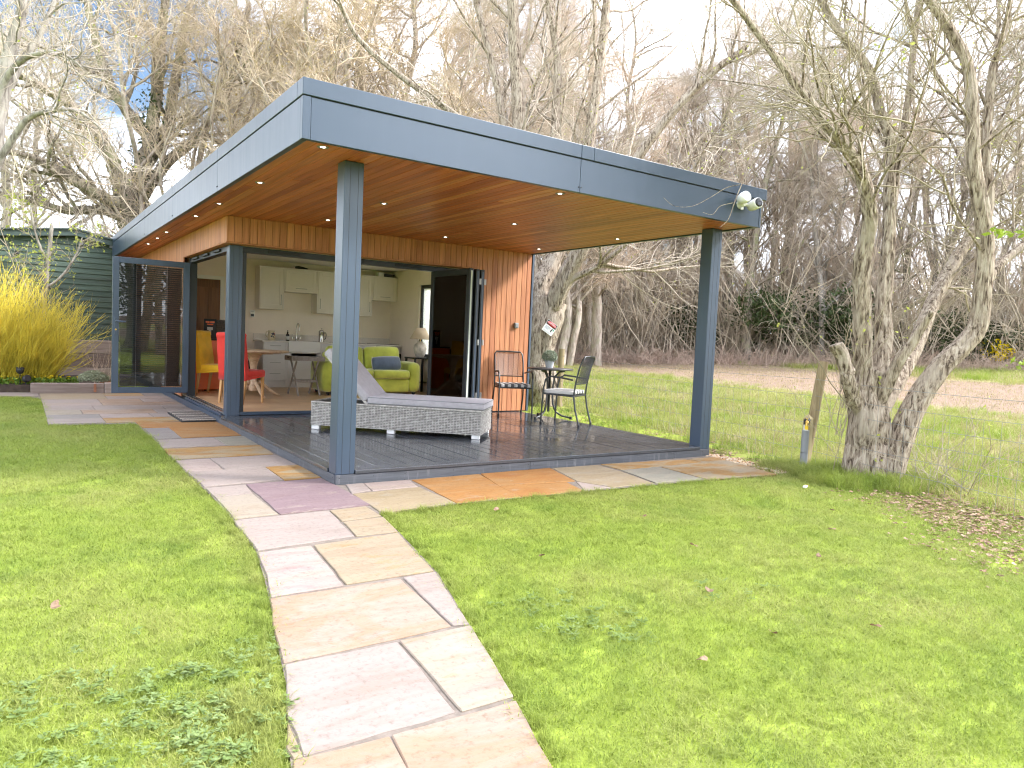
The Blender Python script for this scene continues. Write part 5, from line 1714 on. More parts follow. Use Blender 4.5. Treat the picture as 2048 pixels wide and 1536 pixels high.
# ------------------------------------------------------------------ trees
def resample(pts, n):
    """smooth curve through the points (Catmull-Rom), n samples"""
    P = np.array(pts, float)
    Q = np.vstack([2 * P[0] - P[1], P, 2 * P[-1] - P[-2]])
    k = len(P) - 1
    out = []
    for s in np.linspace(0, k - 1e-6, n):
        i = int(s)
        u = s - i
        p0, p1, p2, p3 = Q[i], Q[i + 1], Q[i + 2], Q[i + 3]
        out.append(0.5 * ((2 * p1) + (-p0 + p2) * u + (2 * p0 - 5 * p1 + 4 * p2 - p3) * u * u + (-p0 + 3 * p1 - 3 * p2 + p3) * u ** 3))
    return np.array(out)

def tubes(P, Rr, sides, lump=0.0, rg=None, furrow=0.0):
    """P (N,m,3), Rr (N,m) -> verts, quads"""
    N_, m_, _ = P.shape
    T = np.gradient(P, axis=1)
    T /= np.linalg.norm(T, axis=2, keepdims=True) + 1e-9
    mean = P[:, -1] - P[:, 0]
    mean /= np.linalg.norm(mean, axis=1, keepdims=True) + 1e-9
    ref = np.where(np.abs(mean[:, 2:3]) < 0.9, np.array([[0, 0, 1.0]]), np.array([[1.0, 0, 0]]))[:, None, :]
    A = np.cross(T, np.broadcast_to(ref, T.shape))
    A /= np.linalg.norm(A, axis=2, keepdims=True) + 1e-9
    B = np.cross(A, T)
    w = 2 * np.pi * np.arange(sides) / sides
    rad = Rr[:, :, None]
    if lump and rg is not None:
        ph = rg.uniform(0, 6.28, (N_, 1, 4))
        hh = np.arange(m_)[None, :, None] / m_
        rad = rad * (1 + lump * (np.sin(3 * w[None, None, :] + ph[..., 0:1] + 2.0 * hh * 3) * 0.6 + np.sin(5 * w[None, None, :] + ph[..., 1:2] - 5 * hh) * 0.5 + np.sin(2 * w + ph[..., 2:3] + 9 * hh) * 0.4))
    if furrow:
        # deep running bark ridges that split and join up the stem
        hh = np.cumsum(np.linalg.norm(np.diff(P, axis=1, prepend=P[:, :1]), axis=2), axis=1)[..., None]
        g_ = np.zeros((N_, m_, sides))
        for k_ in (7, 11, 17):
            p1_, p2_ = rg.uniform(0, 6.28, 2)
            wob = 0.9 * np.sin(hh * rg.uniform(2, 4) + p1_) + 0.5 * np.sin(hh * rg.uniform(6, 9) + p2_)
            g_ += np.abs(np.sin(k_ * w[None, None, :] * 0.5 + wob * (1 + 2 / k_) + p2_)) / 3
        rad = rad * (1 + furrow * (g_ - 0.6)) 
    V = P[:, :, None, :] + rad[..., None] * (np.cos(w)[None, None, :, None] * A[:, :, None, :] + np.sin(w)[None, None, :, None] * B[:, :, None, :])
    idx = np.arange(N_ * m_ * sides).reshape(N_, m_, sides)
    a = idx[:, :-1, :]
    b = np.roll(a, -1, axis=2)
    d = idx[:, 1:, :]
    c = np.roll(d, -1, axis=2)
    return V.reshape(-1, 3), np.stack([a, b, c, d], -1).reshape(-1, 4)

def merge(parts):
    vs, fs, o = [], [], 0
    for v, f in parts:
        vs.append(v)
        fs.append(f + o)
        o += len(v)
    return np.vstack(vs), np.vstack(fs)

def grow(P, Rr, n, t0, t1, length, ang, m_, up, wig, rg, rmax, taper=0.35, droop=0.0, lfall=0.5):
    """n children on every parent polyline"""
    N_, mp_, _ = P.shape
    idx = np.repeat(np.arange(N_), n)
    K = len(idx)
    t = rg.uniform(t0, t1, K)
    f = t * (mp_ - 1)
    i = np.minimum(f.astype(int), mp_ - 2)
    u = (f - i)[:, None]
    base = P[idx, i] * (1 - u) + P[idx, i + 1] * u
    rad = Rr[idx, i] * (1 - u[:, 0]) + Rr[idx, i + 1] * u[:, 0]
    tan = P[idx, i + 1] - P[idx, i]
    tan /= np.linalg.norm(tan, axis=1, keepdims=True) + 1e-9
    q = np.cross(tan, rg.normal(size=(K, 3)))
    q /= np.linalg.norm(q, axis=1, keepdims=True) + 1e-9
    a = np.radians(rg.uniform(ang[0], ang[1], K))[:, None]
    d = np.cos(a) * tan + np.sin(a) * q
    d[:, 2] += up
    L = length * rg.uniform(0.55, 1.25, K) * (1 - lfall * t)
    out = np.zeros((K, m_, 3))
    out[:, 0] = base
    for k in range(1, m_):
        d = d / (np.linalg.norm(d, axis=1, keepdims=True) + 1e-9)
        out[:, k] = out[:, k - 1] + d * (L / (m_ - 1))[:, None]
        d = d + rg.normal(size=(K, 3)) * wig
        d[:, 2] += up * 0.6 - droop * k
    r0 = np.minimum(rad * 0.75, rmax * (0.5 + 0.5 * L / length))
    Rn = r0[:, None] * np.linspace(1, taper, m_)[None, :]
    return out, Rn

def buds(P, n, size, rg, where=(0.5, 1.0)):
    """small bud/leaf faces on twigs"""
    N_, m_, _ = P.shape
    k = rg.integers(0, N_, n)
    t = rg.uniform(where[0], where[1], n) * (m_ - 1)
    i = np.minimum(t.astype(int), m_ - 2)
    u = (t - i)[:, None]
    c = P[k, i] * (1 - u) + P[k, i + 1] * u
    a = rg.normal(size=(n, 3))
    a /= np.linalg.norm(a, axis=1, keepdims=True)
    b = np.cross(a, rg.normal(size=(n, 3)))
    b /= np.linalg.norm(b, axis=1, keepdims=True)
    s = size * rg.uniform(0.6, 1.4, (n, 1))
    v = np.stack([c - a * s * 0.2, c + b * s * 0.35 + a * s * 0.5, c + a * s, c - b * s * 0.35 + a * s * 0.5], 1).reshape(-1, 3)
    return v, np.arange(4 * n).reshape(n, 4)

def stems_mesh(stems, rg, sides=12, lump=0.08, furrow=0.0):
    """stems: list of (points, r0, r1); returns polylines for growing and the mesh"""
    parts, PL, RL = [], [], []
    for pts, r0, r1 in stems:
        n = 64 if furrow else 34
        P = resample(pts, n)
        rr_ = r0 + (r1 - r0) * np.linspace(0, 1, n) ** 0.8
        if furrow:
            ss_ = np.linspace(0, 1, n)[:, None]
            P += (np.sin(ss_ * rg.uniform(6, 11, 3) + rg.uniform(0, 6, 3)) + 0.5 * np.sin(ss_ * rg.uniform(14, 22, 3) + rg.uniform(0, 6, 3))) * rr_[:, None] * 0.10
        else:
            P[1:-1] += rg.normal(size=(n - 2, 3)) * (rr_[1:-1, None] * 0.10)
        PL.append(P)
        RL.append(rr_)
        # the butt end closes to a point inside its parent limb
        rv = rr_.copy()
        if len(parts):
            rv[0] *= 0.5
        rv[-1] *= 0.03
        parts.append(tubes(P[None], rv[None], sides, lump, rg, furrow))
    return np.array(PL), np.array(RL), parts

STEMS = {
'R_t1': [(4.4, -1.57, 3.08), (3.97, -1.31, 3.23), (3.7, -1.19, 3.09), (3.51, -1.13, 2.84), (3.39, -1.12, 2.62), (3.31, -1.13, 2.47), (3.23, -1.14, 2.32), (3.13, -1.12, 2.23)],
'R_t2': [(3.37, -1.14, 2.66), (3.25, -1.08, 2.62), (3.11, -1.02, 2.52), (2.96, -0.95, 2.43), (2.81, -0.87, 2.42), (2.71, -0.82, 2.49)],
'R_t3': [(3.28, -1.15, 2.48), (3.17, -1.09, 2.44), (3.1, -1.07, 2.36), (3.01, -1.03, 2.37)],
'R_main': [(5.03, -1.64, -0.21), (5.02, -1.6, 0.18), (5.03, -1.59, 0.43), (5.04, -1.57, 0.74), (5.06, -1.56, 0.99)],
'R_stub': [(4.74, -1.62, 0.62), (4.67, -1.58, 0.84), (4.6, -1.56, 1.01), (4.54, -1.53, 1.16), (4.49, -1.52, 1.23)],
'R_a': [(4.98, -1.53, 0.78), (4.92, -1.54, 1.19), (4.84, -1.55, 1.59), (4.77, -1.56, 1.98), (4.75, -1.6, 2.27), (4.7, -1.64, 2.5), (4.59, -1.64, 2.75), (4.45, -1.61, 2.96), (4.27, -1.56, 3.13), (4.06, -1.5, 3.29), (3.86, -1.43, 3.48), (3.59, -1.31, 3.77), (3.34, -1.2, 4.05), (3.03, -1.05, 4.38), (2.57, -0.8, 4.72)],
'R_b': [(5.15, -1.59, 0.74), (5.24, -1.57, 1.2), (5.29, -1.52, 1.62), (5.35, -1.48, 2.04), (5.42, -1.44, 2.46), (5.46, -1.39, 2.92), (5.52, -1.34, 3.37), (5.45, -1.22, 3.77), (5.39, -1.1, 4.21), (5.21, -0.9, 4.55), (5.04, -0.7, 4.96), (4.85, -0.48, 5.46)],
'R_c': [(5.41, -1.44, 2.67), (5.58, -1.38, 3.05), (5.81, -1.33, 3.87), (5.99, -1.25, 4.6), (6.14, -1.18, 5.12), (6.33, -1.1, 5.85)],
'R_d': [(5.25, -1.6, 0.69), (5.59, -1.58, 0.97), (5.92, -1.56, 1.29), (6.25, -1.53, 1.7), (6.61, -1.52, 2.12), (6.99, -1.51, 2.52), (7.44, -1.55, 3.05), (7.92, -1.62, 3.53), (8.49, -1.74, 4.16)],
'R_brk': [(4.98, -1.77, 0.76), (5.0, -1.86, 1.06), (5.04, -1.96, 1.28), (5.06, -2.05, 1.46), (5.05, -2.13, 1.59)],
'R_e': [(5.11, -1.81, -0.18), (5.18, -1.85, 0.26), (5.28, -1.92, 0.67), (5.44, -2.03, 1.02), (5.63, -2.16, 1.28), (5.73, -2.24, 1.49), (5.74, -2.25, 1.83), (5.74, -2.24, 2.33), (5.67, -2.19, 2.71), (5.6, -2.14, 3.05), (5.56, -2.1, 3.58), (5.5, -2.05, 4.0), (5.33, -1.94, 4.33), (5.11, -1.79, 4.64), (4.85, -1.61, 5.01)],
'R_f': [(5.78, -2.19, 2.48), (5.87, -2.18, 2.79), (5.89, -2.11, 3.25), (5.98, -2.07, 4.02), (6.14, -2.09, 4.55), (6.26, -2.08, 5.13)],
'R_g': [(5.79, -2.24, 1.89), (6.03, -2.27, 2.11), (6.39, -2.38, 2.39), (6.85, -2.54, 2.84), (7.23, -2.63, 3.4)],
'W_main': [(6.34, 5.7, -0.51), (6.32, 5.77, 0.17), (6.32, 5.81, 0.76), (6.36, 5.83, 1.45), (6.48, 5.79, 1.94)],
'W_l': [(6.36, 5.84, 1.54), (6.35, 5.97, 2.13), (6.56, 5.95, 2.59), (6.8, 5.9, 3.15), (7.04, 5.88, 3.97), (7.27, 5.87, 4.89), (7.46, 5.91, 6.02), (7.62, 5.96, 7.16), (7.75, 6.04, 8.31), (7.92, 6.1, 9.57)],
'W_r': [(6.42, 5.7, 1.74), (6.51, 5.4, 2.37), (6.6, 5.1, 2.87), (6.76, 4.76, 3.51), (6.98, 4.38, 4.21), (7.41, 3.88, 5.17), (7.89, 3.33, 5.92), (8.28, 2.82, 6.39)],
'W_n': [(6.32, 5.65, 1.83), (6.55, 5.28, 2.32), (6.88, 4.83, 2.6), (7.21, 4.4, 3.07), (7.37, 4.08, 3.42), (7.82, 3.55, 3.77)],
'W_c': [(6.48, 6.0, 1.55), (6.37, 6.26, 2.54), (6.28, 6.5, 3.64), (6.26, 6.7, 4.76), (6.26, 6.9, 6.0), (6.24, 7.11, 7.15), (6.26, 7.28, 8.31), (6.26, 7.48, 9.58)],
'W_d': [(6.3, 6.53, 3.65), (6.08, 6.85, 4.66), (6.01, 7.06, 5.58), (5.88, 7.33, 6.72), (5.67, 7.66, 7.87), (5.49, 7.96, 8.92)],
'W_e': [(6.26, 6.57, 3.95), (5.7, 6.81, 4.88), (4.91, 7.17, 5.53), (3.97, 7.64, 6.15), (3.26, 7.95, 6.72), (2.88, 8.03, 7.29), (2.5, 8.11, 7.84)],
'W_f': [(6.7, 5.83, 2.94), (6.58, 6.16, 3.94), (6.78, 6.31, 5.48), (6.91, 6.49, 6.84), (6.82, 6.82, 8.11), (6.77, 7.1, 9.2)],
'O_main': [(0.56, 16.95, 2.86), (0.51, 17.06, 3.82), (0.44, 17.16, 4.5), (0.36, 17.25, 4.98)],
'O_1': [(0.48, 17.1, 4.09), (0.13, 16.79, 4.87), (-0.2, 16.46, 5.61), (-0.72, 16.27, 6.23), (-1.38, 16.14, 6.68), (-2.1, 16.05, 6.97), (-2.88, 15.97, 6.99)],
'O_2': [(0.44, 17.16, 4.5), (0.72, 17.14, 5.36), (0.9, 17.19, 6.36), (1.05, 17.27, 7.5), (1.15, 17.4, 8.79), (1.27, 17.52, 10.23), (1.34, 17.68, 11.68)],
'O_3': [(0.83, 17.58, 5.59), (1.33, 17.55, 6.51), (1.6, 17.72, 8.02), (1.81, 17.92, 9.4), (2.09, 18.09, 10.95), (2.31, 18.29, 12.39)],
'O_4': [(0.9, 17.22, 6.29), (0.39, 17.33, 6.89), (-0.13, 17.45, 7.68), (-0.43, 17.45, 8.79), (-0.73, 17.44, 9.87), (-1.02, 17.44, 11.06)],
'O_5': [(0.37, 16.94, 4.19), (-0.46, 16.68, 4.5), (-1.25, 16.4, 4.85), (-1.99, 16.08, 5.09), (-2.87, 15.82, 5.01)],
'O_6': [(0.51, 17.07, 3.95), (-0.31, 17.04, 4.11), (-1.11, 16.97, 3.99), (-1.88, 16.9, 4.13), (-2.81, 16.94, 4.25)],
'O_7': [(0.63, 17.64, 4.45), (1.35, 17.6, 5.68), (2.24, 17.42, 6.66), (2.91, 17.43, 7.95), (3.35, 17.61, 9.56), (3.67, 17.86, 11.05)],
'L_main': [(-3.02, 7.05, -0.05), (-2.68, 6.94, 1.62), (-2.51, 6.92, 2.87), (-2.37, 6.9, 3.91), (-2.26, 6.88, 4.67), (-2.12, 6.83, 5.3), (-2.01, 6.81, 6.06)],
'L_1': [(-2.4, 6.91, 3.84), (-2.29, 6.75, 4.33), (-2.09, 6.51, 4.61), (-1.84, 6.23, 4.69), (-1.63, 5.96, 4.63), (-1.42, 5.67, 4.41)],
'L_2': [(-2.57, 6.93, 2.59), (-2.37, 6.76, 3.2), (-2.17, 6.58, 3.61), (-2.01, 6.4, 3.84), (-1.73, 6.14, 3.93), (-1.46, 5.87, 3.9), (-1.19, 5.58, 3.63)],
'L_3': [(-2.37, 6.9, 3.91), (-2.18, 6.96, 4.51), (-1.89, 6.96, 5.13), (-1.71, 7.03, 5.69), (-1.58, 7.14, 6.33)]}

def make_tree(name, label, root, stems, bark_m, twig_m, seed, levels, bud=None, group=None, sides=12, lump=0.08, cat='tree', furrow=0.0, bare=()):
    rg = np.random.default_rng(seed)
    t = thing(name, label, cat, root, 0, group)
    P, Rr, parts = stems_mesh(stems, rg, sides, lump, furrow)
    keep = [i for i in range(len(stems)) if i not in bare]
    P, Rr = P[keep], Rr[keep]
    o3 = np.array(root)
    crown = []
    last = None
    for li, lv_ in enumerate(levels):
        P2, R2_ = grow(P, Rr, rg=rg, **lv_['g'])
        (parts if lv_.get('trunk') else crown).append(tubes(P2, R2_, lv_['s']))
        if lv_.get('also') is not None:
            # twigs straight from the thick limbs too
            P3, R3 = grow(P, Rr, rg=rg, **lv_['also'])
            crown.append(tubes(P3, R3, 3))
        P, Rr = P2, R2_
        last = P2
    v, f = merge(parts)
    link(np_mesh('trunk', v - o3, f, bark_m), t)
    v, f = merge(crown)
    link(np_mesh('crown', v - o3, f, twig_m), t)
    if bud:
        v, f = buds(last, bud[0], bud[1], rg)
        link(np_mesh('buds', v - o3, f, bud[2], smooth=False), t)['kind'] = 'stuff'
    return t

S = STEMS
# the many-stemmed willow at the right
make_tree('willow_tree', 'big many-stemmed pale barked tree standing in the grass at the right', (5.05, -1.62, -0.13),
          [(S['R_main'], 0.235, 0.165), ([S['R_main'][2]] + S['R_stub'][1:], 0.075, 0.06), ([S['R_main'][2]] + S['R_a'][1:], 0.10, 0.02), ([S['R_main'][2]] + S['R_b'][1:], 0.09, 0.028), (S['R_c'], 0.05, 0.02),
           ([S['R_main'][2]] + S['R_d'][1:], 0.105, 0.035), ([S['R_main'][2]] + S['R_brk'][1:], 0.075, 0.022), (S['R_e'], 0.13, 0.033), (S['R_f'], 0.06, 0.02), (S['R_g'], 0.055, 0.018), (S['R_t1'], 0.0075, 0.0018), (S['R_t2'], 0.003, 0.0014), (S['R_t3'], 0.003, 0.0014)],
          'bark_willow', 'twig_willow', 11,
          [dict(g=dict(n=15, t0=0.36, t1=0.99, length=2.4, ang=(25, 65), m_=9, up=0.06, wig=0.15, rmax=0.019), s=4, trunk=True),
           dict(g=dict(n=7, t0=0.15, t1=1.0, length=1.15, ang=(25, 65), m_=7, up=0.0, wig=0.20, rmax=0.009), s=4),
           dict(g=dict(n=5, t0=0.1, t1=1.0, length=0.62, ang=(25, 65), m_=4, up=0.0, wig=0.22, rmax=0.0036, droop=0.02), s=3),
           dict(g=dict(n=2, t0=0.2, t1=1.0, length=0.3, ang=(25, 60), m_=2, up=0.0, wig=0.2, rmax=0.0024), s=3)],
          (1100, 0.028, 'bud'), sides=44, lump=0.09, furrow=0.26, bare=(0, 1, 6, 10, 11, 12))
# fresh leaf sprays at the right edge, on twigs of that tree
wt = bpy.data.objects['willow_tree']
sp_ = np.array([(5.24, -2.57, 2.29), (5.38, -2.66, 2.33), (5.19, -2.53, 2.32), (5.4, -2.76, 1.14)]) - np.array(wt.location)
def spray(rg_, n_):
    return sp_[rg_.integers(0, len(sp_), n_)] + rg_.normal(size=(n_, 3)) * np.array([0.05, 0.05, 0.03])
leaf_cloud('young_leaves', 40, spray, 0.045, 'young_leaf', wt, 77, 0.5)['kind'] = 'stuff'

# the willow behind the bistro table
make_tree('leaning_willow', 'leaning grey tree with the warning sign behind the bistro table', (6.36, 5.70, -0.2),
          [(S['W_main'], 0.36, 0.30), (S['W_l'], 0.20, 0.06), (S['W_r'], 0.20, 0.04), (S['W_n'], 0.07, 0.03), (S['W_c'], 0.21, 0.09), (S['W_d'], 0.10, 0.04), (S['W_e'], 0.085, 0.03), (S['W_f'], 0.12, 0.05)],
          'bark_willow', 'twig_beige', 12,
          [dict(g=dict(n=9, t0=0.3, t1=0.99, length=3.2, ang=(25, 65), m_=9, up=0.06, wig=0.14, rmax=0.04), s=5, trunk=True),
           dict(g=dict(n=6, t0=0.15, t1=1.0, length=1.6, ang=(25, 60), m_=6, up=0.02, wig=0.2, rmax=0.013), s=3),
           dict(g=dict(n=6, t0=0.1, t1=1.0, length=0.85, ang=(25, 60), m_=4, up=0.0, wig=0.2, rmax=0.006), s=3),
           dict(g=dict(n=3, t0=0.2, t1=1.0, length=0.4, ang=(25, 60), m_=3, up=0.0, wig=0.2, rmax=0.004), s=3)],
          (1500, 0.03, 'bud'), sides=36, lump=0.10, furrow=0.26, bare=(0,))
# the spreading oak behind the shed
make_tree('spreading_oak', 'wide spreading oak with mossy limbs behind the shed roof', (0.60, 16.9, -0.1),
          [([(0.62, 16.85, -0.2), (0.58, 16.9, 1.5)] + S['O_main'], 0.50, 0.36), (S['O_1'], 0.26, 0.05), (S['O_2'], 0.28, 0.07), (S['O_3'], 0.20, 0.06), (S['O_4'], 0.19, 0.06), (S['O_5'], 0.20, 0.05), (S['O_6'], 0.17, 0.05), (S['O_7'], 0.18, 0.06)],
          'bark_oak', 'twig_beige', 13,
          [dict(g=dict(n=11, t0=0.22, t1=0.99, length=3.0, ang=(30, 75), m_=8, up=0.04, wig=0.26, rmax=0.06), s=5, trunk=True),
           dict(g=dict(n=7, t0=0.15, t1=1.0, length=1.5, ang=(30, 70), m_=6, up=0.02, wig=0.3, rmax=0.018), s=3),
           dict(g=dict(n=7, t0=0.1, t1=1.0, length=0.75, ang=(30, 70), m_=4, up=0.0, wig=0.3, rmax=0.008), s=3),
           dict(g=dict(n=3, t0=0.2, t1=1.0, length=0.36, ang=(30, 70), m_=2, up=0.0, wig=0.2, rmax=0.005), s=3)],
          (1800, 0.045, 'gold_bud'), sides=14, lump=0.12)
# ivy on the oak
rgi = np.random.default_rng(3)
ivy_pts = resample(S['O_main'][1:] + S['O_2'][1:4], 60)
def ivy_fn(rg, n):
    k = rg.integers(0, 60, n)
    return ivy_pts[k] + rg.normal(size=(n, 3)) * np.array([0.22, 0.22, 0.18])
o = leaf_cloud('ivy', 1500, ivy_fn, 0.055, 'ivy', None, 31)
tag(o, 'dark ivy climbing the trunk of the spreading oak', 'ivy')
# pale tree at the left edge
make_tree('pale_tree', 'pale smooth barked tree at the left edge with branches reaching in', (-3.02, 7.05, -0.13),
          [(S['L_main'], 0.17, 0.05), (S['L_1'], 0.06, 0.012), (S['L_2'], 0.065, 0.012), (S['L_3'], 0.07, 0.02)],
          'bark_pale', 'twig_beige', 14,
          [dict(g=dict(n=9, t0=0.45, t1=0.99, length=1.7, ang=(30, 70), m_=8, up=0.06, wig=0.22, rmax=0.017), s=5, trunk=True),
           dict(g=dict(n=6, t0=0.15, t1=1.0, length=0.9, ang=(30, 70), m_=6, up=0.02, wig=0.26, rmax=0.009), s=4),
           dict(g=dict(n=6, t0=0.1, t1=1.0, length=0.45, ang=(30, 70), m_=4, up=0.0, wig=0.28, rmax=0.0045), s=3)],
          (300, 0.03, 'bud'), sides=12)
# small budding tree against the shed
st_ = [(-1.74, 10.95, 0.0), (-1.76, 10.95, 0.9), (-1.70, 11.0, 1.75), (-1.64, 11.0, 2.4), (-1.60, 11.0, 3.0)]
make_tree('budding_sapling', 'small budding tree in front of the green shed', (-1.74, 10.95, 0.0),
          [(st_, 0.075, 0.03), ([(-1.72, 11.0, 1.7), (-1.45, 10.95, 1.95), (-1.2, 10.9, 2.4), (-1.1, 10.9, 2.75)], 0.03, 0.01), ([(-1.66, 11, 2.2), (-1.85, 11, 2.7), (-1.95, 11, 3.3)], 0.03, 0.01), ([(-1.74, 10.95, 1.2), (-2.0, 10.9, 1.7), (-2.2, 10.9, 2.3)], 0.03, 0.01)],
          'bark_pale', 'twig_willow', 15,
          [dict(g=dict(n=8, t0=0.3, t1=1.0, length=0.8, ang=(30, 75), m_=6, up=0.08, wig=0.22, rmax=0.007), s=4),
           dict(g=dict(n=6, t0=0.15, t1=1.0, length=0.4, ang=(30, 70), m_=4, up=0.0, wig=0.25, rmax=0.004), s=3),
           dict(g=dict(n=3, t0=0.15, t1=1.0, length=0.2, ang=(30, 70), m_=3, up=0.0, wig=0.25, rmax=0.0025), s=3)],
          (1500, 0.035, 'bud'), sides=10)
# willow shoots round the foot of the right hand tree, and the twigs hanging over the roof corner
def shoots(name, label, bases, n, L, r_, up, seed, m, bud=None, spread=0.5, pts=9, root=None, wig=0.12, cat='shoots'):
    rg = np.random.default_rng(seed)
    B = np.array(bases)[rg.integers(0, len(bases), n)] + rg.normal(size=(n, 3)) * np.array([0.06, 0.06, 0.0])
    d = rg.normal(size=(n, 3)) * spread
    d[:, 2] = up
    P = np.zeros((n, pts, 3))
    P[:, 0] = B
    ln = L * rg.uniform(0.5, 1.2, n)
    for k in range(1, pts):
        d /= np.linalg.norm(d, axis=1, keepdims=True)
        P[:, k] = P[:, k - 1] + d * (ln / (pts - 1))[:, None]
        d = d + rg.normal(size=(n, 3)) * wig
    Rr = (r_ * rg.uniform(0.6, 1.2, n))[:, None] * np.linspace(1, 0.35, pts)
    P2, R2_ = grow(P, Rr, 4, 0.3, 1.0, L * 0.25, (25, 55), 4, 0.05, 0.15, rg, r_ * 0.5)
    v, f = merge([tubes(P, Rr, 4), tubes(P2, R2_, 3)])
    root = root or tuple(np.mean(bases, axis=0))
    t = thing(name, label, cat, root)
    link(np_mesh('stems', v - np.array(root), f, m), t)
    if bud:
        v, f = buds(P2, bud[0], bud[1], rg)
        link(np_mesh('buds', v - np.array(root), f, bud[2], smooth=False), t)['kind'] = 'stuff'
    return t
shoots('willow_shoots', 'thin upright shoots growing at the left of the big tree foot', [(4.72, -1.52, -0.12), (4.8, -1.4, 0.3), (4.75, -1.5, 0.6)], 20, 1.3, 0.006, 1.0, 41, 'twig_willow', (60, 0.03, 'bud'), 0.35)
shoots('willow_shoots', 'thin bare shoots and brambles right of the leaning stem', [(5.4, -1.95, -0.12), (5.2, -2.2, -0.12), (5.1, -2.5, -0.12)], 34, 1.1, 0.004, 0.75, 42, 'twig_willow', (60, 0.03, 'bud'), 0.55)

# ------------------------------------------------------------------ woodland trees: six kinds, each tree a copy of one
def proto(name, seed, H, r0, twig_m, stems_n, spread, bark_m='bark_woodland', bud=None, dense=1.0):
    rg = np.random.default_rng(seed)
    t = thing(name, '', 'tree', (0, 0, 0))
    stems = []
    for s in range(stems_n):
        a = rg.uniform(0, 6.28)
        x, y = (0.0, 0.0) if s == 0 else (0.4 * math.cos(a), 0.4 * math.sin(a))
        lean = spread * rg.uniform(0.3, 1.0)
        pts = [(x, y, -0.3)]
        for k in range(1, 7):
            u = k / 6
            pts.append((x + math.cos(a) * lean * H * 0.35 * u ** 1.4 + rg.normal() * 0.25, y + math.sin(a) * lean * H * 0.35 * u ** 1.4 + rg.normal() * 0.25, H * u * (0.8 if s else 1.0)))
        stems.append((pts, r0 * (0.75 if s else 1.0), 0.03))
    P, Rr, parts = stems_mesh(stems, rg, 8, 0.06)
    n1 = int(26 / stems_n ** 0.5)
    P1, R1 = grow(P, Rr, n1, 0.14, 0.98, H * 0.34, (28, 68), 8, 0.07, 0.17, rg, 0.07, lfall=0.6)
    parts.append(tubes(P1, R1, 4))
    crown = []
    P2, R2_ = grow(P1, R1, 7, 0.15, 1.0, H * 0.125, (28, 65), 5, 0.05, 0.22, rg, 0.024)
    crown.append(tubes(P2, R2_, 3))
    P3, R3 = grow(P2, R2_, int(7 * dense), 0.1, 1.0, H * 0.07, (28, 65), 3, 0.03, 0.2, rg, 0.011, taper=0.5)
    crown.append(tubes(P3, R3, 3))
    P4, R4 = grow(P3, R3, int(5 * dense), 0.1, 1.0, H * 0.04, (28, 65), 2, 0.03, 0.2, rg, 0.0075, taper=0.5)
    crown.append(tubes(P4, R4, 3))
    v, f = merge(parts)
    link(np_mesh('trunk', v, f, bark_m), t)
    v, f = merge(crown)
    link(np_mesh('crown', v, f, twig_m), t)
    if bud:
        v, f = buds(P4, bud[0], bud[1], rg)
        link(np_mesh('buds', v, f, bud[2], smooth=False), t)['kind'] = 'stuff'
    return t
PR = [proto('woodland_tree', 101, 17, 0.26, 'twig_beige', 1, 0.2),
      proto('woodland_tree', 102, 15, 0.20, 'twig_pink', 2, 0.5),
      proto('woodland_tree', 103, 19, 0.30, 'twig_beige', 1, 0.3, 'bark_oak'),
      proto('woodland_tree', 104, 13, 0.16, 'twig_gold', 3, 0.6, bud=(2200, 0.055, 'gold_bud')),
      proto('woodland_tree', 105, 16, 0.22, 'twig_beige', 2, 0.4, 'bark_pale')]
KL = ['tall bare grey-brown tree', 'slender twin-stemmed pinkish tree', 'stout bare oak-like tree', 'golden budded many-stemmed tree', 'pale barked twin-stemmed tree']
used = set()
def place_tree(k, x, y, s, where, group):
    src = PR[k]
    if k in used:
        o = copy_tree(src)
    else:
        o = src
        used.add(k)
    gz = float(ground_z(np.array(x), np.array(y)))
    o.location = (x, y, gz)
    o.rotation_euler = (rt.uniform(-0.05, 0.05), rt.uniform(-0.05, 0.05), rt.uniform(0, 6.28))
    o.scale = (s * rt.uniform(0.9, 1.1), s * rt.uniform(0.9, 1.1), s)
    tag(o, KL[k] + ' ' + where + zone(x, y), 'tree', group)
rt = random.Random(77)
def zone(x, y):
    d = Vector((x, y, 1.1)) - CAM_LOC
    if d.dot(_fwd) < 0:
        return ''
    u = 1024 + 1449.67 * d.dot(_r2) / d.dot(_fwd)
    for lim, s in ((150, ', above the left of the shed'), (330, ', above the shed gable'), (600, ', above the left fascia'), (850, ', above the front roof corner'), (1100, ', above the middle of the fascia'),
                   (1250, ', just right of the cladding'), (1400, ', seen left of the right post'), (1560, ', just right of the right post'), (1700, ', left of the big tree'), (1860, ', behind the big tree')):
        if u < lim:
            return s
    return ', right of the big tree'
def polar(D, az):
    return CAM_LOC.x + D * math.sin(R(az)), CAM_LOC.y + D * math.cos(R(az))
# behind the building and the shed
for D, az, k, s in ((22, 9, 3, 1.0), (27, 13, 4, 1.0), (21, 17, 3, 1.05), (24, 21, 0, 1.0), (29, 24, 2, 0.95), (22.5, 26, 3, 0.95), (26, 29, 1, 1.1),
                    (23, 32, 4, 0.9), (30, 34, 0, 1.0), (29, 38, 1, 1.0), (31, 41, 0, 1.0), (34, 17, 1, 1.1), (35, 27, 4, 1.1), (30, 0, 4, 1.0), (38, 21, 2, 1.1)):
    x, y = polar(D, az)
    place_tree(k, x, y, s, 'behind the garden room', 'bare trees behind the garden room')
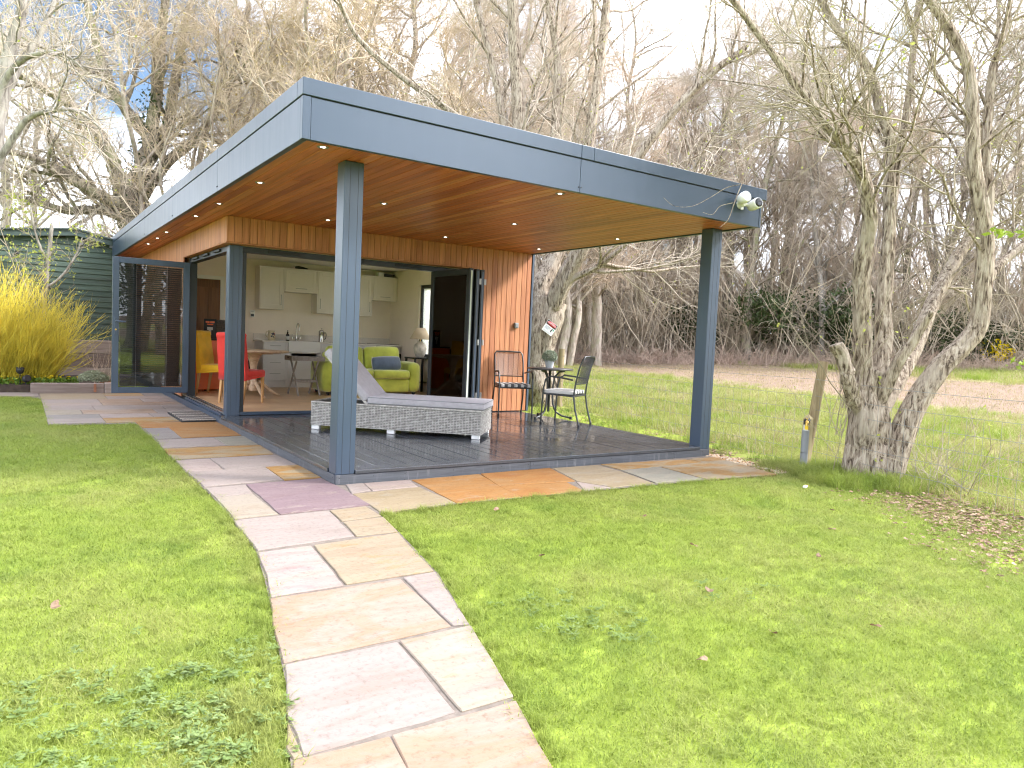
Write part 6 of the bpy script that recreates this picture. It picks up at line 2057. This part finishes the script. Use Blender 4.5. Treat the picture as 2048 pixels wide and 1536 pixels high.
# wood edge across the field
azs = np.linspace(32, 77, 26)
for i, az in enumerate(azs):
    D = 35.5 + rt.uniform(-1.2, 2.5) + (2 if az > 60 else 0)
    x, y = polar(D, az + rt.uniform(-0.6, 0.6))
    place_tree(rt.choice([0, 1, 4, 1, 0, 2]), x, y, rt.uniform(0.6, 0.95), 'along the wood edge', 'bare trees along the wood edge')
for i in range(24):
    az = rt.uniform(28, 79)
    D = rt.uniform(40, 58)
    x, y = polar(D, az)
    place_tree(rt.choice([0, 1, 2, 4, 1]), x, y, rt.uniform(0.9, 1.25), 'deep in the wood', 'bare trees deep in the wood')
# trees behind the viewer, seen mirrored in the door glass
for D, az, k, s in ((9.5, 150, 4, 0.8), (12, 158, 2, 0.8), (15, 163, 0, 0.9), (14, 200, 2, 0.9), (17, 215, 0, 1.0), (13, 176, 4, 0.85), (19, 160, 1, 1.0), (16, 188, 0, 0.8), (20, 230, 2, 0.9)):
    x, y = polar(D, az)
    place_tree(k, x, y, s, 'behind the viewer, mirrored in the glass', 'bare trees behind the viewer')

# thicket and brambles along the wood edge: nobody could count the stems
def thicket_mass(name, label, cat, n, az0, az1, D0, D1, L, r_, up, m, seed, arch=0.0, pts=6, wig=0.16, kids=5):
    rg = np.random.default_rng(seed)
    az = np.radians(rg.uniform(az0, az1, n))
    D = rg.uniform(D0, D1, n)
    x = CAM_LOC.x + D * np.sin(az)
    y = CAM_LOC.y + D * np.cos(az)
    z = ground_z(x, y) - 0.1
    P = np.zeros((n, pts, 3))
    P[:, 0] = np.stack([x, y, z], 1)
    d = rg.normal(size=(n, 3)) * 0.45
    d[:, 2] = up
    ln = L * rg.uniform(0.35, 1.2, n)
    for k in range(1, pts):
        d /= np.linalg.norm(d, axis=1, keepdims=True)
        P[:, k] = P[:, k - 1] + d * (ln / (pts - 1))[:, None]
        d = d + rg.normal(size=(n, 3)) * wig
        d[:, 2] -= arch * k
    Rr = (r_ * rg.uniform(0.5, 1.3, n))[:, None] * np.linspace(1, 0.3, pts)
    P2, R2_ = grow(P, Rr, kids, 0.2, 1.0, L * 0.3, (25, 65), 3, 0.02, 0.2, rg, r_ * 0.45, droop=arch * 0.5)
    v, f = merge([tubes(P, Rr, 3), tubes(P2, R2_, 3)])
    o = link(np_mesh(name, v, f, m))
    tag(o, label, cat, kind='stuff')
thicket_mass('thicket', 'dense pale thicket of bare stems along the wood edge', 'thicket', 2000, 33, 79, 34.5, 44, 6.5, 0.035, 1.0, 'thicket', 51, kids=7)
thicket_mass('far_thicket', 'dense bare undergrowth deep in the wood', 'thicket', 850, 26, 80, 44, 66, 9.0, 0.06, 1.0, 'twig_pink', 52, kids=7)
thicket_mass('bramble_bank', 'low reddish bramble bank at the foot of the wood', 'brambles', 3400, 33, 79, 32.6, 35.5, 1.1, 0.016, 0.7, 'bramble', 53, arch=0.13, kids=3, pts=5)
thicket_mass('hedge_undergrowth', 'tangled bare undergrowth behind the shed', 'undergrowth', 600, -6, 30, 19, 30, 5.0, 0.03, 1.0, 'thicket', 54, kids=7)

# evergreen bushes in the wood edge, and one gorse in flower
def bush(name, label, D, az, rx, rz, m, seed, n=2600, size=0.10, group=None, cat='bush'):
    x, y = polar(D, az)
    gz = float(ground_z(np.array(x), np.array(y)))
    t = thing(name, label, cat, (x, y, gz), 0, group)
    rg = np.random.default_rng(seed)
    lobes = [(rg.normal() * rx * 0.45, rg.normal() * rx * 0.45, rz * (0.35 + 0.5 * rg.random()), rx * rg.uniform(0.35, 0.6)) for _ in range(9)]
    def fn(rg_, n_):
        k = rg_.integers(0, 9, n_)
        d = rg_.normal(size=(n_, 3))
        d /= np.linalg.norm(d, axis=1)[:, None]
        L = np.array(lobes)[k]
        p = L[:, :3] + d * (L[:, 3:4] * rg_.uniform(0.3, 1.0, (n_, 1)) ** 0.5)
        p[:, 2] = np.maximum(p[:, 2], 0.05)
        return p
    leaf_cloud('foliage', n, fn, size, m, t, seed)
    MB().tube([(0, 0, -0.1), (0.1, 0, rz * 0.4), (0, 0.1, rz * 0.8)], [0.07, 0.05, 0.02], 6).build('stem', 'bark_oak', t)
for D, az, rx, rz, lb in ((35.0, 53.0, 2.0, 3.2, 'dark holly bush just right of the right post'), (36.0, 56.5, 2.4, 3.6, 'wide dark evergreen bush left of the big tree'), (35.6, 59.0, 1.6, 2.6, 'dark evergreen bush behind the big tree stems'),
                          (36.5, 48.0, 1.3, 2.6, 'small dark ivy bush left of the right post'), (36.0, 66.0, 1.8, 2.2, 'dark evergreen bush at the far right of the wood edge')):
    bush('evergreen_bush', lb, D, az, rx, rz, 'holly', int(D * 10 + az), group='evergreen bushes in the wood edge')
for D, az, rx, rz in ((14.5, 146, 2.6, 4.2), (15.5, 156, 2.8, 4.8), (16, 167, 2.6, 4.0)):
    bush('evergreen_bush', 'dark evergreen bush behind the viewer, mirrored in the door glass', D, az, rx, rz, 'holly', int(D * 10 + az), group='evergreen bushes behind the viewer')
bush('gorse_bush', 'small bush in yellow flower at the far right wood edge', 35.0, 68.3, 0.6, 1.1, 'yellow_flower', 9, 260, 0.07)

# yellow-stemmed dogwood
rg = np.random.default_rng(61)
n = 1900
B = np.stack([rg.uniform(-3.15, -1.6, n), rg.uniform(9.15, 10.3, n), np.full(n, 0.0)], 1)
ctr = np.array([-2.4, 9.75, 0.0])
B = ctr + (B - ctr) * np.array([0.95, 0.85, 1])
d = (B - ctr) * np.array([0.35, 0.4, 0]) + rg.normal(size=(n, 3)) * 0.30
d[:, 2] = 1.0
P = np.zeros((n, 9, 3))
P[:, 0] = B
ln = rg.uniform(0.5, 2.0, n) * np.clip(1.12 - 0.35 * np.abs(B[:, 0] + 2.5), 0.75, 1.2)
for k in range(1, 9):
    d /= np.linalg.norm(d, axis=1, keepdims=True)
    P[:, k] = P[:, k - 1] + d * (ln / 8)[:, None]
    d = d + rg.normal(size=(n, 3)) * 0.16
    d[:, 2] += 0.04
Rr = (0.0062 * rg.uniform(0.6, 1.2, n))[:, None] * np.linspace(1, 0.4, 9)
P2, R2_ = grow(P, Rr, 5, 0.3, 1.0, 0.42, (15, 55), 4, 0.12, 0.16, rg, 0.0035)
v, f = merge([tubes(P, Rr, 4), tubes(P2, R2_, 3)])
t = thing('dogwood_shrub', 'big bright yellow stemmed dogwood shrub at the left', 'shrub', (-2.4, 9.75, 0.0))
link(np_mesh('stems', v - np.array((-2.4, 9.75, 0.0)), f, 'dogwood_stem'), t)
t = thing('lavender_plant', 'small grey green lavender clump behind the bed sleeper', 'plant', (-1.04, 8.92, 0.02))
def lav(rg_, n_):
    a = rg_.uniform(0, 6.28, n_)
    r_ = 0.24 * np.sqrt(rg_.random(n_))
    z_ = (0.24 - 0.5 * r_ * r_ / 0.24) * rg_.uniform(0.3, 1, n_)
    return np.stack([r_ * np.cos(a), r_ * np.sin(a) * 0.7, z_ + 0.02], 1)
leaf_cloud('foliage', 2400, lav, 0.02, 'sage', t, 5)
shoots('dry_stems', 'dry pinkish flower stems behind the lavender', [(-0.95, 9.2, 0.02), (-0.85, 9.3, 0.02)], 26, 0.75, 0.003, 1.0, 44, 'twig_pink', None, 0.4, cat='stems')

# ------------------------------------------------------------------ grass
def clump(name, n, rad, hmin, hmax, w, lean, m, seed, segs=2):
    """a tuft of blades as one small mesh, used as the instanced piece"""
    rg = np.random.default_rng(seed)
    a = rg.uniform(0, 6.28, n)
    r_ = rad * np.sqrt(rg.random(n))
    b = np.stack([r_ * np.cos(a), r_ * np.sin(a), np.zeros(n)], 1)
    h = rg.uniform(hmin, hmax, n)
    th = rg.uniform(0, 6.28, n)
    l = np.stack([np.cos(th), np.sin(th), np.zeros(n)], 1) * (lean * h * rg.uniform(0.2, 1.0, n))[:, None]
    sd = np.stack([-np.sin(th + rg.normal(size=n) * 0.6), np.cos(th), np.zeros(n)], 1) * (w * rg.uniform(0.7, 1.2, n))[:, None]
    up = np.zeros((n, 3))
    up[:, 2] = 1
    m1 = b + l * 0.35 + up * (h * 0.6)[:, None]
    tp = b + l + up * (h * rg.uniform(0.75, 1.0, n))[:, None]
    v = np.stack([b - sd, b + sd, m1 + sd * 0.7, m1 - sd * 0.7, tp], 1).reshape(-1, 3)
    i = np.arange(n)[:, None] * 5
    f3 = np.vstack([i + np.array([[0, 1, 2]]), i + np.array([[0, 2, 3]]), i + np.array([[3, 2, 4]])])
    return np_mesh(name, v, f3, m, smooth=False)

def scatter(name, label, cat, pts, scl, protos, seed):
    """one object whose points carry instanced tufts"""
    rg = np.random.default_rng(seed)
    col = bpy.data.collections.new(name + '_pieces')
    for p in protos:
        col.objects.link(p)
    me = bpy.data.meshes.new(name)
    me.vertices.add(len(pts))
    me.vertices.foreach_set('co', np.asarray(pts, np.float32).ravel())
    a = me.attributes.new('rot', 'FLOAT_VECTOR', 'POINT')
    rot = np.stack([rg.normal(size=len(pts)) * 0.06, rg.normal(size=len(pts)) * 0.06, rg.uniform(0, 6.28, len(pts))], 1)
    a.data.foreach_set('vector', rot.astype(np.float32).ravel())
    a = me.attributes.new('scl', 'FLOAT', 'POINT')
    a.data.foreach_set('value', np.asarray(scl, np.float32))
    a = me.attributes.new('pick', 'INT', 'POINT')
    a.data.foreach_set('value', rg.integers(0, len(protos), len(pts)).astype(np.int32))
    o = link(bpy.data.objects.new(name, me))
    tag(o, label, cat, kind='stuff')
    ng = bpy.data.node_groups.new(name, 'GeometryNodeTree')
    ng.interface.new_socket('Geometry', in_out='INPUT', socket_type='NodeSocketGeometry')
    ng.interface.new_socket('Geometry', in_out='OUTPUT', socket_type='NodeSocketGeometry')
    gi = ng.nodes.new('NodeGroupInput')
    go = ng.nodes.new('NodeGroupOutput')
    ci = ng.nodes.new('GeometryNodeCollectionInfo')
    ci.inputs['Collection'].default_value = col
    ci.inputs['Separate Children'].default_value = True
    ci.inputs['Reset Children'].default_value = True
    ip = ng.nodes.new('GeometryNodeInstanceOnPoints')
    ip.inputs['Pick Instance'].default_value = True
    def attr(nm, dt):
        n_ = ng.nodes.new('GeometryNodeInputNamedAttribute')
        n_.data_type = dt
        n_.inputs['Name'].default_value = nm
        return n_.outputs['Attribute']
    ng.links.new(gi.outputs[0], ip.inputs['Points'])
    ng.links.new(ci.outputs[0], ip.inputs['Instance'])
    ng.links.new(attr('pick', 'INT'), ip.inputs['Instance Index'])
    ng.links.new(attr('rot', 'FLOAT_VECTOR'), ip.inputs['Rotation'])
    ng.links.new(attr('scl', 'FLOAT'), ip.inputs['Scale'])
    ng.links.new(ip.outputs[0], go.inputs[0])
    md = o.modifiers.new('scatter', 'NODES')
    md.node_group = ng
    return o

rg = np.random.default_rng(70)
def jitter(x0, x1, y0, y1, st):
    gx, gy = np.meshgrid(np.arange(x0, x1, st), np.arange(y0, y1, st))
    gx = gx.ravel() + rg.uniform(-0.5, 0.5, gx.size) * st
    gy = gy.ravel() + rg.uniform(-0.5, 0.5, gy.size) * st
    return gx, gy
def visible(x, y, margin=0.08):
    """keep what lies in a generous wedge before the camera"""
    dx, dy = x - CAM_LOC.x, y - CAM_LOC.y
    az = np.degrees(np.arctan2(dx, dy))
    return (az > -22) & (az < 90)
litter_c = [((4.45, -2.55), 0.55), ((3.9, -3.2), 0.5), ((4.25, -2.9), 0.5), ((3.2, -3.75), 0.5)]
def lawn_mask(x, y):
    k = ~inside(x, y, PAVE) & (fence_d(x, y) < 0.15) & visible(x, y)
    k &= ~((x > 0) & (x < 4.55) & (y > -0.02))
    k &= ~((y > 8.9) & (x < 0.2)) & (y < 9)
    k &= ~((x > 4.5) & (y > -0.3))
    gr = (x > 4.2) & (y > -1.3) & ((x - 4.2) * 0.25 + (-1.15 - y) * -1 > 0) & (y > -0.75)
    k &= ~gr
    return k
lawn_p = [clump('tuft', 60, 0.075, 0.012, 0.034, 0.0015, 2.4, 'grass', 200 + i) for i in range(5)]
gx, gy = jitter(-7, 5.4, -5.2, 9.0, 0.062)
D = np.hypot(gx - CAM_LOC.x, gy - CAM_LOC.y)
k = lawn_mask(gx, gy) & (D < 6.2)
lt = np.zeros(gx.shape)
for (c, r_) in litter_c:
    lt = np.maximum(lt, np.clip(1.2 - np.hypot(gx - c[0], gy - c[1]) / r_, 0, 1))
k &= rg.random(gx.shape) > lt * 0.55
pn = np.stack([gx[k], gy[k], ground_z(gx[k], gy[k]) + 0.004], 1)
gx2, gy2 = jitter(-9, 5.4, -5.2, 9.0, 0.085)
D2 = np.hypot(gx2 - CAM_LOC.x, gy2 - CAM_LOC.y)
k2 = lawn_mask(gx2, gy2) & (D2 >= 6.2)
pf2 = np.stack([gx2[k2], gy2[k2], ground_z(gx2[k2], gy2[k2]) + 0.004], 1)
pts_ = np.vstack([pn, pf2])
sc_ = np.concatenate([rg.uniform(0.8, 1.25, len(pn)), rg.uniform(1.05, 1.5, len(pf2))])
scatter('lawn_grass', 'short mown green lawn either side of the stone path', 'grass', pts_, sc_, lawn_p, 1)
# longer tufts along the paving edges and round the tree foot
long_p = [clump('tuft', 60, 0.05, 0.04, 0.13, 0.0017, 1.0, 'grass', 230 + i) for i in range(4)]
ed = []
for a, b2 in list(zip(LEFT_EDGE[:-2], LEFT_EDGE[1:-1])) + list(zip(RIGHT_EDGE[1:10], RIGHT_EDGE[2:11])):
    L = math.hypot(b2[0] - a[0], b2[1] - a[1])
    for j in range(int(L / 0.028)):
        u = rg.random()
        nn = np.array([-(b2[1] - a[1]), b2[0] - a[0]]) / L
        o_ = rg.uniform(0.02, 0.07)
        x = a[0] + (b2[0] - a[0]) * u - nn[0] * o_
        y = a[1] + (b2[1] - a[1]) * u - nn[1] * o_
        ed.append((x, y, -0.125, rg.uniform(0.3, 0.62)))
for j in range(420):
    a = rg.uniform(0, 6.28)
    r_ = rg.uniform(0.25, 0.85)
    x, y = 5.0 + r_ * math.cos(a), -1.7 + 0.8 * r_ * math.sin(a)
    ed.append((x, y, -0.13, rg.uniform(0.7, 1.7)))
for j in range(160):
    ed.append((rg.uniform(4.4, 5.3), rg.uniform(-1.5, -0.7), -0.13, rg.uniform(0.5, 1.3)))
for j in range(40):
    x, y = rg.normal(-1.50, 0.03), rg.normal(-3.28, 0.16)
    ed.append((x - 0.03, y, -0.125, rg.uniform(0.35, 0.7)))
for j in range(900):
    x, y = rg.uniform(-3.6, 4.4), rg.uniform(-4.6, 0.5)
    ed.append((x, y, -0.128, rg.uniform(0.28, 0.5)))
ed = np.array(ed)
ed = ed[~inside(ed[:, 0], ed[:, 1], PAVE) & ~((ed[:, 0] > -0.1) & (ed[:, 1] > -1.0) & (ed[:, 0] < 4.3))]
scatter('edge_grass', 'longer grass along the paving edge and round the tree foot', 'grass', ed[:, :3], ed[:, 3], long_p, 2)
# field grass beyond the wire
field_p = [clump('tuft', 70, 0.16, 0.05, 0.17, 0.0035, 1.0, 'grass_field', 240 + i) for i in range(4)] + [clump('tuft', 40, 0.16, 0.06, 0.22, 0.003, 1.1, 'dry_grass', 250)]
gx, gy = jitter(3.5, 26, -8, 24, 0.17)
dF = fence_d(gx, gy)
azf = np.degrees(np.arctan2(gx - CAM_LOC.x, gy - CAM_LOC.y))
k = (dF > 0.1) & (dF < 6.7 + rg.normal(size=gx.shape) * 0.5) & (azf > 36) & (azf < 76) & ~((gx < 4.75) & (gy > 0)) 
pA = np.stack([gx[k], gy[k], ground_z(gx[k], gy[k]) - 0.005], 1)
gx, gy = jitter(10, 48, -8, 40, 0.42)
dF = fence_d(gx, gy)
azf = np.degrees(np.arctan2(gx - CAM_LOC.x, gy - CAM_LOC.y))
DF = np.hypot(gx - CAM_LOC.x, gy - CAM_LOC.y)
k = (dF > 15.8 + rg.normal(size=gx.shape) * 0.6) & (DF < 33.5) & (azf > 36) & (azf < 76)
pB = np.stack([gx[k], gy[k], ground_z(gx[k], gy[k])], 1)
scatter('field_grass', 'rough tufted green grass in the field beyond the wire fence', 'grass', np.vstack([pA, pB]), np.concatenate([rg.uniform(0.5, 1.15, len(pA)), rg.uniform(1.2, 2.0, len(pB))]), field_p, 3)
# stubble on the ploughed strip
stub_p = [clump('stubble', 22, 0.2, 0.02, 0.09, 0.004, 0.8, 'dry_grass', 260 + i) for i in range(2)]
gx, gy = jitter(9, 40, -8, 34, 0.34)
dF = fence_d(gx, gy)
azf = np.degrees(np.arctan2(gx - CAM_LOC.x, gy - CAM_LOC.y))
k = (dF > 6.4) & (dF < 16) & (azf > 36) & (azf < 76)
scatter('stubble', 'pale brown stubble strip across the field', 'stubble', np.stack([gx[k], gy[k], ground_z(gx[k], gy[k])], 1), rg.uniform(0.7, 1.3, k.sum()), stub_p, 4)
# creeping weeds in the lawn
def weed_piece(seed):
    rg_ = np.random.default_rng(seed)
    vs, fs = [], []
    for j in range(9):
        a = rg_.uniform(0, 6.28)
        c = np.array([rg_.normal() * 0.02, rg_.normal() * 0.02, 0.022 + 0.014 * rg_.random()])
        for s in (-0.9, -0.3, 0.3, 0.9):
            d = np.array([math.cos(a + s), math.sin(a + s), rg_.uniform(-0.3, 0.4)]) * rg_.uniform(0.014, 0.024)
            p = np.array([-math.sin(a + s), math.cos(a + s), 0]) * 0.0042
            o_ = len(vs)
            vs += [c, c + d * 0.55 + p, c + d, c + d * 0.55 - p]
            fs.append((o_, o_ + 1, o_ + 2, o_ + 3))
    return np_mesh('weed', np.array(vs), np.array(fs), 'weed', smooth=False)
wp_ = []
for cx_, cy_, r_, n_ in ((-1.70, -3.05, 0.3, 45), (-1.95, -3.35, 0.42, 60), (-2.12, -2.85, 0.3, 22), (-1.52, -2.75, 0.2, 12), (-1.62, -3.45, 0.3, 45), (-0.02, -3.12, 0.22, 20), (0.0, -3.36, 0.2, 14), (-0.1, -2.9, 0.2, 10), (0.9, -3.2, 0.3, 10)):
    for _ in range(n_):
        x, y = rg.normal(cx_, r_ * 0.55), rg.normal(cy_, r_ * 0.5)
        wp_.append((x, y))
wp_ = np.array(wp_)
wp_ = wp_[~inside(wp_[:, 0], wp_[:, 1], PAVE)]
scatter('lawn_weeds', 'grey green creeping weeds in the lawn left of the path', 'weeds', np.stack([wp_[:, 0], wp_[:, 1], np.full(len(wp_), -0.124)], 1), rg.uniform(0.55, 1.15, len(wp_)), [weed_piece(300 + i) for i in range(3)], 5)
# leaf litter under the fence
def litter_piece(seed):
    rg_ = np.random.default_rng(seed)
    n = 7
    v = [(0, 0, 0.006)]
    for k_ in range(n):
        a = 2 * math.pi * k_ / n
        r_ = rg_.uniform(0.018, 0.04)
        v.append((r_ * math.cos(a), r_ * math.sin(a) * 0.7, rg_.uniform(0, 0.02)))
    f = [(0, k_ + 1, (k_ + 1) % n + 1) for k_ in range(n)]
    return np_mesh('dry_leaf', np.array(v), np.array(f), 'litter_leaf', smooth=False)
lp = []
for (c, r_), n_ in zip(litter_c, (900, 800, 800, 500)):
    q = rg.normal(size=(n_, 2)) * r_ * 0.6 + np.array(c)
    lp.append(q)
lp.append(np.stack([rg.uniform(4.6, 5.0, 200), rg.uniform(-0.1, 0.5, 200)], 1))
lp.append(np.stack([rg.uniform(4.6, 6.4, 1100), rg.uniform(0.1, 5.5, 1100)], 1))
lp.append(np.stack([rg.uniform(4.5, 4.95, 160), rg.uniform(-1.1, -0.2, 160)], 1))
lp = np.vstack(lp)
scatter('leaf_litter', 'brown dead leaves drifted under the fence and round the tree', 'leaf litter', np.stack([lp[:, 0], lp[:, 1], ground_z(lp[:, 0], lp[:, 1]) + rg.uniform(0.0, 0.03, len(lp))], 1), rg.uniform(0.3, 0.8, len(lp)), [litter_piece(320 + i) for i in range(5)], 6)
# pebbles by the right post
def pebble(seed):
    rg_ = np.random.default_rng(seed)
    bm = bmesh.new()
    bmesh.ops.create_icosphere(bm, subdivisions=1, radius=0.016)
    for vtx in bm.verts:
        vtx.co = Vector((vtx.co.x * 1.3, vtx.co.y, vtx.co.z * 0.7)) * rg_.uniform(0.8, 1.2)
    me = bpy.data.meshes.new('pebble')
    bm.to_mesh(me)
    bm.free()
    for p in me.polygons:
        p.use_smooth = True
    me.materials.append(M['pebble'])
    return bpy.data.objects.new('pebble', me)
gp = []
for _ in range(700):
    u = rg.random()
    x = 4.50 - 0.20 * u + rg.normal() * 0.05 + 0.07
    y = 0.05 - 1.15 * u
    gp.append((x + abs(rg.normal()) * 0.05, y, -0.118 + rg.uniform(0, 0.014)))
scatter('gravel', 'strip of golden gravel at the paving edge beside the right post', 'gravel', np.array(gp), rg.uniform(0.5, 1.1, len(gp)), [pebble(340 + i) for i in range(4)], 7)
# rough ground cover between deck and fence
gx, gy = jitter(4.56, 7.0, -0.6, 6.5, 0.13)
k = (fence_d(gx, gy) < 0.2) & ((gx > 4.62) | (gy < 0)) & (rg.random(gx.shape) < 0.5)
k &= ~((gx < 4.75) & (gy < 0.1))
scatter('bank_grass', 'tufty grass between the deck and the wire fence', 'grass', np.stack([gx[k], gy[k], ground_z(gx[k], gy[k])], 1), rg.uniform(0.35, 0.9, k.sum()), [clump('tuft', 50, 0.11, 0.04, 0.16, 0.003, 1.0, 'grass_field', 270 + i) for i in range(3)] + [clump('tuft', 40, 0.1, 0.04, 0.12, 0.003, 1.0, 'grass_dark', 275)], 8)
